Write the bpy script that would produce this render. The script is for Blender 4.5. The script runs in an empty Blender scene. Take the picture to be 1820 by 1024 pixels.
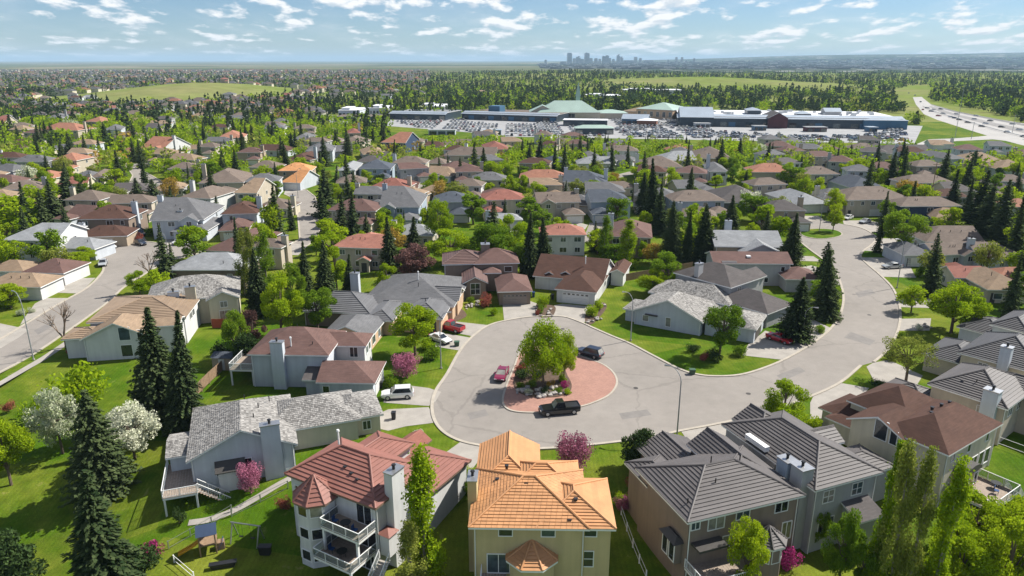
import bpy, bmesh, math, random
import numpy as np
from mathutils import Vector, Matrix
R = math.radians
scene = bpy.context.scene
COL = scene.collection

# ------------------------------------------------------------------ camera, sky, sun, exposure
FPX, CAMH, HZ = 1280.0, 48.0, 107.0          # focal length and horizon row in photograph pixels (1820 x 1024)
PITCH = math.atan((512 - HZ) / FPX)
cd = bpy.data.cameras.new('camera')
cd.sensor_width = 36.0
cd.lens = 36.0 * FPX / 1820.0
cd.clip_start, cd.clip_end = 1.0, 90000.0
cam = bpy.data.objects.new('camera', cd)
COL.objects.link(cam)
cam.location = (0, 0, CAMH)
cam.rotation_euler = (math.pi / 2 - PITCH, 0, 0)
scene.camera = cam

SUN_AZ = R(25)      # the sun stands to the right (+x) and a little beyond (+y)
SUN_EL = R(46)
SUN = Vector((math.cos(SUN_EL) * math.cos(SUN_AZ), math.cos(SUN_EL) * math.sin(SUN_AZ), math.sin(SUN_EL)))
ld = bpy.data.lights.new('sun', 'SUN')
ld.energy, ld.angle, ld.color = 5.0, R(0.53), (1.0, 0.955, 0.88)
sun = bpy.data.objects.new('sun', ld)
COL.objects.link(sun)
sun.location = (80, 60, 120)
sun.rotation_euler = SUN.to_track_quat('Z', 'Y').to_euler()

world = bpy.data.worlds.new('World')
scene.world = world
world.use_nodes = True
wn, wl = world.node_tree.nodes, world.node_tree.links
wn.clear()

def N_(nt, t, **kw):
    n = nt.nodes.new(t)
    for k, v in kw.items():
        setattr(n, k, v)
    return n

def wm(op, a, b=None, c=None):
    n = wn.new('ShaderNodeMath'); n.operation = op
    for i, v in enumerate((a, b, c)):
        if v is None: continue
        if isinstance(v, (int, float)): n.inputs[i].default_value = v
        else: wl.new(v, n.inputs[i])
    return n.outputs[0]

sky = wn.new('ShaderNodeTexSky'); sky.sky_type = 'NISHITA'
sky.sun_disc = False
sky.sun_elevation = SUN_EL
sky.sun_rotation = math.pi / 2 - SUN_AZ
sky.altitude = 1100; sky.air_density = 1.0; sky.dust_density = 0.25; sky.ozone_density = 2.6
# fair-weather cumulus over the whole dome: cells shrink towards the horizon as they would with distance
tc = wn.new('ShaderNodeTexCoord')
sep = wn.new('ShaderNodeSeparateXYZ'); wl.new(tc.outputs['Generated'], sep.inputs[0])
el = wm('MAXIMUM', sep.outputs[2], 0.0)
els = wm('ADD', el, 0.035)
az = wm('ARCTAN2', sep.outputs[0], sep.outputs[1])
cu = wm('MULTIPLY', wm('DIVIDE', az, wm('POWER', els, 0.15)), 11.0)
cv = wm('MULTIPLY', wm('LOGARITHM', els, 2.718), 4.0)
cvec = wn.new('ShaderNodeCombineXYZ'); wl.new(cu, cvec.inputs[0]); wl.new(cv, cvec.inputs[1])
def cnoise(scale, detail, off, dist=0.0):
    m = wn.new('ShaderNodeVectorMath'); m.operation = 'ADD'; wl.new(cvec.outputs[0], m.inputs[0]); m.inputs[1].default_value = off
    n = wn.new('ShaderNodeTexNoise'); n.inputs['Scale'].default_value = scale; n.inputs['Detail'].default_value = detail
    n.inputs['Roughness'].default_value = 0.55; n.inputs['Distortion'].default_value = dist
    wl.new(m.outputs[0], n.inputs['Vector']); return n.outputs['Fac']
def cdens(dv):
    big = cnoise(0.45, 2.0, (3.1, 7.7 + dv, 0.0))
    fine = cnoise(1.7, 9.0, (1.3, 2.2 + dv, 4.0), 0.1)
    return wm('ADD', wm('MULTIPLY', big, 0.5), wm('MULTIPLY', fine, 0.66))
def ramp(v, a, b):
    n = wn.new('ShaderNodeMapRange'); n.interpolation_type = 'SMOOTHSTEP'
    wl.new(v, n.inputs[0]); n.inputs[1].default_value = a; n.inputs[2].default_value = b
    return n.outputs[0]
base = cdens(0.0)
above = cdens(0.28)
cl = ramp(base, 0.575, 0.685)
veil = wm('MULTIPLY', ramp(cnoise(0.8, 5.0, (9.0, 1.0, 2.0), 0.2), 0.40, 0.78), 0.22)
cover = wm('MAXIMUM', cl, veil)
core = ramp(wm('SUBTRACT', base, above), -0.07, 0.05)
ccol = wn.new('ShaderNodeMix'); ccol.data_type = 'RGBA'
wl.new(core, ccol.inputs[0]); ccol.inputs[6].default_value = (9.6, 10.4, 11.2, 1); ccol.inputs[7].default_value = (13.6, 13.6, 13.6, 1)
tint = wn.new('ShaderNodeMix'); tint.data_type = 'RGBA'; tint.blend_type = 'MULTIPLY'; tint.inputs[0].default_value = 1.0
wl.new(sky.outputs[0], tint.inputs[6]); tint.inputs[7].default_value = (0.90, 1.07, 1.28, 1)
smix = wn.new('ShaderNodeMix'); smix.data_type = 'RGBA'
wl.new(cover, smix.inputs[0]); wl.new(tint.outputs[2], smix.inputs[6]); wl.new(ccol.outputs[2], smix.inputs[7])
bg = wn.new('ShaderNodeBackground'); bg.inputs[1].default_value = 0.05
wl.new(smix.outputs[2], bg.inputs[0])
wo = wn.new('ShaderNodeOutputWorld'); wl.new(bg.outputs[0], wo.inputs[0])

vs = scene.view_settings
vs.view_transform, vs.look, vs.gamma, vs.exposure = 'Standard', 'None', 1.0, 0.67
vs.use_curve_mapping = False
cy = scene.cycles
cy.use_denoising = True
cy.max_bounces, cy.diffuse_bounces, cy.glossy_bounces, cy.transmission_bounces, cy.volume_bounces, cy.transparent_max_bounces = 5, 1, 2, 4, 0, 6
cy.caustics_reflective = cy.caustics_refractive = False

# ------------------------------------------------------------------ photograph -> ground
CP, SP = math.cos(PITCH), math.sin(PITCH)
def ray(px, py):
    x, d = (px - 910) / FPX, (py - 512) / FPX
    return x, CP - d * SP, -SP - d * CP
def at(px, py, z=0.0):
    """World point at height z that the photograph shows at pixel (px, py)."""
    dx, dy, dz = ray(px, py)
    t = (z - CAMH) / dz
    return Vector((dx * t, dy * t, z))
def proj(x, y, z):
    z -= CAMH
    f = y * CP - z * SP
    return 910 + FPX * x / f, 512 - FPX * (y * SP + z * CP) / f
def smooth(a, b, v):
    t = min(1.0, max(0.0, (v - a) / (b - a)))
    return t * t * (3 - 2 * t)
def tz(x, y):
    """Ground height: the near gardens fall away from the street; grassy mounds and far hills rise."""
    z = -2.7 * (1 - smooth(64, 84, y)) if y < 84 else 0.0
    if y < 104 and x < -36: z -= 2.6 * smooth(36, 58, -x) * (1 - smooth(82, 104, y))
    if y > 600:
        z += 19 * math.exp(-((x + 425) / 130) ** 2 - ((y - 1010) / 190) ** 2)
        z += 15 * math.exp(-((x - 390) / 210) ** 2 - ((y - 1480) / 200) ** 2)
        z += 12 * math.exp(-((x - 160) / 260) ** 2 - ((y - 2100) / 500) ** 2)
    if y > 4000:
        a = math.atan2(x, y)
        z += 205 * smooth(5500, 14500, y) * smooth(-0.06, 0.72, a)
        z += 14 * math.sin(a * 17 + y * 0.0006) * smooth(7000, 14000, y) * smooth(0.0, 0.4, a)
    return z
def ground(px, py):
    p = at(px, py)
    for _ in range(6):
        p = at(px, py, tz(p.x, p.y))
    return p

# ------------------------------------------------------------------ mesh helpers
class MB:
    """Collects faces for one mesh object."""
    def __init__(s): s.v, s.f, s.m, s.uv = [], [], [], []
    def face(s, pts, m=0, uv=None):
        i = len(s.v); s.v += [tuple(p) for p in pts]; s.f.append(tuple(range(i, i + len(pts)))); s.m.append(m)
        s.uv.append(uv)
    def box(s, x0, y0, z0, x1, y1, z1, m=0, mtop=None):
        i = len(s.v)
        s.v += [(x0, y0, z0), (x1, y0, z0), (x1, y1, z0), (x0, y1, z0), (x0, y0, z1), (x1, y0, z1), (x1, y1, z1), (x0, y1, z1)]
        for k, f in enumerate(((3, 2, 1, 0), (4, 5, 6, 7), (0, 1, 5, 4), (1, 2, 6, 5), (2, 3, 7, 6), (3, 0, 4, 7))):
            s.f.append(tuple(i + a for a in f)); s.m.append(mtop if (k == 1 and mtop is not None) else m); s.uv.append(None)
    def tube(s, a, b, r0, r1, n=6, m=0, cap=True):
        a, b = Vector(a), Vector(b); d = (b - a).normalized()
        u = d.orthogonal().normalized(); w = d.cross(u)
        i = len(s.v)
        for p, r in ((a, r0), (b, r1)):
            for k in range(n):
                t = 2 * math.pi * k / n
                s.v.append(tuple(p + (u * math.cos(t) + w * math.sin(t)) * r))
        for k in range(n):
            l = (k + 1) % n
            s.f.append((i + k, i + l, i + n + l, i + n + k)); s.m.append(m); s.uv.append(None)
        if cap:
            s.f.append(tuple(i + n + k for k in range(n))); s.m.append(m); s.uv.append(None)
            s.f.append(tuple(i + n - 1 - k for k in range(n))); s.m.append(m); s.uv.append(None)
    def data(s, name, mats, smooth_=False):
        me = bpy.data.meshes.new(name)
        me.from_pydata(s.v, [], s.f)
        for mt in (mats if isinstance(mats, (list, tuple)) else [mats]): me.materials.append(mt)
        if any(s.m): me.polygons.foreach_set('material_index', s.m)
        if any(u is not None for u in s.uv):
            ul = me.uv_layers.new(name='UVMap')
            flat = []
            for f, u in zip(s.f, s.uv):
                if u is None: flat += [0.0, 0.0] * len(f)
                else:
                    for q in u: flat += [q[0], q[1]]
            ul.data.foreach_set('uv', flat)
        if smooth_: me.polygons.foreach_set('use_smooth', [True] * len(s.f))
        me.update()
        return me
    def obj(s, name, mats, parent=None, smooth_=False):
        return link(name, s.data(name, mats, smooth_), parent)
def link(name, data, parent=None, loc=None, rz=None):
    o = bpy.data.objects.new(name, data)
    COL.objects.link(o)
    if parent is not None: o.parent = parent
    if loc is not None: o.location = loc
    if rz is not None: o.rotation_euler[2] = rz
    return o
def tag(o, label=None, cat=None, group=None, kind=None):
    if label: o['label'] = label
    if cat: o['category'] = cat
    if group: o['group'] = group
    if kind: o['kind'] = kind
    return o
def copy_tree(o, parent=None):
    c = o.copy(); COL.objects.link(c); c.parent = parent
    for ch in o.children: copy_tree(ch, c)
    return c

# ------------------------------------------------------------------ materials
MATS = {}
def new_mat(name):
    m = bpy.data.materials.new(name); m.use_nodes = True
    nt = m.node_tree; nt.nodes.clear()
    out = nt.nodes.new('ShaderNodeOutputMaterial')
    b = nt.nodes.new('ShaderNodeBsdfPrincipled')
    nt.links.new(b.outputs[0], out.inputs[0])
    MATS[name] = m
    return m, nt, b
def mul(nt, col, fac_socket, lo, hi):
    """col * mapped(fac)"""
    mr = nt.nodes.new('ShaderNodeMapRange'); nt.links.new(fac_socket, mr.inputs[0]); mr.inputs[1].default_value = 0.25; mr.inputs[2].default_value = 0.75
    mr.inputs[3].default_value = lo; mr.inputs[4].default_value = hi
    v = nt.nodes.new('ShaderNodeVectorMath'); v.operation = 'SCALE'
    if isinstance(col, tuple): v.inputs[0].default_value = col[:3]
    else: nt.links.new(col, v.inputs[0])
    nt.links.new(mr.outputs[0], v.inputs['Scale'])
    return v.outputs[0]
def noise(nt, scale, detail=4, coord='Object', rough=0.6, dim='3D'):
    tc = nt.nodes.new('ShaderNodeTexCoord')
    n = nt.nodes.new('ShaderNodeTexNoise'); n.inputs['Scale'].default_value = scale; n.inputs['Detail'].default_value = detail; n.inputs['Roughness'].default_value = rough
    nt.links.new(tc.outputs[coord], n.inputs['Vector'])
    return n
def rnd_obj(nt):
    return nt.nodes.new('ShaderNodeObjectInfo').outputs['Random']
def bump(nt, b, h, strength=0.3, dist=0.02):
    bp = nt.nodes.new('ShaderNodeBump'); bp.inputs['Strength'].default_value = strength; bp.inputs['Distance'].default_value = dist
    nt.links.new(h, bp.inputs['Height']); nt.links.new(bp.outputs[0], b.inputs['Normal'])
def plain(name, c, rough=0.6, metal=0.0, var=0.12, scale=1.2, spec=0.4):
    m, nt, b = new_mat(name)
    n = noise(nt, scale, 5)
    nt.links.new(mul(nt, c, n.outputs['Fac'], 1 - var, 1 + var), b.inputs['Base Color'])
    b.inputs['Roughness'].default_value = rough; b.inputs['Metallic'].default_value = metal
    b.inputs['Specular IOR Level'].default_value = spec
    return m
def wallmat(name, c):
    m, nt, b = new_mat(name)
    n = noise(nt, 0.35, 6)
    s = mul(nt, c, n.outputs['Fac'], 0.88, 1.08)
    # rain streaks running down the stucco
    tc = nt.nodes.new('ShaderNodeTexCoord'); mp = nt.nodes.new('ShaderNodeMapping'); mp.inputs['Scale'].default_value = (2.2, 2.2, 0.12)
    nt.links.new(tc.outputs['Object'], mp.inputs[0])
    n2 = nt.nodes.new('ShaderNodeTexNoise'); n2.inputs['Scale'].default_value = 1.0; n2.inputs['Detail'].default_value = 4
    nt.links.new(mp.outputs[0], n2.inputs['Vector'])
    s = mul(nt, s, n2.outputs['Fac'], 0.90, 1.05)
    nt.links.new(s, b.inputs['Base Color']); b.inputs['Roughness'].default_value = 0.9; b.inputs['Specular IOR Level'].default_value = 0.15
    n3 = noise(nt, 40, 2); bump(nt, b, n3.outputs['Fac'], 0.15, 0.01)
    return m
def roofmat(name, c, style='shingle', c2=None):
    m, nt, b = new_mat(name)
    uv = nt.nodes.new('ShaderNodeUVMap'); uv.uv_map = 'UVMap'
    n = noise(nt, 0.45, 7, rough=0.7)
    col = mul(nt, c, n.outputs['Fac'], 0.78, 1.18)
    col = mul(nt, col, rnd_obj(nt), 0.95, 1.05)
    if style != 'course':
        br = nt.nodes.new('ShaderNodeTexBrick')
        w, h = {'shingle': (0.9, 0.16), 'tile': (0.34, 0.38), 'shake': (0.22, 0.26)}[style]
        br.inputs['Scale'].default_value = 1.0
        br.inputs['Brick Width'].default_value = w; br.inputs['Row Height'].default_value = h
        br.inputs['Mortar Size'].default_value = {'shingle': 0.006, 'tile': 0.03, 'shake': 0.02}[style]
        br.inputs['Mortar Smooth'].default_value = 0.3
        br.inputs['Bias'].default_value = 0.0
        k = {'shingle': 0.12, 'tile': 0.07, 'shake': 0.42}[style]
        br.inputs['Color1'].default_value = (1 + k, 1 + k, 1 + k, 1); br.inputs['Color2'].default_value = (1 - k, 1 - k, 1 - k, 1)
        d = {'shingle': 0.8, 'tile': 0.42, 'shake': 0.45}[style]
        br.inputs['Mortar'].default_value = (d, d, d, 1)
        nt.links.new(uv.outputs[0], br.inputs['Vector'])
        vm = nt.nodes.new('ShaderNodeVectorMath'); vm.operation = 'MULTIPLY'
        nt.links.new(col, vm.inputs[0]); nt.links.new(br.outputs['Color'], vm.inputs[1]); col = vm.outputs[0]
        bump(nt, b, br.outputs['Fac'], -0.5 if style != 'shingle' else -0.25, 0.03)
    else:
        g = nt.nodes.new('ShaderNodeNewGeometry')
        col = mul(nt, col, g.outputs['Random Per Island'], 0.93, 1.07)
        n3 = noise(nt, 25, 2); bump(nt, b, n3.outputs['Fac'], 0.2, 0.01)
    nt.links.new(col, b.inputs['Base Color'])
    b.inputs['Roughness'].default_value = 0.6 if style == 'course' else 0.85; b.inputs['Specular IOR Level'].default_value = 0.4 if style == 'course' else 0.15
    return m
def leafmat(name, c, c2, trans=0.35, hue=0.5):
    m, nt, b = new_mat(name)
    nt.nodes.remove(b)
    out = nt.nodes['Material Output'] if 'Material Output' in nt.nodes else [n for n in nt.nodes if n.type == 'OUTPUT_MATERIAL'][0]
    g = nt.nodes.new('ShaderNodeNewGeometry')
    n = noise(nt, 0.55, 3)
    a1 = nt.nodes.new('ShaderNodeMath'); a1.operation = 'MULTIPLY_ADD'; nt.links.new(g.outputs['Random Per Island'], a1.inputs[0]); a1.inputs[1].default_value = 0.55
    nt.links.new(n.outputs['Fac'], a1.inputs[2])
    a2 = nt.nodes.new('ShaderNodeMath'); a2.operation = 'MULTIPLY_ADD'; nt.links.new(rnd_obj(nt), a2.inputs[0]); a2.inputs[1].default_value = hue
    nt.links.new(a1.outputs[0], a2.inputs[2])
    mr = nt.nodes.new('ShaderNodeMapRange'); nt.links.new(a2.outputs[0], mr.inputs[0]); mr.inputs[1].default_value = 0.45; mr.inputs[2].default_value = 1.35
    mx = nt.nodes.new('ShaderNodeMix'); mx.data_type = 'RGBA'; nt.links.new(mr.outputs[0], mx.inputs[0])
    mx.inputs[6].default_value = (*c, 1); mx.inputs[7].default_value = (*c2, 1)
    d = nt.nodes.new('ShaderNodeBsdfDiffuse'); t = nt.nodes.new('ShaderNodeBsdfTranslucent'); s = nt.nodes.new('ShaderNodeMixShader')
    nt.links.new(mx.outputs[2], d.inputs[0]); nt.links.new(mx.outputs[2], t.inputs[0]); s.inputs[0].default_value = trans
    nt.links.new(d.outputs[0], s.inputs[1]); nt.links.new(t.outputs[0], s.inputs[2]); nt.links.new(s.outputs[0], out.inputs[0])
    return m

WALL = {k: wallmat('stucco_' + k, c) for k, c in {
    'white': (0.626, 0.626, 0.609), 'cool': (0.522, 0.557, 0.592), 'cream': (0.574, 0.522, 0.400), 'beige': (0.487, 0.426, 0.339), 'yellow': (0.539, 0.435, 0.235),
    'tan': (0.42, 0.34, 0.25), 'taupe': (0.255, 0.20, 0.16), 'grey': (0.40, 0.40, 0.40), 'blue': (0.36, 0.43, 0.50), 'dark': (0.115, 0.11, 0.115),
    'brown': (0.24, 0.165, 0.105), 'peach': (0.56, 0.39, 0.26), 'navy': (0.05, 0.075, 0.13), 'brick': (0.27, 0.13, 0.09)}.items()}
RC = {'red': (0.25, 0.105, 0.08), 'orange': (0.50, 0.245, 0.105), 'terra': (0.40, 0.19, 0.125), 'brown': (0.115, 0.062, 0.046), 'mauve': (0.175, 0.105, 0.09),
      'taupe': (0.21, 0.165, 0.135), 'tan': (0.34, 0.245, 0.165), 'grey': (0.17, 0.17, 0.175), 'dark': (0.085, 0.083, 0.088), 'charcoal': (0.125, 0.112, 0.108),
      'slate': (0.10, 0.115, 0.14), 'light': (0.34, 0.35, 0.36), 'pink': (0.42, 0.19, 0.14)}
RC = {k: (tuple(v * .78 for v in c) if k not in ('orange', 'red') else c) for k, c in RC.items()}
ROOF = {k: roofmat('roof_' + k, c) for k, c in RC.items()}
ROOF['shake'] = roofmat('roof_cedar_shake', (0.36, 0.34, 0.31), 'shake')
TILE = {k: roofmat('tile_' + k, RC[k], 'course') for k in ('red', 'orange', 'charcoal', 'dark', 'grey', 'brown', 'tan', 'mauve', 'taupe')}
TILE['shake'] = None
M_TRIM = plain('white_painted_trim', (0.78, 0.78, 0.76), 0.5, var=0.05)
M_DARKTRIM = plain('dark_painted_trim', (0.06, 0.055, 0.05), 0.5)
M_BROWNTRIM = plain('brown_painted_trim', (0.20, 0.14, 0.10), 0.6)
M_CONC = plain('concrete', (0.335, 0.31, 0.275), 0.9, var=0.16, scale=0.5, spec=0.1)
M_KERB = plain('kerb_concrete', (0.40, 0.36, 0.30), 0.9, var=0.15, scale=0.8, spec=0.1)
M_METAL = plain('galvanised_metal', (0.45, 0.46, 0.47), 0.4, 0.8)
M_POLE = plain('grey_pole_paint', (0.33, 0.34, 0.35), 0.5, 0.3)
M_BLACK = plain('black_plastic', (0.02, 0.02, 0.022), 0.4)
M_TYRE = plain('tyre_rubber', (0.018, 0.018, 0.018), 0.85)
M_WOOD = plain('weathered_wood', (0.27, 0.18, 0.11), 0.85, var=0.3, scale=3)
M_DECK = plain('deck_boards', (0.30, 0.24, 0.19), 0.8, var=0.25, scale=3)
M_GARAGE = plain('garage_door_paint', (0.68, 0.67, 0.64), 0.5, var=0.06)
M_GARAGED = plain('taupe_garage_door', (0.26, 0.215, 0.185), 0.6, var=0.06)
M_DOOR = plain('dark_door', (0.05, 0.045, 0.05), 0.5)
M_ROCK = plain('garden_rock', (0.36, 0.33, 0.30), 0.9, var=0.45, scale=2.5)
M_SOIL = plain('garden_soil', (0.10, 0.066, 0.045), 1.0, var=0.35, scale=2)
M_BLUEPL = plain('blue_plastic', (0.02, 0.06, 0.17), 0.4)
M_YELLOWPL = plain('yellow_plastic', (0.62, 0.32, 0.02), 0.4)
M_GREENBOX = plain('green_box_paint', (0.05, 0.10, 0.06), .5)
M_REDFENCE = plain('red_stained_wood', (0.28, 0.06, 0.03), 0.8, var=0.2, scale=4)
m, nt, b = new_mat('window_glass')
n = noise(nt, 0.9, 2); cr = nt.nodes.new('ShaderNodeValToRGB'); cr.color_ramp.interpolation = 'CONSTANT'
for i, (p, c) in enumerate([(0.0, (0.025, 0.03, 0.036)), (0.42, (0.06, 0.085, 0.095)), (0.62, (0.015, 0.017, 0.02)), (0.78, (0.26, 0.25, 0.22)), (0.90, (0.10, 0.10, 0.09))]):
    e = cr.color_ramp.elements[i] if i < 2 else cr.color_ramp.elements.new(p)
    e.position = p; e.color = (*c, 1)
nt.links.new(rnd_obj(nt), cr.inputs[0]); nt.links.new(mul(nt, cr.outputs[0], n.outputs['Fac'], 0.5, 1.6), b.inputs['Base Color'])
b.inputs['Roughness'].default_value = 0.05; b.inputs['Specular IOR Level'].default_value = 0.8; M_GLASS = m
m, nt, b = new_mat('clear_rail_glass')
b.inputs['Base Color'].default_value = (0.75, 0.82, 0.82, 1); b.inputs['Transmission Weight'].default_value = 0.85; b.inputs['Roughness'].default_value = 0.05; b.inputs['IOR'].default_value = 1.05; M_RAILGLASS = m

def carpaint(name, c):
    m, nt, b = new_mat(name)
    b.inputs['Base Color'].default_value = (*c, 1); b.inputs['Roughness'].default_value = 0.28; b.inputs['Coat Weight'].default_value = 0.8; b.inputs['Coat Roughness'].default_value = 0.06
    b.inputs['Metallic'].default_value = 0.2
    return m
PAINT = {k: carpaint('car_paint_' + k, c) for k, c in {'red': (0.42, 0.01, 0.02), 'maroon': (0.22, 0.01, 0.05), 'black': (0.012, 0.013, 0.016), 'navy': (0.015, 0.02, 0.035), 'white': (0.78, 0.78, 0.77), 'silver': (0.45, 0.47, 0.48)}.items()}
m, nt, b = new_mat('mixed_car_paint')       # the many far parked cars, one colour each
cr = nt.nodes.new('ShaderNodeValToRGB'); cr.color_ramp.interpolation = 'CONSTANT'
for i, (p, c) in enumerate([(0.0, (0.75, 0.76, 0.77)), (0.28, (0.02, 0.02, 0.025)), (0.46, (0.38, 0.40, 0.42)), (0.62, (0.06, 0.07, 0.09)), (0.76, (0.03, 0.06, 0.16)), (0.86, (0.62, 0.62, 0.6)), (0.94, (0.30, 0.02, 0.02))]):
    e = cr.color_ramp.elements[i] if i < 2 else cr.color_ramp.elements.new(p)
    e.position = p; e.color = (*c, 1)
oi = nt.nodes.new('ShaderNodeObjectInfo'); nt.links.new(oi.outputs['Color'], b.inputs['Base Color']); b.inputs['Roughness'].default_value = 0.3; b.inputs['Coat Weight'].default_value = 0.5
M_MIXCAR = m
m2, nt, b = new_mat('mixed_car_paint_by_car')
cr2 = nt.nodes.new('ShaderNodeValToRGB'); cr2.color_ramp.interpolation = 'CONSTANT'
for i, e0 in enumerate(cr.color_ramp.elements):
    e = cr2.color_ramp.elements[i] if i < 2 else cr2.color_ramp.elements.new(e0.position)
    e.position = e0.position; e.color = e0.color
g = nt.nodes.new('ShaderNodeNewGeometry'); nt.links.new(g.outputs['Random Per Island'], cr2.inputs[0]); nt.links.new(cr2.outputs[0], b.inputs['Base Color']); b.inputs['Roughness'].default_value = 0.3
M_MIXCAR2 = m2

# grass: near lawns, mown and watered, drier patches with a shape of their own; far land paler
m, nt, b = new_mat('lawn_grass')
n1 = noise(nt, 0.13, 7, rough=0.65); n2 = noise(nt, 0.55, 6, rough=0.7); n3 = noise(nt, 7.0, 3)
vo = nt.nodes.new('ShaderNodeTexVoronoi'); vo.inputs['Scale'].default_value = 0.04; tcx = nt.nodes.new('ShaderNodeTexCoord'); nt.links.new(tcx.outputs['Object'], vo.inputs['Vector'])
sx = nt.nodes.new('ShaderNodeSeparateColor'); nt.links.new(vo.outputs['Color'], sx.inputs[0])
ad = nt.nodes.new('ShaderNodeMath'); ad.operation = 'MULTIPLY_ADD'; nt.links.new(sx.outputs[0], ad.inputs[0]); ad.inputs[1].default_value = 0.22; nt.links.new(n1.outputs['Fac'], ad.inputs[2])
mx = nt.nodes.new('ShaderNodeMix'); mx.data_type = 'RGBA'
mr = nt.nodes.new('ShaderNodeMapRange'); nt.links.new(ad.outputs[0], mr.inputs[0]); mr.inputs[1].default_value = 0.48; mr.inputs[2].default_value = 0.80
nt.links.new(mr.outputs[0], mx.inputs[0]); mx.inputs[6].default_value = (0.056, 0.115, 0.005, 1); mx.inputs[7].default_value = (0.155, 0.18, 0.021, 1)
mx2 = nt.nodes.new('ShaderNodeMix'); mx2.data_type = 'RGBA'       # bare, worn spots
mr2 = nt.nodes.new('ShaderNodeMapRange'); nt.links.new(n2.outputs['Fac'], mr2.inputs[0]); mr2.inputs[1].default_value = 0.62; mr2.inputs[2].default_value = 0.80
nt.links.new(mr2.outputs[0], mx2.inputs[0]); nt.links.new(mx.outputs[2], mx2.inputs[6]); mx2.inputs[7].default_value = (0.24, 0.19, 0.085, 1)
wv = nt.nodes.new('ShaderNodeTexWave'); wv.inputs['Scale'].default_value = 0.55; wv.inputs['Distortion'].default_value = 0.6; wv.inputs['Detail'].default_value = 1; nt.links.new(tcx.outputs['Object'], wv.inputs['Vector'])
col = mul(nt, mx2.outputs[2], n2.outputs['Fac'], 0.72, 1.25); col = mul(nt, col, n3.outputs['Fac'], 0.7, 1.3); col = mul(nt, col, wv.outputs['Fac'], 0.95, 1.04)
nt.links.new(col, b.inputs['Base Color']); b.inputs['Roughness'].default_value = 0.95; b.inputs['Specular IOR Level'].default_value = 0.05
bump(nt, b, n3.outputs['Fac'], 0.8, 0.06)
M_LAWN = m
m, nt, b = new_mat('asphalt_road')
n1 = noise(nt, 0.06, 5); n2 = noise(nt, 0.6, 6); n3 = noise(nt, 30, 2)
col = mul(nt, (0.262, 0.238, 0.212), n1.outputs['Fac'], 0.86, 1.10); col = mul(nt, col, n2.outputs['Fac'], 0.92, 1.08); col = mul(nt, col, n3.outputs['Fac'], 0.9, 1.1)
vo = nt.nodes.new('ShaderNodeTexVoronoi'); vo.feature = 'DISTANCE_TO_EDGE'; vo.inputs['Scale'].default_value = 0.045
tcx = nt.nodes.new('ShaderNodeTexCoord'); nd = noise(nt, 0.35, 4)
vmx = nt.nodes.new('ShaderNodeVectorMath'); vmx.operation = 'MULTIPLY_ADD'; nt.links.new(nd.outputs['Color'], vmx.inputs[0]); vmx.inputs[1].default_value = (2.5, 2.5, 0); nt.links.new(tcx.outputs['Object'], vmx.inputs[2])
nt.links.new(vmx.outputs[0], vo.inputs['Vector'])
mr = nt.nodes.new('ShaderNodeMapRange'); nt.links.new(vo.outputs['Distance'], mr.inputs[0]); mr.inputs[1].default_value = 0.004; mr.inputs[2].default_value = 0.009; mr.inputs[3].default_value = 0.86; mr.inputs[4].default_value = 1.0
vsn = nt.nodes.new('ShaderNodeVectorMath'); vsn.operation = 'SCALE'; nt.links.new(col, vsn.inputs[0]); nt.links.new(mr.outputs[0], vsn.inputs['Scale'])
nt.links.new(vsn.outputs[0], b.inputs['Base Color']); b.inputs['Roughness'].default_value = 0.9; b.inputs['Specular IOR Level'].default_value = 0.2
nst = noise(nt, 0.25, 7, rough=0.7); mrs = nt.nodes.new('ShaderNodeMapRange'); nt.links.new(nst.outputs['Fac'], mrs.inputs[0]); mrs.inputs[1].default_value = 0.60; mrs.inputs[2].default_value = 0.74; mrs.inputs[3].default_value = 1.0; mrs.inputs[4].default_value = 0.82
vs2 = nt.nodes.new('ShaderNodeVectorMath'); vs2.operation = 'SCALE'; nt.links.new(vsn.outputs[0], vs2.inputs[0]); nt.links.new(mrs.outputs[0], vs2.inputs['Scale']); nt.links.new(vs2.outputs[0], b.inputs['Base Color'])
M_ROAD = m
M_LOT = plain('parking_asphalt', (0.30, 0.30, 0.30), 0.9, var=0.15, scale=0.1)
M_FREEWAY = plain('freeway_concrete', (0.36, 0.345, 0.325), 0.9, var=0.12, scale=0.05)
M_ASPHALTD = plain('freeway_asphalt', (0.22, 0.21, 0.20), 0.9, var=0.12, scale=0.05)
# pink interlocking pavers of the traffic island
m, nt, b = new_mat('pink_pavers')
n1 = noise(nt, 0.5, 5); col = mul(nt, (0.36, 0.195, 0.148), n1.outputs['Fac'], 0.86, 1.12)
br = nt.nodes.new('ShaderNodeTexBrick'); br.inputs['Scale'].default_value = 1; br.inputs['Brick Width'].default_value = 0.3; br.inputs['Row Height'].default_value = 0.15; br.inputs['Mortar Size'].default_value = 0.012
br.inputs['Color1'].default_value = (1.12,) * 3 + (1,); br.inputs['Color2'].default_value = (0.9,) * 3 + (1,); br.inputs['Mortar'].default_value = (0.6,) * 3 + (1,)
tcx = nt.nodes.new('ShaderNodeTexCoord'); nt.links.new(tcx.outputs['Object'], br.inputs['Vector'])
vm = nt.nodes.new('ShaderNodeVectorMath'); vm.operation = 'MULTIPLY'; nt.links.new(col, vm.inputs[0]); nt.links.new(br.outputs['Color'], vm.inputs[1]); nt.links.new(vm.outputs[0], b.inputs['Base Color'])
b.inputs['Roughness'].default_value = 0.9
M_PAVER = m

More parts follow.
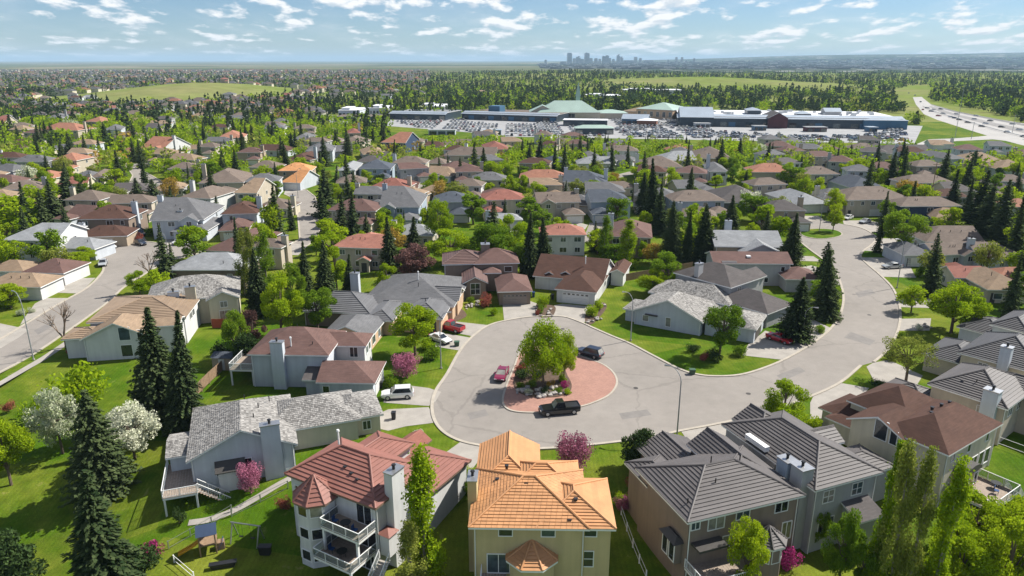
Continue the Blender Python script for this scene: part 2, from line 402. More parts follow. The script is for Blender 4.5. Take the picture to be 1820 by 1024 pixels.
LEAF = {'lime': leafmat('leaf_lime', (0.16, 0.28, 0.008), (0.37, 0.47, 0.018), .45), 'green': leafmat('leaf_green', (0.07, 0.155, 0.012), (0.23, 0.34, 0.025), .4),
        'olive': leafmat('leaf_olive', (0.14, 0.19, 0.025), (0.34, 0.37, 0.07), .4), 'spruce': leafmat('leaf_spruce', (0.018, 0.036, 0.014), (0.10, 0.13, 0.052), 0.15, 0.4),
        'dark': leafmat('leaf_dark', (0.022, 0.045, 0.014), (0.07, 0.11, 0.035), 0.2), 'white': leafmat('blossom_white', (0.20, 0.28, 0.08), (0.80, 0.80, 0.62), 0.3),
        'pink': leafmat('blossom_pink', (0.15, 0.05, 0.06), (0.52, 0.19, 0.29), 0.3), 'plum': leafmat('leaf_plum', (0.085, 0.045, 0.04), (0.21, 0.115, 0.10), 0.25),
        'red': leafmat('leaf_red', (0.22, 0.05, 0.04), (0.42, 0.15, 0.10), 0.3), 'magenta': leafmat('blossom_magenta', (0.30, 0.02, 0.12), (0.55, 0.08, 0.28), 0.3),
        'amber': leafmat('leaf_amber', (0.30, 0.19, 0.03), (0.46, 0.33, 0.07), 0.3), 'twig': leafmat('twig_grey', (0.16, 0.12, 0.09), (0.28, 0.22, 0.17), 0.05)}
M_BARK = plain('bark', (0.13, 0.095, 0.07), 0.95, var=0.3, scale=4)
M_BARKP = plain('pale_bark', (0.33, 0.29, 0.23), 0.95, var=0.3, scale=4)

# ------------------------------------------------------------------ ground, roads, kerbs, drives
m, nt, b = new_mat('meadow_grass')
n1 = noise(nt, 0.004, 6); n2 = noise(nt, 0.05, 5)
mx = nt.nodes.new('ShaderNodeMix'); mx.data_type = 'RGBA'
mr = nt.nodes.new('ShaderNodeMapRange'); nt.links.new(n1.outputs['Fac'], mr.inputs[0]); mr.inputs[1].default_value = 0.4; mr.inputs[2].default_value = 0.65
nt.links.new(mr.outputs[0], mx.inputs[0]); mx.inputs[6].default_value = (0.15, 0.20, 0.04, 1); mx.inputs[7].default_value = (0.21, 0.21, 0.085, 1)
nt.links.new(mul(nt, mx.outputs[2], n2.outputs['Fac'], 0.75, 1.2), b.inputs['Base Color']); b.inputs['Roughness'].default_value = 1.0; b.inputs['Specular IOR Level'].default_value = 0.0
M_MEADOW = m
m, nt, b = new_mat('far_prairie')             # farmland and suburbs kilometres away
vo = nt.nodes.new('ShaderNodeTexVoronoi'); vo.inputs['Scale'].default_value = 0.0011; tcx = nt.nodes.new('ShaderNodeTexCoord'); nt.links.new(tcx.outputs['Object'], vo.inputs['Vector'])
cr = nt.nodes.new('ShaderNodeValToRGB'); cr.color_ramp.interpolation = 'LINEAR'
for i, (p, c) in enumerate([(0.0, (0.05, 0.07, 0.035)), (0.35, (0.10, 0.12, 0.05)), (0.6, (0.19, 0.17, 0.10)), (0.8, (0.07, 0.10, 0.04)), (1.0, (0.23, 0.20, 0.13))]):
    e = cr.color_ramp.elements[i] if i < 2 else cr.color_ramp.elements.new(p)
    e.position = p; e.color = (*c, 1)
sx = nt.nodes.new('ShaderNodeSeparateColor'); nt.links.new(vo.outputs['Color'], sx.inputs[0]); nt.links.new(sx.outputs[0], cr.inputs[0])
n2 = noise(nt, 0.004, 8, rough=0.75)
nt.links.new(mul(nt, cr.outputs[0], n2.outputs['Fac'], 0.55, 1.4), b.inputs['Base Color']); b.inputs['Roughness'].default_value = 1.0; b.inputs['Specular IOR Level'].default_value = 0.0
M_PRAIRIE = m
m, nt, b = new_mat('far_suburb')
vo = nt.nodes.new('ShaderNodeTexVoronoi'); vo.inputs['Scale'].default_value = 0.012; tcx = nt.nodes.new('ShaderNodeTexCoord'); nt.links.new(tcx.outputs['Object'], vo.inputs['Vector'])
n2 = noise(nt, 0.0012, 6); n3 = noise(nt, 0.006, 6)
sx = nt.nodes.new('ShaderNodeSeparateColor'); nt.links.new(vo.outputs['Color'], sx.inputs[0])
ad = nt.nodes.new('ShaderNodeMath'); ad.operation = 'ADD'; nt.links.new(sx.outputs[0], ad.inputs[0]); nt.links.new(n2.outputs['Fac'], ad.inputs[1])
mr = nt.nodes.new('ShaderNodeMapRange'); nt.links.new(ad.outputs[0], mr.inputs[0]); mr.inputs[1].default_value = 1.34; mr.inputs[2].default_value = 1.5
mx = nt.nodes.new('ShaderNodeMix'); mx.data_type = 'RGBA'; nt.links.new(mr.outputs[0], mx.inputs[0]); mx.inputs[6].default_value = (0.035, 0.052, 0.028, 1); mx.inputs[7].default_value = (0.38, 0.37, 0.35, 1)
nt.links.new(mul(nt, mx.outputs[2], n3.outputs['Fac'], 0.55, 1.45), b.inputs['Base Color']); b.inputs['Roughness'].default_value = 1.0; b.inputs['Specular IOR Level'].default_value = 0.0
M_SUBURB = m

ys = list(np.arange(-60, 92, 2.0)) + [110, 150, 200, 280, 360, 440, 520, 600]
ys += list(np.arange(640, 3000, 55.0))
y = 3000.0
while y < 42000: ys.append(y); y *= 1.06
A = np.linspace(-1.7, 1.7, 103)
verts, faces, mi = [], [], []
for yy in ys:
    for a in A:
        x = a * (max(yy, 0) + 70); verts.append((x, yy, tz(x, yy)))
nA = len(A)
for j in range(len(ys) - 1):
    for i in range(nA - 1):
        k = j * nA + i
        faces.append((k, k + 1, k + nA + 1, k + nA))
        yy = ys[j]; a = A[i]
        mi.append(0 if yy < 600 else 1 if yy < 2900 else (3 if a > 0.12 else 2))
me = bpy.data.meshes.new('ground'); me.from_pydata(verts, [], faces)
for mt in (M_LAWN, M_MEADOW, M_PRAIRIE, M_SUBURB): me.materials.append(mt)
me.polygons.foreach_set('material_index', mi); me.polygons.foreach_set('use_smooth', [True] * len(faces)); me.update()
tag(link('ground', me), kind='structure')

def catmull(pts, n=6, closed=True):
    P = [Vector(p) for p in pts]; out = []
    L = len(P); rng = range(L) if closed else range(L - 1)
    for i in rng:
        g = (lambda k: P[k % L]) if closed else (lambda k: P[min(max(k, 0), L - 1)])
        a, b_, c, d = g(i - 1), g(i), g(i + 1), g(i + 2)
        for k in range(n):
            t = k / n
            out.append(0.5 * ((2 * b_) + (c - a) * t + (2 * a - 5 * b_ + 4 * c - d) * t * t + (3 * b_ - a - 3 * c + d) * t ** 3))
    if not closed: out.append(P[-1])
    return out
ROADS = []      # world polygons, used to keep trees and houses off the streets
def sheet(name, pts, z, mat, label=None, thick=0.0):
    mb = MB()
    P = [(p[0], p[1], z) for p in pts]
    area = sum(P[i - 1][0] * P[i][1] - P[i][0] * P[i - 1][1] for i in range(len(P)))
    if area < 0: P.reverse()
    mb.face(P)
    if thick:
        for i in range(len(P)):
            a, b_ = P[i - 1], P[i]; mb.face([(a[0], a[1], z - thick), (b_[0], b_[1], z - thick), b_, a])
    o = mb.obj(name, mat); tag(o, label, kind='structure'); ROADS.append([(p[0], p[1]) for p in P])
    return o
def W2(pxs): return [(lambda g: (g.x, g.y))(ground(*p)) for p in pxs]
def kerb(pts, w=0.45, h=0.13, mat=None, name='kerb'):
    mb = MB(); P = [Vector((p[0], p[1])) for p in pts]
    rows = []
    for i, p in enumerate(P):
        d = (P[min(i + 1, len(P) - 1)] - P[max(i - 1, 0)]).normalized(); nrm = Vector((-d.y, d.x))
        rows.append((p + nrm * w / 2, p - nrm * w / 2))
    for i in range(len(rows) - 1):
        (a, b_), (c, d) = rows[i], rows[i + 1]
        mb.face([(b_.x, b_.y, h), (d.x, d.y, h), (c.x, c.y, h), (a.x, a.y, h)])
        mb.face([(a.x, a.y, h), (c.x, c.y, h), (c.x, c.y, -0.05), (a.x, a.y, -0.05)])
        mb.face([(b_.x, b_.y, -0.05), (d.x, d.y, -0.05), (d.x, d.y, h), (b_.x, b_.y, h)])
    return tag(mb.obj(name, mat or M_KERB), kind='structure')

# the street that curves round to the cul-de-sac in the middle of the picture
near_edge = [(1530, 650), (1494, 680), (1446, 703), (1395, 722), (1339, 740), (1275, 754), (1211, 766), (1165, 776), (1111, 784), (1060, 790), (1000, 796), (930, 799), (865, 794), (818, 784), (787, 767), (771, 744), (768, 718), (775, 694), (795, 664), (816, 626), (836, 602), (866, 580), (905, 569), (950, 563), (1000, 563), (1032, 573), (1052, 582), (1086, 597), (1120, 611), (1160, 632), (1205, 655), (1235, 665), (1268, 669), (1313, 667), (1354, 656), (1395, 639), (1439, 614), (1473, 588), (1492, 562), (1499, 535), (1496, 511), (1486, 486), (1466, 464), (1442, 446), (1422, 430), (1408, 418), (1407, 406), (1425, 396), (1460, 391)]
right_edge = [(1500, 399), (1525, 404), (1545, 412), (1558, 424), (1548, 436), (1534, 447), (1530, 457), (1543, 471), (1563, 488), (1583, 508), (1593, 525), (1599, 545), (1600, 566), (1594, 593), (1577, 623), (1553, 644)]
ne = catmull(W2(near_edge), 5, False); re = catmull(W2(right_edge), 5, False)
sheet('street', ne + re, 0.02, M_ROAD); kerb(ne); kerb(re)
# left-hand street with its own turning circle
le1 = W2([(-70, 640), (0, 603), (34, 583), (102, 542), (150, 515), (174, 494), (184, 478), (178, 462), (160, 452), (165, 440), (200, 432), (262, 430), (300, 436), (362, 440)])
le2 = W2([(365, 446), (337, 456), (308, 462), (284, 472), (250, 492), (219, 512), (198, 532), (171, 553), (72, 622), (0, 662), (-80, 705)])
l1, l2 = catmull(le1, 5, False), catmull(le2, 5, False)
sheet('street', l1 + l2, 0.02, M_ROAD); kerb(l1); kerb(l2)
side = [(-80, 722), (0, 678), (75, 634), (120, 604), (150, 584), (156, 588), (124, 611), (80, 640), (0, 687), (-80, 732)]
sheet('sidewalk', W2(side), 0.03, M_CONC)
# streets farther back
s3a, s3b = W2([(505, 345), (520, 352), (528, 370), (531, 400), (533, 425), (515, 436), (500, 440)]), W2([(520, 448), (548, 436), (566, 420), (571, 395), (566, 370), (560, 350), (545, 338), (525, 335)])
sheet('street', s3a + s3b, 0.02, M_ROAD); kerb(s3a); kerb(s3b)
s4a, s4b = W2([(160, 268), (185, 273), (207, 283), (228, 300), (236, 312), (230, 325), (222, 338)]), W2([(300, 336), (285, 321), (262, 308), (246, 300), (216, 282), (200, 274), (168, 264)])
sheet('street', s4a + s4b, 0.02, M_ROAD); kerb(s4a); kerb(s4b)
s5 = W2([(1030, 432), (1037, 425), (1048, 396), (1068, 396), (1090, 400), (1200, 403), (1204, 410), (1090, 408), (1068, 412), (1060, 428)])
sheet('street', s5, 0.02, M_ROAD)
s6 = W2([(600, 296), (690, 318), (760, 330), (840, 335), (940, 330), (1010, 322), (1090, 312), (1140, 300), (1180, 296), (1180, 301), (1140, 306), (1090, 319), (1010, 329), (940, 337), (840, 342), (750, 336), (680, 324), (596, 302)])
sheet('street', s6, 0.02, M_ROAD)

# traffic island with pink pavers and a planted bed
isl = catmull(W2([(924, 626), (914, 653), (902, 682), (894, 707), (897, 723), (915, 732), (955, 734), (995, 730), (1030, 724), (1056, 716), (1081, 704), (1094, 689), (1096, 675), (1088, 661), (1072, 649), (1050, 640), (1022, 630), (1000, 618), (970, 610), (940, 612)]), 5)
sheet('traffic_island', isl, 0.12, M_PAVER, thick=0.14); kerb(isl + [isl[0]], 0.3, 0.15)
bed = catmull(W2([(928, 640), (918, 662), (913, 682), (920, 697), (940, 706), (965, 708), (995, 706), (1012, 698), (1016, 685), (1008, 668), (1000, 650), (980, 636), (950, 632)]), 4)
sheet('planting_bed', bed, 0.2, M_SOIL, thick=0.1)
isl2 = catmull(W2([(1422, 415), (1432, 409), (1455, 407), (1482, 409), (1496, 415), (1490, 421), (1462, 425), (1435, 422)]), 4)
sheet('grass_island', isl2, 0.12, M_LAWN, thick=0.12); kerb(isl2 + [isl2[0]], 0.3, 0.14)

# concrete drives, each a slab of its own
for pts in ([(683, 694), (700, 682), (762, 690), (784, 697), (774, 714), (762, 722), (682, 716)],
            [(664, 740), (690, 728), (762, 724), (770, 740), (770, 752), (722, 758), (690, 766), (672, 762)],
            [(770, 618), (778, 594), (798, 594), (834, 600), (820, 624), (772, 616)],
            [(806, 568), (812, 572), (866, 578), (840, 598), (800, 590), (786, 578)],
            [(893, 540), (938, 534), (955, 540), (953, 562), (905, 568), (896, 570)],
            [(985, 543), (1000, 540), (1052, 545), (1045, 570), (1036, 574), (1004, 564), (984, 562)],
            [(818, 786), (862, 795), (858, 812), (835, 850), (800, 850), (790, 808)],
            [(1210, 766), (1298, 750), (1300, 772), (1240, 786), (1222, 784)],
            [(1320, 632), (1330, 612), (1360, 588), (1440, 612), (1438, 616), (1394, 640), (1392, 640)],
            [(1392, 566), (1420, 556), (1478, 584), (1470, 590), (1440, 614), (1438, 590)],
            [(1442, 472), (1420, 476), (1420, 484), (1448, 484), (1488, 494), (1484, 484)], [(1422, 455), (1420, 464), (1460, 465), (1446, 456)], [(1418, 494), (1418, 502), (1470, 506), (1492, 508), (1491, 496)],
            [(1440, 716), (1446, 704), (1494, 681), (1545, 690), (1500, 742), (1440, 745)],
            [(1540, 652), (1552, 645), (1580, 640), (1640, 668), (1620, 700), (1560, 690)],
            [(1600, 567), (1597, 588), (1652, 588), (1655, 566)], [(1596, 530), (1600, 546), (1660, 548), (1660, 532)],
            [(1530, 458), (1545, 472), (1566, 492), (1628, 494), (1612, 462), (1590, 458)],
            [(1556, 424), (1548, 434), (1536, 446), (1600, 448), (1612, 434), (1612, 424)], [(1500, 400), (1498, 392), (1540, 392), (1590, 400), (1590, 416), (1552, 414), (1525, 404)],
            [(1425, 395), (1422, 384), (1455, 384), (1465, 392)],
            [(36, 578), (40, 570), (62, 540), (80, 530), (120, 530), (104, 541)], [(88, 520), (100, 496), (170, 494), (150, 514), (140, 522)], [(-20, 600), (0, 575), (52, 586), (34, 600), (0, 620)],
            [(165, 450), (168, 436), (212, 428), (230, 432), (200, 440)], [(290, 434), (296, 424), (345, 424), (362, 438), (320, 438)], [(222, 432), (226, 410), (246, 405), (262, 430)],
            [(505, 345), (508, 333), (535, 332), (545, 338)],
            [(512, 432), (500, 452), (530, 454), (548, 436)], [(205, 285), (245, 281), (246, 278), (200, 280)], [(236, 296), (262, 292), (262, 289), (230, 292)], [(880, 398), (905, 394), (925, 400), (930, 412), (905, 414)],
            [(985, 396), (1030, 396), (1045, 400), (1040, 408), (990, 404)]):
    sheet('driveway', W2(pts), 0.034, M_CONC)
# planted rock borders beside the drives
for pts in ([(952, 556), (955, 540), (985, 544), (986, 556), (978, 564), (958, 564)], [(1040, 560), (1050, 546), (1072, 538), (1078, 548), (1056, 574), (1042, 576)], [(796, 560), (812, 545), (830, 560), (815, 570), (800, 575)]):
    sheet('planting_bed', catmull(W2(pts), 3), 0.05, M_SOIL)
# footpath winding past the deck house, garden path by the brown house
pc = catmull(W2([(335, 930), (372, 924), (415, 908), (455, 886), (495, 862), (525, 846)]), 6, False); mb = MB()
for i in range(len(pc) - 1):
    d = (pc[i + 1] - pc[i]).normalized(); nn = Vector((-d.y, d.x)) * .45
    mb.face([(*(q), tz(*q) + .06) for q in (pc[i] - nn, pc[i + 1] - nn, pc[i + 1] + nn, pc[i] + nn)])
tag(mb.obj('garden_path', M_CONC), kind='structure')
# freeway, its ramps, the mall's parking lots
sheet('freeway', W2([(1835, 263), (1770, 246), (1715, 229), (1665, 213), (1642, 203), (1628, 186), (1622, 172), (1600, 165), (1578, 172), (1584, 164), (1610, 156), (1645, 152), (1646, 156), (1632, 164), (1640, 174), (1655, 186), (1700, 199), (1760, 210), (1835, 222)]), 0.05, M_FREEWAY)
sheet('freeway_lane', W2([(1835, 240), (1770, 225), (1715, 211), (1668, 198), (1650, 189), (1655, 189), (1700, 203), (1770, 219), (1835, 232)]), 0.12, M_ASPHALTD)
sheet('freeway_lane', W2([(1835, 227), (1770, 214), (1700, 200), (1660, 190), (1664, 190), (1704, 199), (1770, 211.5), (1835, 224.5)]), 0.12, M_ASPHALTD)
sheet('freeway_ramp', W2([(1630, 256), (1650, 248), (1700, 246), (1740, 243), (1765, 240), (1772, 237), (1835, 252), (1835, 256), (1765, 248), (1700, 251), (1650, 256), (1632, 259)]), 0.08, M_FREEWAY)
sheet('parking_lot', W2([(690, 213), (800, 211), (1000, 216), (1085, 212), (1210, 212), (1640, 224), (1625, 256), (1400, 252), (1200, 248), (1080, 246), (900, 243), (840, 236), (740, 228), (686, 224)]), 0.05, M_LOT)
sheet('parking_lot', W2([(560, 205), (680, 208), (690, 216), (600, 220), (556, 214)]), 0.05, M_LOT)

M_IRON = plain('cast_iron', (0.07, 0.065, 0.06), .7, .5)
for bx, by in ((850, 700), (1130, 690), (1330, 700), (1545, 560), (1000, 585), (120, 570), (240, 470)):
    g = ground(bx, by); mb = MB(); mb.tube((g.x, g.y, .0), (g.x, g.y, .026), .38, .38, 18); tag(mb.obj('manhole_cover', M_IRON), kind='structure')
M_PATCH = plain('asphalt_repair', (0.20, 0.185, 0.17), .9, var=.15, scale=.8)
for pts in ([(1100, 735), (1150, 728), (1158, 738), (1106, 746)], [(830, 735), (862, 728), (870, 738), (836, 746)], [(1380, 668), (1420, 652), (1432, 660), (1392, 677)], [(1520, 520), (1548, 514), (1556, 522), (1526, 529)], [(1500, 600), (1512, 590), (1556, 606), (1546, 614)], [(60, 588), (90, 572), (98, 578), (68, 595)]):
    sheet('asphalt_patch', W2(pts), 0.026, M_PATCH)
def in_poly(x, y, P):
    c = False; j = len(P) - 1
    for i in range(len(P)):
        if (P[i][1] > y) != (P[j][1] > y) and x < (P[j][0] - P[i][0]) * (y - P[i][1]) / (P[j][1] - P[i][1]) + P[i][0]: c = not c
        j = i
    return c
RB = [(min(p[0] for p in P), max(p[0] for p in P), min(p[1] for p in P), max(p[1] for p in P)) for P in ROADS]
def on_road(x, y, mrg=0.8):
    for P, (a, b_, c, d) in zip(ROADS, RB):
        if a - mrg < x < b_ + mrg and c - mrg < y < d + mrg:
            for dx, dy in ((0, 0), (mrg, 0), (-mrg, 0), (0, mrg), (0, -mrg)):
                if in_poly(x + dx, y + dy, P): return True
    return False

# ------------------------------------------------------------------ houses
def clip(poly, f):
    """Clip a convex polygon (list of Vector) to f(p) >= 0."""
    out = []
    for i in range(len(poly)):
        a, b_ = poly[i - 1], poly[i]; fa, fb = f(a), f(b_)
        if (fa >= 0) != (fb >= 0): out.append(a + (b_ - a) * (fa / (fa - fb)))
        if fb >= 0: out.append(b_)
    return out
def roof_planes(x0, y0, x1, y1, ze, kind, pitch):
    V = Vector
    w, d = x1 - x0, y1 - y0
    A, B, C, D = V((x0, y0, ze)), V((x1, y0, ze)), V((x1, y1, ze)), V((x0, y1, ze))
    if kind == 'hip': kind = 'hx' if w >= d else 'hy'
    if kind in ('hx', 'gx', 'gxl', 'gxr'):
        h = pitch * d / 2; ym = (y0 + y1) / 2
        l = 0 if kind in ('gx', 'gxl') else min(d / 2, w / 2); r = 0 if kind in ('gx', 'gxr') else min(d / 2, w / 2)
        P, Q = V((x0 + l, ym, ze + h)), V((x1 - r, ym, ze + h))
        pl = [[A, B, Q, P], [C, D, P, Q]]
        if l: pl.append([D, A, P])
        if r: pl.append([B, C, Q])
        gab = ([('x', x0, A, D, P)] if not l else []) + ([('x', x1, B, C, Q)] if not r else [])
    elif kind in ('hy', 'gy', 'gyn', 'gyf'):
        h = pitch * w / 2; xm = (x0 + x1) / 2
        n = 0 if kind in ('gy', 'gyn') else min(w / 2, d / 2); f = 0 if kind in ('gy', 'gyf') else min(w / 2, d / 2)
        P, Q = V((xm, y0 + n, ze + h)), V((xm, y1 - f, ze + h))
        pl = [[B, C, Q, P], [D, A, P, Q]]
        if n: pl.append([A, B, P])
        if f: pl.append([C, D, Q])
        gab = ([('y', y0, A, B, P)] if not n else []) + ([('y', y1, C, D, Q)] if not f else [])
    elif kind == 'shed':      # rises towards +y
        up = V((0, 0, pitch * d)); pl = [[A, B, C + up, D + up]]; gab = [('x', x0, A, D, D + up), ('x', x1, B, C, C + up)]
    elif kind == 'flat':
        pl = [[A, B, C, D]]; gab = []
    elif kind.startswith('n'):   # many-sided turret
        n = int(kind[1:]); cx, cy_, r = (x0 + x1) / 2, (y0 + y1) / 2, w / 2
        ring = [V((cx + r * math.cos(2 * math.pi * (k + .5) / n), cy_ + r * math.sin(2 * math.pi * (k + .5) / n), ze)) for k in range(n)]
        top = V((cx, cy_, ze + pitch * r)); pl = [[ring[k], ring[(k + 1) % n], top] for k in range(n)]; gab = []
    cl = []
    for p in pl:
        q = []
        for v in p:
            if not q or (v - q[-1]).length > 1e-4: q.append(v)
        if (q[0] - q[-1]).length < 1e-4: q.pop()
        if len(q) > 2: cl.append(q)
    return cl, gab
def plane_axes(p):
    n = (p[1] - p[0]).cross(p[2] - p[0]).normalized()
    if n.z < 0: n = -n
    v = (Vector((0, 0, 1)) - n * n.z)
    v = v.normalized() if v.length > 1e-4 else Vector((0, 1, 0))
    return n, v.cross(n), v
def strip_mesh(mb, poly, o, v, n, v0, step, lift, base=0.012, m=0):
    """One lapped course: its lower edge stands proud of the course below."""
    top = [p + n * (base + lift * (1 - ((p - o).dot(v) - v0) / step)) for p in poly]
    mb.face(top, m)
    for i in range(len(poly)):
        a, b_ = poly[i - 1], poly[i]
        mb.face([a, b_, top[i], top[i - 1]], m)
WIN = {}
def window_data(w, h, style, near):
    k = (round(w, 2), round(h, 2), style, near)
    if k in WIN: return WIN[k]
    t = 0.09
    g = MB(); g.face([(-w / 2, -0.015, 0), (w / 2, -0.015, 0), (w / 2, -0.015, h), (-w / 2, -0.015, h)])
    f = MB() if near else g
    mi = 0 if near else 1
    f.box(-w / 2 - t, -0.07, -t, w / 2 + t, 0.05, 0, mi); f.box(-w / 2 - t, -0.07, h, w / 2 + t, 0.05, h + t, mi)
    f.box(-w / 2 - t, -0.07, 0, -w / 2, 0.05, h, mi); f.box(w / 2, -0.07, 0, w / 2 + t, 0.05, h, mi)
    nm = {'one': 0, 'two': 1, 'three': 2, 'grid': 1}[style]
    for i in range(nm): 
        x = -w / 2 + w * (i + 1) / (nm + 1); f.box(x - 0.035, -0.055, 0, x + 0.035, 0.04, h, mi)
    if style == 'grid': f.box(-w / 2, -0.05, h * .5 - .03, w / 2, 0.04, h * .5 + .03, mi)
    if near: WIN[k] = (g.data('window', M_GLASS), f.data('frame', M_TRIM))
    else: WIN[k] = (g.data('window', [M_GLASS, M_TRIM]), None)
    return WIN[k]
HOUSES = []     # (x, y, radius)
class House:
    def __init__(s, N, Rr, z, L=None, rot=None, wall='beige', roof='taupe', near=True, trim=None, name='house'):
        a, b_ = at(*N, z), at(*Rr, z)
        v = (b_ - a).to_2d(); s.w = v.length
        ang = math.atan2(v.y, v.x)
        s.d = None
        if L is not None:
            c = (at(*L, z) - a).to_2d(); s.d = c.length
            a2 = math.atan2(c.y, c.x) - math.pi / 2
            dd = (a2 - ang + math.pi) % (2 * math.pi) - math.pi
            ang += dd * 0.5
        if rot is not None: ang = R(rot)
        s.o, s.ang = a.to_2d(), ang
        s.ex, s.ey = Vector((math.cos(ang), math.sin(ang))), Vector((-math.sin(ang), math.cos(ang)))
        s.gz = 0.0
        s.root = link(name, None, None, (s.o.x, s.o.y, 0), ang)
        s.wall, s.roof, s.near = wall, roof, near
        s.trim = trim or M_TRIM
        s.blocks = []; s.reg = []
    def loc(s, px, py, z):
        p = at(px, py, z).to_2d() - s.o
        return p.dot(s.ex), p.dot(s.ey)
    def world(s, x, y): return s.o + s.ex * x + s.ey * y
    def block(s, x0, y0, x1, y1, ze, kind='hip', pitch=.42, base=None, ov=.45, roof=None, wall=None, mode=None, step=.42, walls=True, trim=None, faces=None):
        rk, wk = roof or s.roof, wall or s.wall
        cx, cy_ = (x0 + x1) / 2, (y0 + y1) / 2
        wp = s.world(cx, cy_)
        if base is None:
            base = min(tz(*s.world(a, b_)) for a in (x0, x1) for b_ in (y0, y1)) - 0.25
        planes, gab = roof_planes(x0, y0, x1, y1, ze, kind, pitch)
        # walls stand inside the eaves, gables close them up to the rafters
        if walls:
            wb = MB()
            if kind.startswith('n') and kind != 'n':
                n = int(kind[1:]); r = (x1 - x0) / 2 - ov
                ring = [(cx + r * math.cos(2 * math.pi * (k + .5) / n), cy_ + r * math.sin(2 * math.pi * (k + .5) / n)) for k in range(n)]
                for k in range(n):
                    a, b_ = ring[k], ring[(k + 1) % n]; wb.face([(*a, base), (*b_, base), (*b_, ze + .1), (*a, ze + .1)])
            else:
                X0, Y0, X1, Y1 = x0 + ov, y0 + ov, x1 - ov, y1 - ov
                zt = ze - 0.02 + (pitch * ov if kind != 'flat' else 0.0)
                for a, b_ in (((X0, Y0), (X1, Y0)), ((X1, Y0), (X1, Y1)), ((X1, Y1), (X0, Y1)), ((X0, Y1), (X0, Y0))):
                    wb.face([(*a, base), (*b_, base), (*b_, zt), (*a, zt)])
                for ax, c, P, Q, T in gab:
                    e = 0.012
                    if ax == 'x':
                        cc = X0 if c == x0 else X1
                        pts = [(cc, Y0, zt), (cc, Y1, zt), (cc, T.y if abs(T.y - (y0 + y1) / 2) < .1 else Y1, T.z - e - .03)]
                        if kind == 'shed': pts = [(cc, Y0, zt), (cc, Y1, zt), (cc, Y1, ze + pitch * (Y1 - y0) - .05)]
                    else:
                        cc = Y0 if c == y0 else Y1
                        pts = [(X0, cc, zt), (X1, cc, zt), ((x0 + x1) / 2, cc, T.z - e - .03)]
                    wb.face(pts)
            wb.obj('wall', WALL[wk], s.root)
            if s.near and kind[0] != 'n' and not s.blocks:
                for cx_, cy2 in ((x0 + ov + .15, y0 + ov - .07), (x1 - ov - .15, y0 + ov - .07)):
                    db = MB(); db.tube((cx_, cy2, base + .2), (cx_, cy2, ze - .15), .055, .055, 6); db.obj('downpipe', s.trim, s.root)
        # roof slab with fascia boards
        rb = MB(); th = 0.2
        cnt = {}
        key = lambda v: (round(v.x, 3), round(v.y, 3), round(v.z, 3))
        for p in planes:
            n, u, v = plane_axes(p)
            if (p[1] - p[0]).cross(p[2] - p[0]).z < 0: p.reverse()
            rb.face(p, 0, [((q - p[0]).dot(u) + 50, (q - p[0]).dot(v) + 50) for q in p])
            rb.face([q - Vector((0, 0, th)) for q in reversed(p)], 1)
            for i in range(len(p)): 
                k = frozenset((key(p[i - 1]), key(p[i]))); cnt.setdefault(k, []).append((p[i - 1], p[i]))
        dz = Vector((0, 0, th))
        for k, es in cnt.items():
            if len(es) == 1:
                a, b_ = es[0]; rb.face([a - dz, b_ - dz, b_, a], 1)
        mat = ROOF[rk]
        ro = rb.obj('roof', [mat, trim or s.trim], s.root)
        # lapped tile courses and ridge caps where the picture shows them
        if mode in ('course', 'tiles', 'shake'):
            made = 0
            rest = MB()
            tm = TILE.get(rk) or TILE['grey']
            cells = []
            for p in planes:
                n, u, v = plane_axes(p); o = p[0]
                lo = min((q - o).dot(v) for q in p); hi = max((q - o).dot(v) for q in p)
                k = 0; v0 = lo
                while v0 < hi - 0.03:
                    st = clip(clip(p, lambda q: (q - o).dot(v) - v0), lambda q: v0 + step - (q - o).dot(v))
                    if len(st) > 2:
                        if mode == 'course':
                            mb = MB(); strip_mesh(mb, st, o, v, n, v0, step, 0.085)
                            mb.obj('tile_course', tm, ro)
                        else:
                            tw = 0.55 if mode == 'tiles' else 0.24
                            us = [(q - o).dot(u) for q in st]; u0 = min(us) - (tw / 2 if k % 2 else 0)
                            while u0 < max(us):
                                w_ = tw if mode == 'tiles' else tw * random.uniform(.6, 1.4)
                                c = clip(clip(st, lambda q: (q - o).dot(u) - u0 - .012), lambda q: u0 + w_ - .012 - (q - o).dot(u))
                                if len(c) > 2: cells.append((c, o, v, n, v0, n.dot(Vector((0, -1, 0.3)))))
                                u0 += w_
                    v0 += step; k += 1
            if mode == 'tiles':
                cells.sort(key=lambda c: -c[5])
                for i, (c, o, v, n, v0, _) in enumerate(cells):
                    if i < 300:
                        mb = MB(); strip_mesh(mb, c, o, v, n, v0, step, 0.05 + random.uniform(0, .02)); mb.obj('roof_tile', tm, ro)
                    else: strip_mesh(rest, c, o, v, n, v0, step, 0.05 + random.uniform(0, .02))
            elif mode == 'shake':
                for c, o, v, n, v0, _ in cells: strip_mesh(rest, c, o, v, n, v0, step, random.uniform(.02, .07))
            if rest.f: tag(rest.obj('roof_shakes' if mode == 'shake' else 'roof_tiles', TILE['shake'] if mode == 'shake' else tm, ro), kind='stuff')
            if mode != 'shake':
                for k, es in cnt.items():
                    if len(es) == 2:
                        a, b_ = es[0]; mb = MB(); mb.tube(a + Vector((0, 0, .06)), b_ + Vector((0, 0, .06)), .12, .12, 6); mb.obj('ridge_cap', tm, ro)
        s.blocks.append((x0, y0, x1, y1, ze, ov, base, kind))
        HOUSES.append((wp.x, wp.y, max(x1 - x0, y1 - y0) / 2 + 1.0))
        return ro
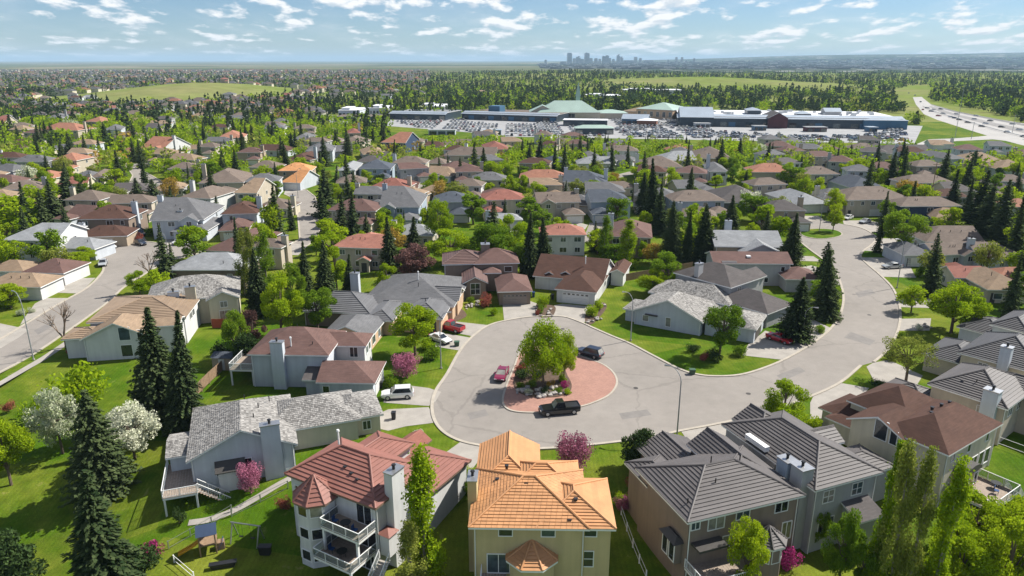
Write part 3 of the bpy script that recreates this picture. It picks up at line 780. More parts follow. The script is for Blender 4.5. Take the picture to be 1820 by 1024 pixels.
    def face_pt(s, bi, face, u):
        x0, y0, x1, y1, ze, ov, base, kind = s.blocks[bi]
        x0 += ov; y0 += ov; x1 -= ov; y1 -= ov
        if face == 'S': return (x0 + u, y0), 0
        if face == 'E': return (x1, y0 + u), math.pi / 2
        if face == 'N': return (x1 - u, y1), math.pi
        return (x0, y1 - u), -math.pi / 2
    def win(s, bi, face, u, z, w=1.2, h=1.2, style='two', near=None):
        near = s.near if near is None else near
        (x, y), a = s.face_pt(bi, face, u)
        g, f = window_data(w, h, style, near)
        o = link('window', g, s.root, (x, y, z), a)
        if f: link('frame', f, o)
        return o
    def panel(s, name, bi, face, u, z, w, h, mat, prot=0.05, lines=0):
        (x, y), a = s.face_pt(bi, face, u)
        mb = MB()
        if lines:
            for k in range(lines):
                mb.box(-w / 2, -prot, h * k / lines + .015, w / 2, .04, h * (k + 1) / lines - .015)
        else: mb.box(-w / 2, -prot, 0, w / 2, .04, h)
        o = mb.obj(name, mat, s.root); o.location = (x, y, z); o.rotation_euler[2] = a
        return o
    def garage(s, bi, face, u, w=4.8, h=2.2, mat=None, z=0.05):
        o = s.panel('garage_door', bi, face, u, z, w, h, mat or M_GARAGE, .05, 4)
        if s.near:
            for k in range(6):
                mb = MB(); x = -w / 2 + w * (k + .5) / 6; mb.box(x - .28, -.065, h * .80, x + .28, -.05, h * .92); mb.obj('door_window', M_GLASS, o)
        return o
    def chimney(s, x, y, w, d, z0, z1, wall=None, cap=True):
        mb = MB(); mb.box(x, y, z0, x + w, y + d, z1); o = mb.obj('chimney', WALL[wall or s.wall], s.root)
        if cap:
            mb = MB(); mb.box(x - .08, y - .08, z1, x + w + .08, y + d + .08, z1 + .12); c = mb.obj('chimney_cap', M_METAL, o)
            mb = MB(); mb.tube((x + w * .5, y + d * .5, z1 + .1), (x + w * .5, y + d * .5, z1 + .6), .16, .16, 8); mb.tube((x + w * .5, y + d * .5, z1 + .6), (x + w * .5, y + d * .5, z1 + .7), .26, .2, 8); mb.obj('flue', M_BLACK, o)
        return o
    def vent(s, x, y, z, kind='pipe'):
        mb = MB()
        if kind == 'pipe': mb.tube((x, y, z - .3), (x, y, z + .55), .07, .07, 6)
        elif kind == 'tall': mb.tube((x, y, z - .3), (x, y, z + 1.3), .1, .1, 8, 0); mb.tube((x, y, z + 1.3), (x, y, z + 1.5), .18, .14, 8)
        else: mb.box(x - .14, y - .14, z - .3, x + .14, y + .14, z + .06); mb.box(x - .2, y - .2, z + .06, x + .2, y + .2, z + .11)
        mb.obj('roof_vent', M_TRIM if kind == 'tall' else M_BLACK, s.root)
    def deck(s, x0, y0, x1, y1, z, rails='SEW', ground_z=0, glass=False, posts=True, mat=None, fmat=None):
        mb = MB()
        n = max(2, int((x1 - x0) / .3))
        mb.box(x0, y0, z - .3, x1, y1, z - .05); d = mb.obj('deck', fmat or M_TRIM, s.root)
        for i in range(n):      # deck boards
            b2 = MB(); b2.box(x0 + (x1 - x0) * i / n + .01, y0, z - .05, x0 + (x1 - x0) * (i + 1) / n - .01, y1, z); b2.obj('deck_board', mat or M_DECK, d)
        if posts:
            for px, py in ((x0 + .15, y0 + .15), (x1 - .15, y0 + .15)):
                p = MB(); p.box(px - .1, py - .1, ground_z, px + .1, py + .1, z - .3); p.obj('deck_post', fmat or M_TRIM, d)
        segs = {'S': ((x0, y0), (x1, y0)), 'E': ((x1, y0), (x1, y1)), 'W': ((x0, y0), (x0, y1)), 'N': ((x0, y1), (x1, y1))}
        for r in rails: railing(d, (*segs[r][0], z), (*segs[r][1], z), glass)
        return d
    def finish(s, label, group=None):
        tag(s.root, label, 'house', group)
        return s
def railing(parent, a, b_, glass=False, h=1.0, name='railing'):
    a, b_ = Vector(a), Vector(b_); mb = MB(); up = Vector((0, 0, 1))
    mb.tube(a + up * h, b_ + up * h, .05, .05, 4); mb.tube(a + up * .12, b_ + up * .12, .035, .035, 4)
    L = (b_ - a).length; n = max(1, round(L / 1.5))
    for i in range(n + 1):
        p = a + (b_ - a) * (i / n); mb.tube(p, p + up * h, .05, .05, 4)
    if not glass:
        k = int(L / .22)
        for i in range(k):
            p = a + (b_ - a) * ((i + .5) / k); mb.tube(p + up * .12, p + up * h, .018, .018, 4, cap=False)
    o = mb.obj(name, M_TRIM, parent)
    if glass:
        g = MB(); t = (b_ - a).normalized().cross(up) * .012
        for q in (t, -t):
            g.face([a + up * .14 + q, b_ + up * .14 + q, b_ + up * (h - .06) + q, a + up * (h - .06) + q])
        g.obj('glass_panel', M_RAILGLASS, o)
    return o
def stairs(parent, a, b_, w, n, mat=None):
    """Flight from top a down to b (local 3-D), w wide."""
    a, b_ = Vector(a), Vector(b_); d = (b_ - a); side = Vector((-d.y, d.x, 0)).normalized() * w / 2
    mb = MB()
    for i in range(n):
        p = a + d * (i / n); q = a + d * ((i + 1) / n); z = p.z - (a.z - b_.z) / n
        mb.face([Vector((p.x, p.y, z)) + side, Vector((p.x, p.y, z)) - side, Vector((q.x, q.y, z)) - side, Vector((q.x, q.y, z)) + side])
        mb.face([Vector((q.x, q.y, z)) + side, Vector((q.x, q.y, z)) - side, Vector((q.x, q.y, z - .19)) - side, Vector((q.x, q.y, z - .19)) + side])
    o = mb.obj('stairs', mat or M_CONC, parent)
    for sgn in (1, -1): railing(o, a + side * sgn, b_ + side * sgn)
    return o
m, nt, b = new_mat('cedar_shake_pieces')
g = nt.nodes.new('ShaderNodeNewGeometry'); cr = nt.nodes.new('ShaderNodeValToRGB')
for i, (p, c) in enumerate([(0.0, (0.15, 0.14, 0.13)), (0.35, (0.23, 0.22, 0.205)), (0.7, (0.30, 0.285, 0.265)), (1.0, (0.37, 0.355, 0.33))]):
    e = cr.color_ramp.elements[i] if i < 2 else cr.color_ramp.elements.new(p)
    e.position = p; e.color = (*c, 1)
nt.links.new(g.outputs['Random Per Island'], cr.inputs[0]); n2 = noise(nt, 0.6, 5)
nt.links.new(mul(nt, cr.outputs[0], n2.outputs['Fac'], 0.85, 1.12), b.inputs['Base Color']); b.inputs['Roughness'].default_value = 0.9
TILE['shake'] = m

random.seed(5)
LAND = []      # (photo x, photo y, phrase): things other labels can refer to
# --- red-tiled house, nearest left of centre
h = House((667, 905), (757, 836), 5.5, (504, 843), wall='white', roof='red')
W_, D_ = h.w + .6, h.d
h.block(0, 0, W_, D_, 5.5, 'hip', .56, mode='course', step=.46, trim=M_BROWNTRIM)
h.block(W_ - 2.4, -.9, 15.9, 6.2, 3.0, 'gxl', .45, mode='course', step=.46, trim=M_BROWNTRIM)
h.block(W_ - 1.5, 5.5, 13.5, 11.2, 4.6, 'gxl', .48, mode='course', step=.46, trim=M_BROWNTRIM)
h.block(11.2, 5.8, 17.2, 9.2, 3.2, 'gx', .6, roof='red', trim=M_BROWNTRIM)
h.block(-2.9, 5.3, 1.9, 10.1, 4.9, 'n8', .95, ov=.35, mode='course', step=.46, trim=M_BROWNTRIM)
for u, z in ((1.4, 3.7), (1.4, .7), (1.4, -2.1)):
    for k, face in ((3, 'a'),):
        pass
def turret_windows(h, cx, cy, r, n, ks, zs, w, hh):
    for k in ks:
        a = 2 * math.pi * (k + 1) / n; rr = r * math.cos(math.pi / n)
        for z in zs:
            g, f = window_data(w, hh, 'one', True)
            o = link('window', g, h.root, (cx + rr * math.cos(a), cy + rr * math.sin(a), z), a + math.pi / 2); link('frame', f, o)
turret_windows(h, -.5, 7.7, 2.05, 8, (2, 3, 4), (3.45, .8, -1.9), 1.15, 1.15)
h.win(0, 'W', 10.3, 2.8, 1.9, 2.2, 'two'); h.win(0, 'W', 10.6, .2, 2.2, 2.0, 'two'); h.win(0, 'W', 7.2, .2, 1.0, 2.0, 'one'); h.win(0, 'W', 10.4, -2.6, 2.4, 2.1, 'three')
h.win(0, 'W', 1.0, .6, .8, 1.2, 'one'); h.win(0, 'W', 1.0, 3.3, .8, .9, 'one')
d1 = h.deck(-2.1, .5, .45, 5.6, 2.75, 'SWN', .0, True, posts=False); d2 = h.deck(-3.4, .6, .45, 5.6, .05, 'SWN', -2.9, True)
for yy in (.7, 5.2):
    p = MB(); p.box(-2.1, yy, .05, -1.86, yy + .24, 2.45); p.obj('balcony_post', M_TRIM, h.root)
h.chimney(2.1, -.55, 1.9, 1.05, -2.8, 8.3, 'white')
h.win(1, 'S', 1.2, .9, 1.1, 1.1); h.win(0, 'S', 6.4, 3.2, .9, 1.1, 'one')
mb = MB(); mb.box(.7, -.9, -.4, 2.0, .3, 2.1); bay = mb.obj('bay', WALL['white'], h.root)
mb = MB(); pts, _ = roof_planes(.5, -1.1, 2.2, .6, 2.1, 'hx', .5)
for p in pts: mb.face(p)
mb.obj('bay_roof', TILE['red'], bay)
for x, y, z in ((2.6, 6.2, 7.0), (2.2, 5.0, 6.8), (1.9, 3.9, 6.6)): h.vent(x, y, z, 'box')
h.vent(4.6, 8.9, 8.2, 'tall')
stairs(h.root, (-.2, -1.0, .1), (-3.6, -1.4, -2.6), 1.2, 14)
h.finish('white stucco house with red tile roof, corner turret and two stacked balconies'); LAND.append((620, 860, 'red-tiled turret house'))

def furniture(h, x, y, z, kind, label):
    p = h.world(x, y); r_ = link(kind, None, None, (p.x, p.y, z), h.ang + random.uniform(-.4, .4))
    if kind == 'patio_table':
        mb = MB(); mb.tube((0, 0, .68), (0, 0, .73), .55, .55, 14); mb.obj('table_top', M_BLACK, r_)
        for a in range(4):
            mb = MB(); mb.tube((.35 * math.cos(a * 1.57), .35 * math.sin(a * 1.57), 0), (.3 * math.cos(a * 1.57), .3 * math.sin(a * 1.57), .68), .025, .025, 5); mb.obj('leg', M_BLACK, r_)
    else:
        mb = MB(); mb.box(-.25, -.25, .4, .25, .25, .46); mb.obj('seat', M_BLUEPL, r_)
        mb = MB(); mb.box(-.25, .2, .46, .25, .26, .95); mb.obj('backrest', M_BLUEPL, r_)
        for sx in (-.22, .22):
            for sy in (-.22, .22): mb = MB(); mb.tube((sx, sy, 0), (sx, sy, .42), .02, .02, 4); mb.obj('leg', M_BLACK, r_)
    tag(r_, label, 'table' if kind == 'patio_table' else 'chair')
furniture(h, -1.0, 3.2, 2.76, 'patio_table', 'round dark table on the upper balcony of the red-tiled house'); furniture(h, -1.0, 4.6, 2.76, 'patio_chair', 'navy chair at the left end of the upper balcony'); furniture(h, -1.2, 1.8, 2.76, 'patio_chair', 'navy chair right of the table on the upper balcony')
furniture(h, -2.0, 3.0, .06, 'patio_table', 'round dark table on the lower balcony of the red-tiled house'); furniture(h, -2.0, 4.4, .06, 'patio_chair', 'navy chair at the left end of the lower balcony')

# --- orange-tiled house in the middle of the near row
h = House((832, 938), (1096, 942), 5.5, wall='yellow', roof='orange')
h.block(0, 0, 11.6, 10.4, 5.5, 'hip', .46, mode='tiles', step=.36)
h.block(6.4, .12, 14.1, 8.8, 5.45, 'hip', .42, mode='course', step=.36)
h.block(3.0, 5.6, 11.2, 12.6, 5.25, 'hip', .5, roof='orange', mode='course', step=.36)
h.block(0.05, 7.4, 7.0, 16.4, 5.1, 'gyf', .5, roof='orange', mode='course', step=.36)
h.block(3.4, -2.1, 8.8, 3.3, 2.2, 'n8', .62, ov=.4, mode='course', step=.36)
turret_windows(h, 6.1, .6, 2.2, 8, (4, 5, 6), (.5,), 1.1, 1.3)
for u in (3.1, 7.2, 11.2): h.win(0 if u < 10 else 1, 'S', u if u < 10 else u - 6.4, 4.35, 1.25, .8, 'one')
h.win(1, 'S', 4.2, .9, 2.0, 1.7, 'grid')
h.win(0, 'S', 2.4, .1, 2.1, 2.1, 'two'); h.win(0, 'S', 2.2, -2.6, 2.0, 1.9, 'two')
h.deck(1.2, -1.9, 3.6, .45, .0, 'SW', -2.9)
h.chimney(-.35, 3.9, .9, 2.0, -2.7, 8.0, 'yellow')
for x, y, z in ((5.5, 4.6, 7.5), (6.7, 4.5, 7.4), (10.4, 3.0, 6.8), (9.7, .9, 5.9), (3.4, 8.9, 6.8), (2.5, 6.5, 6.7)): h.vent(x, y, z, 'box')
h.finish('yellow house with orange clay-tile roof, tiled bay and three small upper windows'); LAND.append((965, 900, 'orange-tiled house'))

# --- dark-tiled house with the tiled bay, right of the orange one
h = House((1222, 930), (1434, 882), 5.5, (1127, 832), wall='taupe', roof='charcoal')
h.block(0, 0, h.w, h.d, 5.5, 'hip', .43, mode='course', step=.42)
h.block(4.4, h.d - 2, 11.5, 18.0, 3.1, 'gyf', .42, mode='course', step=.42)
h.block(8.2, 4.0, 13.6, 13.2, 5.35, 'gyf', .62, roof='charcoal', mode='course', step=.42)
h.block(.4, 8.4, 5.0, 13.6, 4.3, 'hip', .4, mode='course', step=.42)
h.block(7.3, -2.6, 11.1, 1.2, 2.0, 'n8', .75, ov=.35, mode='course', step=.3)
turret_windows(h, 9.2, -.7, 1.5, 8, (4, 5, 6), (.1,), .85, 1.4)
for u, w, hh in ((.6, .9, .9), (3.0, 1.8, 1.4), (6.1, 1.5, .95), (10.8, 1.5, 1.2)): h.win(0, 'S', u + .2, 5.35 - hh - .25, w, hh)
h.win(0, 'S', 4.9, 1.2, 1.4, 1.3); h.win(0, 'S', 12.0, .4, 1.1, 2.0); h.win(0, 'S', 2.6, -2.4, 2.2, 2.0, 'two')
mb = MB(); mb.box(-.35, 1.2, -.1, .5, 3.6, 2.4); bay = mb.obj('bay', WALL['taupe'], h.root)
mb = MB(); pts, _ = roof_planes(-.7, .9, .8, 3.9, 2.4, 'hy', .7)
for p in pts: mb.face(p)
mb.obj('bay_roof', M_DARKTRIM, bay)
for yy in (1.75, 3.0):
    g, f = window_data(.85, 1.9, 'one', True); o = link('window', g, h.root, (-.36, yy, .2), -math.pi / 2); link('frame', f, o)
mb = MB(); mb.box(.9, -1.1, 2.5, 4.2, .5, 2.75); mb.obj('awning', M_DARKTRIM, h.root)
h.deck(.4, -3.2, 5.6, .45, .0, 'SW', -2.9)
for x, y, z in ((6.2, 5.6, 7.9), (5.2, 3.2, 6.9), (1.3, 2.1, 6.1), (9.6, 5.3, 7.6)): h.vent(x, y, z, 'pipe')
h.finish('taupe house with dark tile roof, black awning and tiled eight-sided bay'); LAND.append((1280, 880, 'dark-tiled house with the bay'))

# --- dark-tiled house with twin chimneys behind it
h = House((1449, 873), (1560, 835), 5.5, (1295, 752), wall='grey', roof='charcoal')
h.block(0, 0, h.w + .2, h.d, 5.5, 'hy', .46, mode='course', step=.42)
h.block(3.2, 6.8, 11.0, 10.6, 5.3, 'gx', .62, roof='charcoal', mode='course', step=.42)
h.block(2.5, 11.4, 8.0, 16.6, 5.2, 'gyf', .55, roof='charcoal', mode='course', step=.42)
h.block(8.6, 3.2, 15.6, 8.6, 3.0, 'hip', .42, mode='course', step=.42)
h.chimney(-.85, 3.3, 1.4, 1.6, -2.4, 7.0, 'blue', True); h.chimney(-.75, 1.2, 1.5, 1.7, -2.4, 7.2, 'grey', True)
h.win(0, 'S', 2.0, 3.3, 1.4, 1.4, 'grid'); h.win(0, 'S', 6.0, 3.3, 1.4, 1.4, 'grid'); h.win(0, 'S', 2.2, -.4, 2.0, 1.7, 'three'); h.win(0, 'W', 9.2, 4.0, 1.3, 1.0); h.win(0, 'S', 6.4, -.2, 1.5, 1.5)
mb = MB(); mb.box(-.1, 7.6, 5.9, .55, 11.0, 6.5); mb.obj('skylight', M_TRIM, h.root)
h.block(4.4, -2.2, 8.2, 1.0, 1.9, 'shed', .35)
h.finish('grey house with dark tile roof and two boxy chimneys on its side'); LAND.append((1440, 810, 'twin-chimney house'))

# --- brown-shingled house lower right
h = House((1687, 810), (1797, 757), 5.5, (1612, 781), wall='cream', roof='brown')
h.block(0, 0, 13.4, 8.2, 5.5, 'hip', .58)
h.block(-.5, 4.4, 8.6, 12.1, 5.1, 'gxl', .48)
h.block(4.6, 6.6, 14.2, 15.2, 4.9, 'hip', .6)
h.block(3.2, 11.4, 10.8, 18.2, 3.0, 'hip', .44)
h.block(1.6, 10.6, 4.6, 16.2, 2.9, 'hip', .4)
h.win(1, 'W', 3.8, 4.0, 1.5, 2.4, 'one'); h.win(1, 'W', 5.4, 4.0, .8, 1.7, 'one')
for u in (1.8, 5.6, 10.2): h.win(0, 'S', u, 3.8, .75, 1.2, 'one')
h.win(0, 'S', 9.6, .5, 1.2, 1.9, 'one'); h.win(0, 'S', 11.2, .5, 1.2, 1.9, 'one'); h.win(0, 'S', 7.6, .4, 1.8, 2.0)
mb = MB(); mb.box(3.0, -.9, -2.6, 6.6, .5, 2.2); bay = mb.obj('bay', WALL['peach'], h.root)
mb = MB()
for k in range(6):
    a0, a1 = math.pi * k / 6, math.pi * (k + 1) / 6
    mb.face([(4.8 - 2.0 * math.cos(a0), -1.1, 2.2 + .9 * math.sin(a0)), (4.8 - 2.0 * math.cos(a1), -1.1, 2.2 + .9 * math.sin(a1)), (4.8 - 2.0 * math.cos(a1), .6, 2.2 + .9 * math.sin(a1)), (4.8 - 2.0 * math.cos(a0), .6, 2.2 + .9 * math.sin(a0))])
    mb.face([(4.8, -1.1, 2.2), (4.8 - 2.0 * math.cos(a1), -1.1, 2.2 + .9 * math.sin(a1)), (4.8 - 2.0 * math.cos(a0), -1.1, 2.2 + .9 * math.sin(a0))])
mb.obj('bay_roof', M_DARKTRIM, bay)
for x in (3.8, 5.8):
    g, f = window_data(.8, 1.4, 'one', True); o = link('window', g, h.root, (x, -.92, .4), 0); link('frame', f, o)
h.deck(2.2, -4.6, 8.6, .45, .0, 'SEW', -2.9, True)
furniture(h, 7.4, -2.6, .01, 'patio_table', 'round dark table on the deck of the brown-shingled house'); furniture(h, 6.2, -3.2, .01, 'patio_chair', 'navy chair on the deck of the brown-shingled house')
stairs(h.root, (8.6, -3.8, 0), (11.4, -3.8, -2.6), 1.4, 12, M_DECK)
for x, y, z in ((6.0, 5.2, 7.6), (7.6, 4.9, 7.7), (9.4, 4.8, 7.6), (4.6, 4.6, 7.6)): h.vent(x, y, z, 'box')
h.finish('cream house with brown shingle roof, arched bay roof and glass-railed deck'); LAND.append((1640, 760, 'brown-shingled house at lower right'))

# --- dark-tiled houses along the right edge
h = House((1791, 728), (1850, 693), 5.5, (1645, 684), wall='beige', roof='charcoal')
h.block(0, 0, 11.5, h.d, 5.5, 'hip', .5, mode='course', step=.42)
h.block(6.0, -4.5, 13.0, 6.0, 5.3, 'gyn', .45, roof='charcoal', mode='course', step=.42)
h.block(-2.6, h.d - 1.5, 4.2, 15.6, 3.0, 'hip', .42, mode='course', step=.42)
h.chimney(-.3, 1.2, 1.3, 1.8, -.2, 7.3, 'cool', True); h.vent(2.2, 6.3, 6.6, 'box'); h.vent(2.6, 4.8, 6.7, 'pipe')
h.win(0, 'S', 2.4, 3.6, 1.3, 1.2); h.win(0, 'S', 5.4, 3.6, 1.3, 1.2); h.win(0, 'W', 6.4, 3.4, 1.1, 1.2)
h.finish('beige house with dark tile roof and pale chimney beside the brown-shingled one'); LAND.append((1760, 690, 'dark-tiled house with pale chimney'))
h = House((1757, 641), (1850, 600), 5.5, rot=41, wall='cream', roof='dark')
h.block(0, -7, 13, 4.2, 5.5, 'hip', .5, mode='course', step=.42)
h.block(2.2, 2.2, 12.5, 9.8, 3.0, 'hip', .42, mode='course', step=.42)
h.chimney(-.4, -2.6, 1.2, 1.4, 3.0, 8.2, 'cool', True); h.win(0, 'W', 3.0, 3.5, 1.1, 1.2)
h.finish('cream house with grey tile roof and square flue at right edge')
h = House((1830, 594), (1900, 560), 5.5, (1757, 577), wall='cool', roof='dark')
h.block(0, 0, 11, h.d, 5.5, 'hip', .5, mode='course', step=.42)
h.block(2.0, h.d - 2, 11, h.d + 5.5, 3.0, 'hip', .42, mode='course', step=.42)
h.finish('blue-grey house with slate-dark tile roof at the right edge')

# --- house with weathered shakes and raised deck on the left
h = House((337, 821), (529, 789), 3.2, wall='cool', roof='shake')
h.block(-.4, -.1, 12.2, 14.6, 3.2, 'gyn', .49, mode='shake', step=.3)
h.block(-3.0, 3.2, 1.2, 9.4, 2.4, 'gx', .25, mode='shake', step=.3)
h.block(8.0, 4.0, 20.5, 13.4, 3.1, 'hx', .46, mode='shake', step=.3, wall='cream')
h.block(16.3, 4.9, 23.6, 13.0, 2.8, 'hip', .42, mode='shake', step=.3, wall='cream')
h.win(0, 'S', 3.1, .5, .9, 1.5, 'one'); h.win(0, 'S', 6.2, .5, .9, 1.7, 'one')
mb = MB(); mb.box(2.9, -.7, -1.2, 5.7, .5, 1.6); mb.obj('bay', WALL['white'], h.root)
mb = MB(); mb.face([(2.6, -1.1, 1.6), (6.0, -1.1, 1.6), (6.0, .4, 2.5), (2.6, .4, 2.5)]); mb.face([(2.6, -1.1, 1.5), (2.6, -1.1, 1.6), (6.0, -1.1, 1.6), (6.0, -1.1, 1.5)]); mb.obj('awning', M_DARKTRIM, h.root)
h.chimney(8.1, -.45, 2.2, 1.0, -2.5, 6.4, 'cool', True)
h.panel('door', 0, 'S', 11.0, -2.2, 1.0, 2.2, M_TRIM)
dk = h.deck(-3.1, -2.2, .6, 5.6, .3, 'SW', -2.9, False)
stairs(h.root, (.6, -1.4, .3), (4.0, -1.4, -2.3), 1.0, 12, M_DECK)
h.win(2, 'S', 2.8, .6, 1.9, 1.3, 'two'); h.win(3, 'S', 4.6, .8, 1.0, 1.2, 'two'); h.garage(3, 'E', 3.6, 4.8, 2.2)
for x, y, z in ((6.4, 9.0, 6.1), (8.0, 7.4, 5.4), (7.4, 4.2, 5.6), (9.4, 9.6, 5.2)): h.vent(x, y, z, 'pipe')
h.finish('pale house with weathered grey shake roof and raised corner deck'); LAND.append((430, 760, 'shake-roofed deck house'))

# --- pale blue house with mauve roof
h = House((438, 630), (581, 632), 5.5, wall='cool', roof='mauve')
h.block(0, 0, 12.6, 10.5, 5.5, 'hip', .5)
h.block(8.0, 4.6, 17.2, 10.3, 5.2, 'gxl', .45, wall='white')
h.block(11.6, -4.2, 20.4, 4.0, 3.0, 'gxl', .42)
h.block(9.0, -2.6, 12.6, .6, 2.6, 'shed', .3, roof='charcoal')
h.chimney(3.9, -.5, 1.9, 1.0, -.2, 7.6, 'cool', True); h.vent(6.4, 1.6, 6.3, 'tall'); h.vent(9.6, 2.0, 6.4, 'pipe'); h.vent(5.8, 6.8, 7.4, 'pipe')
h.win(0, 'S', 10.4, 1.3, .9, 1.0, 'one'); h.win(2, 'S', .9, 1.2, .9, 1.0, 'one'); h.win(1, 'E', 1.6, 3.2, 1.0, 1.6, 'one'); h.win(1, 'E', 3.4, 3.2, 1.0, 1.6, 'one'); h.win(1, 'S', 6.6, 3.2, 1.2, 1.6, 'two')
h.garage(2, 'E', 3.7, 4.8, 2.2)
h.deck(-3.2, .6, .45, 8.6, 2.7, 'SW', 0, True)
h.finish('pale blue stucco house with mauve shingle roof, tall chimney and glass balcony'); LAND.append((560, 640, 'pale blue house'))

# --- long low house with grey tiles
h = House((535, 553), (657, 558), 3.0, rot=-6.5, wall='peach', roof='grey')
h.block(0, 0, 13.3, 10, 3.0, 'hip', .5, mode='course', step=.5, wall='taupe')
h.block(9.5, 5.5, 28.2, 25, 3.1, 'hip', .37)
h.block(19.6, -1.4, 27.4, 9.2, 3.0, 'hip', .42, mode='course', step=.5)
h.block(8.0, -11.2, 17.0, -.5, 2.8, 'gyn', .42)
h.block(13.0, -3.2, 18.6, 7.6, 2.9, 'hip', .4, mode='course', step=.5)
h.block(23.2, 8.6, 28.6, 15.0, 3.4, 'gx', .5, mode='course', step=.5)
h.garage(2, 'S', 3.6, 4.8, 2.2, M_DARKTRIM); h.win(3, 'E', 2.2, .7, 1.6, 1.5, 'two'); h.win(3, 'E', 5.6, .7, 1.2, 1.5, 'two'); h.win(0, 'S', 10.6, .8, 1.2, 1.2); h.win(4, 'S', 2.0, .6, 1.6, 1.5)
h.chimney(5.6, 12.2, 1.7, 1.2, 0, 6.9, 'cool', True); h.vent(20, 11, 5.4, 'pipe'); h.vent(23.0, 4.0, 4.6, 'pipe'); h.vent(19.5, 13, 6.2, 'tall')
h.finish('long low peach house with grey tile roof beside the red pickup'); LAND.append((680, 530, 'long grey-tiled house'))

# --- brown house with striped tile valley
h = House((807, 470), (893, 468), 5.5, rot=4.9, wall='taupe', roof='mauve')
h.block(-2.6, 0, 7.2, 9.4, 5.5, 'hip', .42, mode='course', step=.55)
h.block(4.2, -.4, 14.4, 9.0, 5.6, 'hip', .5)
h.block(1.6, -8.2, 7.0, 3.0, 3.6, 'gyn', .5, mode='course', step=.55)
h.block(8.6, -12.6, 15.9, -1.2, 3.0, 'hip', .46)
h.block(6.2, -3.0, 10.2, 1.0, 4.2, 'hip', .4)
h.win(2, 'S', 2.25, 1.0, 1.9, 2.4, 'grid'); h.win(1, 'S', 7.2, 3.6, 1.6, 1.1, 'one'); h.win(1, 'S', 3.2, 3.6, 1.2, .7, 'one'); h.garage(3, 'S', 3.2, 4.9, 2.2, M_GARAGED); h.win(0, 'W', 4.5, 3.2, .9, 1.2, 'one')
h.chimney(6.2, 5.2, 1.9, 1.9, 5, 8.4, 'taupe', True)
h.finish('taupe house with striped tile roof and round-arched gable window'); LAND.append((860, 490, 'taupe house with arched gable window'))

# --- brown house with white garage door, end of the cul-de-sac
h = House((988, 513), (1057, 520), 3.0, rot=-18, wall='white', roof='brown')
h.block(-7.2, 7.4, 8.6, 20.6, 3.0, 'gx', .52)
h.block(-.3, -.2, 8.6, 13.0, 3.0, 'hip', .46)
h.block(-5.6, 8.2, -1.8, 14, 3.0, 'gyn', .55, wall='grey'); h.block(-2.2, 8.7, 1.8, 15, 3.3, 'gyn', .5, wall='grey')
h.block(8.2, 15.0, 11.8, 24.6, 3.0, 'gy', .5)
h.garage(1, 'S', 4.0, 5.6, 2.3); h.win(2, 'S', 1.4, .5, 1.6, 1.8); h.win(0, 'E', 3.2, 1.0, 1.3, 1.2); h.win(0, 'E', 8.2, 1.0, 1.3, 1.2); h.panel('door', 3, 'S', 1.5, .1, 1.0, 2.1, M_DOOR)
h.vent(3.6, 11.6, 5.8, 'tall'); h.vent(9.4, 18.8, 3.9, 'pipe')
h.finish('white house with plain brown roof and white garage at cul-de-sac head'); LAND.append((1030, 495, 'brown-roofed house at the cul-de-sac head'))

# --- white house with pale shakes, right of the cul-de-sac
h = House((1138, 548), (1246, 578), 2.8, rot=-30, wall='cool', roof='shake')
h.block(-1.0, -1.9, 12.6, 10.5, 2.8, 'gyn', .46, mode='shake', step=.34)
h.block(-3.2, -.9, 3.6, 5.6, 2.5, 'hip', .36, mode='shake', step=.34)
h.block(-1.8, 9.2, 14.6, 18.6, 3.2, 'hip', .46, mode='shake', step=.34)
h.block(12.2, -.8, 21.8, 8.2, 2.8, 'hip', .42, mode='shake', step=.34)
h.win(0, 'S', 2.2, 1.0, 1.1, 1.1, 'one'); h.win(0, 'S', 6.6, .7, .9, 1.7, 'one'); h.garage(3, 'E', 3.6, 4.8, 2.2, M_DARKTRIM); h.vent(7.2, 11.8, 4.6, 'pipe'); h.vent(2.0, 12.0, 4.7, 'pipe')
mb = MB(); mb.box(1.6, -2.0, 2.35, 4.0, -1.2, 2.5); mb.obj('awning', M_DARKTRIM, h.root)
h.finish('pale blue gabled house with light shake roof, right of the cul-de-sac'); LAND.append((1230, 550, 'pale shake-roofed gabled house'))
# --- charcoal hip-roofed house behind it
h = House((1369, 557), (1397, 537), 3.0, rot=40, wall='grey', roof='charcoal')
h.block(-.8, 0, 8.5, 12, 3.0, 'hip', .5)
h.block(1.0, 9.4, 12.4, 23.5, 5.5, 'hip', .45)
h.block(6.0, 10.0, 15.0, 15.5, 5.2, 'gx', .5)
h.garage(0, 'E', 6.0, 4.8, 2.2, M_WOOD); h.win(1, 'S', 3.2, 3.6, 1.2, 1.2); h.chimney(1.4, 17.5, 1.6, 1.0, 3, 8.4, 'grey', True)
h.finish('grey house with smooth charcoal hip roof behind the light shake roof'); LAND.append((1320, 500, 'charcoal hip-roofed house'))
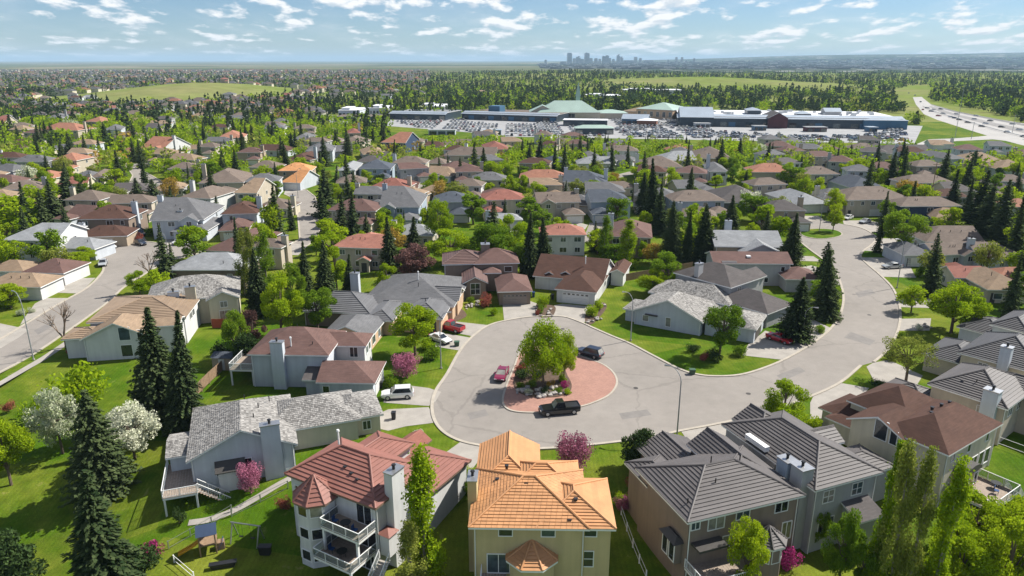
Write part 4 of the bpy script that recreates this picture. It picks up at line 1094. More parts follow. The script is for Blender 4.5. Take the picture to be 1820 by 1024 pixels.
# --- mauve-roofed house with skylight, white-roofed house behind
h = House((1268, 468), (1392, 470), 5.2, rot=-2, wall='grey', roof='mauve')
h.block(0, 0, 17.5, 9, 5.2, 'gx', .36); h.block(14.5, -4.5, 22.5, 4.0, 3.0, 'hip', .42)
mb = MB(); mb.box(7.8, 2.0, 6.0, 8.7, 3.0, 6.35); mb.obj('skylight', M_TRIM, h.root)
h.block(2.0, .3, 5.2, 4, 5.5, 'shed', .1, roof='charcoal')
h.win(0, 'S', 15.0, 3.4, .8, 1.0, 'one'); h.win(0, 'S', 11.6, .8, .8, 1.0, 'one')
h.finish('grey house with long mauve shingle roof and small square skylight'); LAND.append((1330, 458, 'mauve-roofed house with skylight'))
h = House((1270, 438), (1375, 445), 5.4, rot=-3, wall='tan', roof='light')
h.block(0, 0, 16.5, 12.5, 5.4, 'gx', .42); h.block(5.5, -3.2, 15.5, 8, 4.6, 'gyn', .45, wall='grey')
h.chimney(4.6, 10, 1.6, 1.2, 5, 9.4, 'cool', True)
h.finish('tan house with pale grey metal-looking hip roof among the spruces'); LAND.append((1320, 425, 'pale-roofed house among the spruces'))

# --- left street: tan-tiled white house with arched windows, shake houses behind
h = House((153, 603), (255, 575), 3.0, rot=10, wall='white', roof='tan')
h.block(.2, -3.1, 11.2, 7.0, 4.0, 'gyn', .48)
h.block(-.6, 2.6, 15.6, 17.2, 5.0, 'hx', .24, mode='course', step=.55)
h.block(-3.4, -1.2, 3.0, 4.6, 3.6, 'hip', .3, mode='course', step=.55)
h.block(11.0, -1.2, 15.4, 3.6, 5.0, 'gx', .3)
h.win(0, 'S', 6.4, 3.4, 1.7, 2.2, 'one'); h.win(0, 'S', 6.4, .5, 1.7, 2.0, 'one'); h.win(0, 'S', 8.8, 3.4, .8, 1.6, 'one'); h.win(0, 'S', 8.8, .6, .8, 1.6, 'one')
for u in (1.5, 3.4): h.win(1, 'E', u + 2.6, 3.2, 1.3, 1.3)
h.win(3, 'E', 2.0, 3.2, 1.6, 1.2); h.win(3, 'E', 2.0, .7, 1.6, 1.2)
h.finish('white house with tan ribbed tile roof and tall gable windows behind spruces'); LAND.append((250, 580, 'tan-tiled white house'))
h = House((262, 528), (430, 505), 5.2, rot=20, wall='cream', roof='shake')
h.block(0, -4.2, 16.6, 8.4, 5.2, 'hip', .46, mode='shake', step=.4); h.block(10.4, -5.6, 16.4, 2.0, 5.0, 'gyn', .5, mode='shake', step=.4)
h.chimney(7.0, -4.7, 1.8, 1.1, 0, 7.6, 'cream', True); h.chimney(4.0, -4.4, 1.9, 1.0, 3, 6.8, 'cool', True); h.win(1, 'S', 2.6, .6, 1.8, 2.0); h.win(1, 'S', 2.6, 3.3, 1.2, 1.1)
h.finish('cream house with mottled grey shake hip roof and wide cream chimney'); LAND.append((350, 520, 'cream shake-roofed house'))
h = House((300, 480), (428, 481), 4.6, rot=0, wall='taupe', roof='light')
h.block(0, 0, 16.4, 11.0, 4.6, 'hip', .46); h.block(-3.4, 2.0, 5.0, 13, 3.0, 'hip', .42)
h.win(0, 'S', 12.5, 2.4, 1.0, 1.1); h.vent(11.2, 2.0, 5.6, 'pipe')
h.finish('taupe house with pale grey shingle hip roof on the left street'); LAND.append((370, 460, 'pale grey hip-roofed house'))

# ------------------------------------------------------------------ houses of the middle distance and beyond
# eave left x, eave right x, eave row, ridge row, roof, wall, storeys, extras: g/G garage in front (left/right), t turned gable, c chimney, r rise of right eave in rows
MID = [
 (16, 81, 288, 275, 'grey', 'grey', 2, ''), (90, 136, 285, 271, 'terra', 'beige', 2, ''), (98, 130, 300, 291, 'terra', 'beige', 1, ''), (50, 94, 316, 302, 'terra', 'cream', 1, ''),
 (97, 156, 328, 313, 'red', 'cream', 1, ''), (128, 165, 313, 303, 'grey', 'beige', 1, ''), (158, 184, 316, 304, 'taupe', 'cream', 1, ''), (66, 138, 231, 218, 'terra', 'beige', 2, 'c'),
 (150, 178, 216, 207, 'terra', 'tan', 2, ''), (81, 111, 210, 199, 'grey', 'grey', 2, ''), (173, 216, 200, 192, 'grey', 'tan', 2, ''), (217, 254, 203, 196, 'taupe', 'grey', 2, ''),
 (61, 82, 185, 178, 'red', 'beige', 2, ''), (31, 61, 188, 177, 'grey', 'beige', 2, ''), (249, 291, 263, 245, 'terra', 'white', 2, 't'), (229, 246, 272, 264, 'terra', 'brick', 1, ''),
 (184, 216, 231, 215, 'grey', 'cool', 2, ''), (194, 232, 244, 232, 'taupe', 'cream', 1, ''), (0, 43, 258, 247, 'brown', 'beige', 1, ''), (-20, 8, 220, 208, 'red', 'beige', 2, ''), (-30, 15, 330, 316, 'terra', 'beige', 1, ''),
 (350, 433, 326, 296, 'taupe', 'beige', 2, 'c'), (414, 457, 343, 326, 'tan', 'beige', 2, ''), (493, 554, 304, 289, 'orange', 'tan', 2, ''), (498, 534, 324, 310, 'orange', 'cool', 1, 'D'),
 (385, 433, 246, 232, 'terra', 'cream', 2, ''), (439, 512, 267, 256, 'brown', 'cool', 1, ''), (504, 546, 285, 268, 'brown', 'cream', 1, ''), (542, 592, 269, 251, 'grey', 'cool', 2, ''), (519, 554, 248, 236, 'grey', 'cream', 2, ''),
 (556, 602, 252, 240, 'taupe', 'tan', 1, ''), (380, 433, 211, 205, 'grey', 'cool', 2, ''), (468, 506, 228, 219, 'grey', 'white', 2, ''), (600, 631, 303, 284, 'light', 'grey', 2, ''), (636, 695, 300, 283, 'slate', 'blue', 2, 'G'),
 (655, 722, 333, 316, 'red', 'beige', 2, ''), (695, 757, 290, 277, 'taupe', 'cream', 2, 'c'), (754, 792, 290, 280, 'taupe', 'tan', 1, ''), (789, 882, 276, 261, 'taupe', 'beige', 2, ''), (862, 906, 266, 251, 'red', 'peach', 2, ''),
 (676, 721, 253, 236, 'terra', 'navy', 2, ''), (618, 641, 237, 229, 'red', 'tan', 2, ''), (600, 645, 255, 238, 'taupe', 'beige', 1, ''), (645, 690, 275, 258, 'tan', 'grey', 1, ''), (783, 849, 256, 247, 'taupe', 'tan', 1, ''),
 (837, 900, 320, 305, 'grey', 'beige', 2, ''), (596, 652, 326, 310, 'taupe', 'beige', 2, ''), (580, 668, 374, 353, 'mauve', 'beige', 2, 'G'), (673, 746, 368, 341, 'grey', 'blue', 2, 'Gt'), (766, 837, 359, 340, 'slate', 'grey', 2, 'G'),
 (857, 935, 356, 336, 'red', 'cream', 2, 'gr'), (922, 1008, 316, 301, 'terra', 'beige', 2, 'G'), (955, 1033, 361, 341, 'taupe', 'beige', 2, 'Gt'), (1000, 1078, 323, 303, 'slate', 'white', 2, 't'), (1049, 1124, 359, 336, 'slate', 'blue', 2, 'gt'),
 (1026, 1091, 291, 278, 'light', 'white', 1, ''), (1073, 1136, 268, 258, 'taupe', 'white', 2, ''), (930, 971, 296, 281, 'taupe', 'cream', 1, ''), (976, 1018, 293, 272, 'slate', 'tan', 1, ''), (1134, 1215, 297, 277, 'taupe', 'white', 2, 'c'),
 (1178, 1240, 286, 268, 'light', 'white', 2, ''), (1230, 1303, 281, 257, 'taupe', 'tan', 2, ''), (1196, 1240, 270, 256, 'terra', 'beige', 1, ''), (1261, 1296, 305, 289, 'grey', 'cool', 2, ''), (1336, 1414, 306, 290, 'terra', 'beige', 2, ''),
 (1429, 1494, 310, 295, 'taupe', 'cream', 2, ''), (1416, 1476, 364, 336, 'light', 'white', 1, 'D'), (1196, 1291, 358, 337, 'taupe', 'blue', 2, 'G'), (1273, 1371, 360, 329, 'charcoal', 'dark', 1, ''), (1515, 1566, 265, 254, 'taupe', 'tan', 1, ''),
 (1560, 1658, 273, 257, 'charcoal', 'grey', 1, ''), (1686, 1716, 283, 267, 'grey', 'cool', 2, ''), (1713, 1792, 288, 270, 'tan', 'tan', 1, ''), (1774, 1840, 301, 283, 'tan', 'cool', 1, ''), (1515, 1577, 335, 305, 'slate', 'cool', 1, 'G'),
 (1611, 1698, 326, 310, 'taupe', 'beige', 2, ''), (1761, 1809, 336, 320, 'charcoal', 'blue', 1, ''), (1505, 1622, 356, 331, 'taupe', 'beige', 2, 'D'), (1601, 1711, 367, 349, 'taupe', 'navy', 2, 'D'), (1800, 1850, 368, 352, 'terra', 'white', 2, ''),
 (1660, 1705, 391, 376, 'tan', 'navy', 1, ''), (1646, 1752, 430, 401, 'taupe', 'cool', 1, ''), (1607, 1665, 454, 431, 'grey', 'cool', 1, 'D'), (1663, 1742, 454, 430, 'taupe', 'cool', 1, 't'), (1738, 1832, 458, 430, 'taupe', 'cool', 1, 'ct'), (1697, 1790, 494, 472, 'red', 'cream', 1, 't'), (1775, 1850, 500, 474, 'terra', 'cream', 1, ''),
 (133, 229, 390, 363, 'brown', 'taupe', 2, 'cr'), (132, 226, 422, 400, 'brown', 'tan', 1, 'D'), (0, 100, 427, 396, 'light', 'white', 2, 'r'), (86, 168, 440, 421, 'light', 'cool', 1, 'D'), (-30, 42, 482, 462, 'tan', 'white', 1, ''), (36, 113, 484, 458, 'mauve', 'white', 1, ''), (-40, 72, 510, 484, 'tan', 'white', 1, 'D'),
 (265, 362, 392, 358, 'grey', 'cool', 2, 'tc'), (303, 368, 411, 386, 'grey', 'cool', 1, 'D'), (318, 374, 351, 331, 'taupe', 'white', 2, ''), (391, 458, 381, 358, 'brown', 'cool', 2, 'c'), (386, 440, 411, 390, 'mauve', 'beige', 1, 'D'), (361, 430, 445, 411, 'mauve', 'taupe', 1, ''),
 (589, 682, 439, 415, 'pink', 'beige', 2, 'p'), (960, 1043, 418, 397, 'pink', 'white', 2, ''), (1080, 1160, 420, 392, 'mauve', 'taupe', 2, ''), (1755, 1840, 515, 480, 'tan', 'beige', 1, ''), (430, 500, 438, 425, 'taupe', 'beige', 2, ''),
 (690, 770, 417, 398, 'light', 'beige', 1, ''), (865, 930, 392, 380, 'light', 'cool', 1, 'D')]
ROOFWORD = {'grey': 'grey', 'terra': 'terracotta', 'red': 'red', 'taupe': 'taupe', 'brown': 'dark brown', 'orange': 'bright orange', 'tan': 'tan', 'light': 'pale grey', 'slate': 'slate blue', 'mauve': 'mauve', 'charcoal': 'charcoal', 'pink': 'pinkish red', 'dark': 'dark'}
WALLWORD = {'grey': 'grey', 'beige': 'beige', 'cream': 'cream', 'tan': 'tan', 'white': 'white', 'brick': 'brick-red', 'cool': 'pale blue-grey', 'blue': 'blue-grey', 'peach': 'peach', 'navy': 'navy', 'taupe': 'taupe', 'dark': 'dark', 'yellow': 'yellow', 'brown': 'brown'}
PENDING = []    # things that get their label from their neighbours, once all are placed
def pend(o, desc, cat, x, y, z, group=None): PENDING.append((o, desc, cat, proj(x, y, z), group, y))
rr = random.Random(11)
for k, (xl, xr, ye, yr, rf, wl_, st, ex) in enumerate(MID):
    ze = 3.0 if st == 1 else 5.5
    dy = rr.uniform(-2.5, 2.5) * (ye - 107) / 250
    h = House((xl, ye), (xr, ye + dy), ze, wall=wl_, roof=rf, near=False)
    w = h.w
    best = None
    for Dd in np.arange(5, 22, .5):
        p = .45; zr = ze + p * min(Dd, w) / 2
        q = h.world(w / 2, Dd / 2 if Dd <= w else min(Dd / 2, Dd - w / 2))
        e = abs(proj(q.x, q.y, zr)[1] - yr)
        if best is None or e < best[0]: best = (e, Dd)
    Dd = max(best[1], 6.5)
    kind = 'hip'
    if 't' in ex: kind = 'gxl' if rr.random() < .5 else 'gx'
    elif rr.random() < .18: kind = 'gxr'
    h.block(0, 0, w, Dd, ze, kind, .45)
    if 'g' in ex or 'G' in ex:
        gw = min(w * .55, 6.6); gx = -.2 if 'g' in ex else w - gw + .2
        h.block(gx, -6.0, gx + gw, 1.2, 2.8, 'hip', .45); h.garage(1, 'S', gw / 2 - .45, min(4.8, gw - 1.6), 2.1)
    if 't' in ex:
        gw = w * .36; gx = w * (.06 if 'G' in ex else .56); h.block(gx, -1.3, gx + gw, Dd * .6, ze - .1, 'gyn', .55); h.win(len(h.blocks) - 1, 'S', gw / 2 - .45, ze - 1.6, 1.3, 1.2)
    if 'D' in ex: h.garage(0, 'S', w / 2 - .45, min(5.2, w - 2), 2.2)
    elif rr.random() < .5 and w > 11:      # stepped wing behind
        h.block(w * .2, Dd - 3, w * .75, Dd + 5, ze - .4, 'hip', .45)
    if 'p' in ex:
        h.block(w * .52, -2.2, w * .78, 1, 3.0, 'gyn', .5); h.panel('door', len(h.blocks) - 1, 'S', w * .13 - .4, 0.1, 1.3, 2.2, M_DOOR)
    if 'c' in ex or rr.random() < .25:
        cxx = rr.choice([-.2, w - 1.2]); h.chimney(cxx, Dd * .4, 1.4, 1.1, 0, ze + .45 * Dd / 2 + .8, rr.choice(['cool', wl_, wl_]))
    for i in range(rr.randint(1, 3)): h.vent(rr.uniform(.25, .75) * w, Dd * .3, ze + .45 * Dd * .3, 'pipe')
    for fl in range(st):
        z0 = 0.9 + 2.75 * fl
        if 'D' in ex and fl == 0: continue
        n = max(2, int(w / 3.6))
        for i in range(n):
            if rr.random() < .8: h.win(0, 'S', (w - .9) * (i + .5) / n, z0, rr.choice([.9, 1.3, 1.7]), 1.2, rr.choice(['one', 'two', 'two']))
        for f in 'WE':
            if rr.random() < .7: h.win(0, f, (Dd - .9) * rr.uniform(.3, .7), z0, 1.1, 1.2, 'two')
    if ye > 330 and rr.random() < .6: h.panel('door', 0, 'S', min(1.2, w * .2), 0.05, .95, 2.1, M_DOOR)
    c = h.world(w / 2, Dd / 2)
    desc = f"{WALLWORD[wl_]} {'one' if st == 1 else 'two'}-storey house with {ROOFWORD[rf]} {'gable' if kind[0] == 'g' else 'hip'} roof"
    pend(h.root, desc, 'house', c.x, c.y, ze)
    h.root['group'] = 'houses of the subdivision'

rr = random.Random(77)
def free(x, y, r):
    if on_road(x, y, r): return False
    for a, b_, c in HOUSES:
        if (x - a) ** 2 + (y - b_) ** 2 < (c * .85 + r) ** 2: return False
    return True
tries = made = 0
while made < 118 and tries < 16000:
    tries += 1
    px, py = rr.uniform(-20, 1840), rr.uniform(212, 400)
    g = at(px, py)
    w, Dd = rr.uniform(10.5, 14), rr.uniform(8.5, 11); st = rr.choice([1, 2, 2]); ze = 3.0 if st == 1 else 5.5
    if py < 246 and px > 560: continue
    if not free(g.x, g.y, 4.4): continue
    rf = rr.choice(['grey', 'taupe', 'taupe', 'brown', 'mauve', 'mauve', 'tan', 'grey', 'charcoal']); wl_ = rr.choice(['beige', 'cream', 'white', 'tan', 'grey', 'cool', 'beige'])
    h = House((px, py), (px + 10, py), 0.0, rot=rr.uniform(-22, 22), wall=wl_, roof=rf, near=False)
    h.o = Vector((g.x, g.y)) - h.ex * w / 2 - h.ey * Dd / 2; h.root.location = (h.o.x, h.o.y, 0)
    kind = rr.choice(['hip', 'hip', 'gxl']); h.block(0, 0, w, Dd, ze, kind, .45)
    gx = rr.choice([-.2, w - 6]); h.block(gx, -4.4, gx + 6.2, 1.5, 2.8, 'hip', .45); h.garage(1, 'S', 2.65, 4.4, 2.1)
    if rr.random() < .4: h.chimney(rr.choice([-.2, w - 1.2]), Dd * .4, 1.4, 1.1, 0, ze + .45 * Dd / 2 + .8)
    for fl in range(st):
        for i in range(3):
            if rr.random() < .8: h.win(0, 'S', (w - .9) * (i + .5) / 3, .9 + 2.75 * fl, rr.choice([.9, 1.3, 1.7]), 1.2)
        h.win(0, 'E', Dd * .45, .9 + 2.75 * fl, 1.1, 1.2); h.win(0, 'W', Dd * .45, .9 + 2.75 * fl, 1.1, 1.2)
    pend(h.root, f"{WALLWORD[wl_]} {'one' if st == 1 else 'two'}-storey house with {ROOFWORD[rf]} {'gable' if kind[0] == 'g' else 'hip'} roof and attached garage", 'house', g.x, g.y, ze); h.root['group'] = 'houses of the subdivision'; made += 1

# far houses: the same kind of house, seen small; blocks of streets beyond the first rows
def free(x, y, r):
    if on_road(x, y, r): return False
    for a, b_, c in HOUSES:
        if (x - a) ** 2 + (y - b_) ** 2 < (c + r) ** 2: return False
    return True
FARH = []
rr = random.Random(21)
tries = 0
FARWALL = ['beige', 'cream', 'white', 'tan', 'grey', 'cool', 'peach']
while len(FARH) < 52 and tries < 6000:
    tries += 1
    px = rr.uniform(-30, 1850); py = rr.choice([rr.uniform(165, 215), rr.uniform(160, 240)])
    if px > 560 and 178 < py < 258: continue
    if px > 880 and py < 178: continue
    if 170 < px < 390 and 138 < py < 196: continue
    if px > 1230: continue
    g = ground(px, py)
    if not free(g.x, g.y, 9): continue
    w, d = rr.uniform(10, 15), rr.uniform(8, 11); st = rr.choice([1, 2, 2]); ze = 3.0 if st == 1 else 5.5
    rf = rr.choice(['grey', 'grey', 'taupe', 'taupe', 'brown', 'terra', 'red', 'tan', 'light', 'charcoal']); wl_ = rr.choice(FARWALL)
    zb = tz(g.x, g.y)
    h = House((px, py), (px + 10, py), 0.0, rot=rr.uniform(-25, 25), wall=wl_, roof=rf, near=False)
    h.root.location = (g.x, g.y, zb); h.o = Vector((g.x, g.y))
    h.block(0, 0, w, d, ze, rr.choice(['hip', 'hip', 'gx']), .45, base=-.4)
    gx = rr.choice([0, w - 6]); h.block(gx, -4, gx + 6, 2, 2.8, 'hip', .45, base=-.4)
    if g.y < 900:
        for fl in range(st):
            for i in range(3): h.win(0, 'S', (w - .9) * (i + .5) / 3, .9 + 2.75 * fl, 1.3, 1.2)
    FARH.append(h); pend(h.root, f"small distant {ROOFWORD[rf]}-roofed {WALLWORD[wl_]} house", 'house', g.x, g.y, ze); h.root['group'] = 'houses of the subdivision'

# ------------------------------------------------------------------ trees
RNG = np.random.default_rng(3)
def quads_mesh(name, V, mat):
    """V: (n,4,3) corner points of n leaves -> one mesh."""
    n = len(V); me = bpy.data.meshes.new(name)
    me.vertices.add(n * 4); me.vertices.foreach_set('co', V.reshape(-1).astype(np.float32))
    me.loops.add(n * 4); me.loops.foreach_set('vertex_index', np.arange(n * 4, dtype=np.int32))
    me.polygons.add(n); me.polygons.foreach_set('loop_start', np.arange(0, n * 4, 4, dtype=np.int32)); me.polygons.foreach_set('loop_total', np.full(n, 4, dtype=np.int32))
    for m_ in (mat if isinstance(mat, (list, tuple)) else [mat]): me.materials.append(m_)
    me.update(calc_edges=True); me.validate()
    return me
def leaf_quads(C, size, up=0.3, asp=0.6):
    n = len(C)
    nr = RNG.normal(size=(n, 3)); nr[:, 2] += up; nr /= np.linalg.norm(nr, axis=1)[:, None]
    t = RNG.normal(size=(n, 3)); u = np.cross(nr, t); u /= np.linalg.norm(u, axis=1)[:, None]; w = np.cross(nr, u)
    s = (size * RNG.uniform(.6, 1.35, n))[:, None]
    return np.stack([C + u * s, C + w * s * asp, C - u * s, C - w * s * asp], 1)
def crown_points(n, clusters, spread):
    """n leaf centres gathered round the ends of the limbs."""
    k = RNG.integers(0, len(clusters), n); c = clusters[k]
    d = RNG.normal(size=(n, 3)); d /= np.linalg.norm(d, axis=1)[:, None]
    r = spread * RNG.uniform(0.15, 1.0, n) ** 0.45
    d[:, 2] *= .75
    return c + d * r[:, None] * RNG.uniform(.75, 1.25, len(clusters))[k][:, None]
def trunk_mesh(name, H, r, ends, mat, z0=.0, fork=.35):
    mb = MB(); top = Vector((0, 0, H * fork))
    mb.tube((0, 0, -.4), top, r, r * .75, 7)
    mb.tube(top, (0, 0, H * .85), r * .75, r * .15, 6)
    for e in ends:
        e = Vector(e); s = Vector((0, 0, H * random.uniform(fork * .7, min(.8, fork + .3)))); mid = (s + e) / 2 + Vector((0, 0, H * .03))
        mb.tube(s, mid, r * .45, r * .3, 5, cap=False); mb.tube(mid, e, r * .3, r * .08, 4, cap=False)
    return mb.data(name, mat)
def make_deciduous(H, rw, zlow, ncl, n, size, mat, bark, spread=None, fork=.3, flat=1.0, drift=0.0):
    """Crown of leaf clumps between zlow*H and H, radius rw."""
    cl = []
    while len(cl) < ncl:
        p = RNG.uniform(-1, 1, 3)
        rr_ = np.linalg.norm(p)
        if rr_ > 1 or rr_ < .35: continue
        taper = 1.0 - .25 * max(0, p[2])
        cl.append((p[0] * rw * taper, p[1] * rw * taper, (zlow + 1) / 2 * H + p[2] * flat * (1 - zlow) / 2 * H * .92))
    cl = np.array(cl)
    sp = spread or rw * .42
    P = crown_points(n, cl, sp)
    crown = quads_mesh('crown', leaf_quads(P, size), mat)
    tr = trunk_mesh('trunk', H * .9, H * .022 + .05, [tuple(c) for c in cl[:min(16, ncl)]], bark, fork=fork)
    return crown, tr
def make_spruce(H, rb, levels, mat, dens=1.0, droop=.35, shape=.82):
    Q = []
    z = H * .05
    lv = 0
    while lv < levels:
        t = lv / (levels - 1); zz = H * (.05 + .93 * t ** .92); rad = rb * (1 - t) ** shape * RNG.uniform(.72, 1.14) + .08
        nb = max(4, int((9 + 3 * min(dens, 2)) * (1 - t) + 4)); ph = RNG.uniform(0, 6.28)
        for b_ in range(nb):
            a = ph + 6.283 * b_ / nb + RNG.normal() * .12; L = rad * RNG.uniform(.55, 1.14)
            m_ = max(3, int(L / .26 * dens))
            s = (np.arange(m_) + .6) / m_
            x = np.cos(a) * L * s; y_ = np.sin(a) * L * s; zc = zz - droop * L * s ** 1.4 + .12 * L * s ** 4
            C = np.stack([x, y_, zc], 1) + RNG.normal(size=(m_, 3)) * .06
            d = np.array([np.cos(a), np.sin(a), -.35]); sd = np.array([-np.sin(a), np.cos(a), 0.])
            wv = ((.18 + .30 * (1 - s) + .05 * L) * (1.0 if dens < 1 else .40))[:, None] * RNG.uniform(.7, 1.3, (m_, 1)); ln = max(.22, L / m_ * 1.15)
            tilt = RNG.normal(size=(m_, 1)) * .3
            up = np.array([0, 0, 1.]) * tilt * wv
            Q.append(np.stack([C - d * ln * .5, C + sd * wv + up - d * .05, C + d * ln * .8, C - sd * wv - up - d * .05], 1))
            # hanging twigs under the branch
            C2 = C - np.array([0, 0, .10]); h_ = (.30 if dens < 1 else .14) * (1 - .4 * s)[:, None]
            Q.append(np.stack([C2 - d * ln * .5, C2 + d * ln * .5, C2 + d * ln * .2 - np.array([0, 0, 1.]) * h_, C2 - d * ln * .4 - np.array([0, 0, 1.]) * h_ * .8], 1))
        lv += 1
    V = np.concatenate(Q, 0)
    crown = quads_mesh('crown', V, mat)
    mb = MB(); mb.tube((0, 0, -.4), (0, 0, H * .98), H * .017 + .04, .02, 6)
    return crown, mb.data('trunk', M_BARK)
def make_poplar(H, rw, n, size, mat, bark):
    cl = []
    for i in range(34):
        t = RNG.uniform(.03, .97); rad = rw * (math.sin(math.pi * min(1, t * .78 + .24)) ** .8) * RNG.uniform(.1, 1.25); a = RNG.uniform(0, 6.28)
        cl.append((rad * math.cos(a), rad * math.sin(a), t * H))
    cl = np.array(cl); k = RNG.integers(0, len(cl), n)
    P = cl[k] + RNG.normal(size=(n, 3)) * np.array([rw * .2, rw * .2, H * .045]); P[:, 2] = np.minimum(P[:, 2], H * 1.01)
    crown = quads_mesh('crown', leaf_quads(P, size), mat)
    tr = trunk_mesh('trunk', H * .95, H * .012 + .05, [tuple(c) for c in cl[:10]], bark, fork=.2)
    return crown, tr
def make_shrub(rw, H, n, size, mat):
    cl = np.array([(RNG.uniform(-.6, .6) * rw, RNG.uniform(-.6, .6) * rw, H * RNG.uniform(.2, .75)) for _ in range(9)])
    P = crown_points(n, cl, rw * .5); P[:, 2] = np.maximum(P[:, 2] * 1.0, .05)
    crown = quads_mesh('foliage', leaf_quads(P, size), mat)
    mb = MB()
    for c in cl[:6]: mb.tube((0, 0, -.2), tuple(c), .035, .012, 4, cap=False)
    return crown, mb.data('stem', M_BARK)
def make_bare(H, mat):
    mb = MB()
    def grow(p, d, L, r, lvl):
        q = p + d * L; mb.tube(p, q, r, r * .68, 5 if lvl < 2 else 3, cap=False)
        if lvl >= 5: return
        for i in range(3 if lvl < 3 else 2):
            nd = (d + Vector((random.gauss(0, .42), random.gauss(0, .42), random.gauss(.3, .2)))).normalized()
            grow(p + d * L * random.uniform(.6, 1), nd, L * random.uniform(.66, .84), r * .62, lvl + 1)
    grow(Vector((0, 0, -.3)), Vector((.03, 0, 1)), H * .34, H * .022 + .06, 0)
    return mb.data('crown', mat)

VAR = {}
VH = {}
def reg(kind, H, pairs): VAR[kind] = pairs; VH[kind] = H
# near kinds, close to the camera: small leaves
reg('lime', 7.0, [make_deciduous(7.0, 2.9, .22, 30, 11500, .12, LEAF['lime'], M_BARK, spread=.95) for _ in range(3)])
reg('green', 7.0, [make_deciduous(7.0, 2.7, .2, 30, 10500, .12, LEAF['green'], M_BARK, spread=.9) for _ in range(3)])
reg('olive', 7.0, [make_deciduous(7.0, 3.2, .24, 40, 10500, .12, LEAF['olive'], M_BARK, spread=1.05) for _ in range(2)])
reg('limefull', 7.0, [make_deciduous(7.0, 3.2, .2, 48, 13000, .12, LEAF['lime'], M_BARK, spread=1.15)])
reg('airy', 7.0, [make_deciduous(7.0, 3.4, .3, 40, 4200, .11, LEAF['olive'], M_BARK, spread=.8)])
reg('white', 5.5, [make_deciduous(5.5, 2.7, .2, 34, 8500, .11, LEAF['white'], M_BARK, spread=.85) for _ in range(2)])
reg('pink', 4.5, [make_deciduous(4.5, 2.3, .16, 40, 5200, .11, LEAF['pink'], M_BARK)])
reg('spruce', 12.0, [make_spruce(12.0, rb_, 76, LEAF['spruce'], 2.5, dr_, sh_) for rb_, dr_, sh_ in ((2.6, .35, .82), (2.9, .25, .7), (2.4, .45, .95))])
reg('poplar', 12.0, [make_poplar(12.0, 1.35, 10000, .12, LEAF['lime'], M_BARKP), make_poplar(12.0, 1.2, 9000, .12, LEAF['lime'], M_BARKP), make_poplar(12.0, 1.5, 11000, .12, LEAF['green'], M_BARKP), make_poplar(12.0, 1.3, 8000, .12, LEAF['olive'], M_BARKP)])
reg('pine', 4.0, [make_deciduous(4.0, 1.9, .05, 34, 7000, .13, LEAF['dark'], M_BARK)])
reg('bare', 7.0, [(make_bare(7.0, LEAF['twig']), None), (make_bare(7.0, LEAF['twig']), None)])
for nm, lf in (('shrub', 'green'), ('limeshrub', 'lime'), ('redshrub', 'red'), ('magentashrub', 'magenta'), ('darkshrub', 'dark'), ('whiteshrub', 'white'), ('ambershrub', 'amber')):
    reg(nm, 1.4, [make_shrub(1.1, 1.4, 1500, .075, LEAF[lf])])
# the same kinds seen from farther off: fewer, larger leaf sprays
reg('lime2', 8.0, [make_deciduous(8.0, rw_, .2, nc_, 2600, .25, LEAF['lime'], M_BARK, spread=sp_) for rw_, nc_, sp_ in ((3.4, 22, 1.2), (3.0, 16, 1.3), (3.6, 26, 1.1), (2.8, 14, 1.2), (3.2, 20, 1.35))])
reg('green2', 8.0, [make_deciduous(8.0, rw_, .18, nc_, 2600, .25, LEAF['green'], M_BARK, spread=sp_) for rw_, nc_, sp_ in ((3.2, 20, 1.2), (2.8, 14, 1.2), (3.0, 18, 1.3), (2.4, 16, 1.0))])
reg('olive2', 8.0, [make_deciduous(8.0, 3.0, .22, 36, 1800, .26, LEAF['olive'], M_BARK) for _ in range(2)])
reg('spruce2', 13.0, [make_spruce(13.0, rb_, 26, LEAF['spruce'], .75, dr_, sh_) for rb_, dr_, sh_ in ((2.6, .35, .82), (3.1, .2, .65), (2.2, .5, .95), (2.9, .3, .75), (2.4, .1, .6))])
reg('dark2', 8.0, [make_deciduous(8.0, 2.6, .1, 40, 2200, .28, LEAF['dark'], M_BARK) for _ in range(2)])
reg('plum2', 6.0, [make_deciduous(6.0, 2.6, .15, 30, 5000, .14, LEAF['plum'], M_BARK, spread=.85)])
reg('amber2', 6.0, [make_deciduous(6.0, 2.6, .15, 36, 1800, .22, LEAF['amber'], M_BARK)])
reg('white2', 6.0, [make_deciduous(6.0, 2.6, .15, 36, 1800, .2, LEAF['white'], M_BARK)])
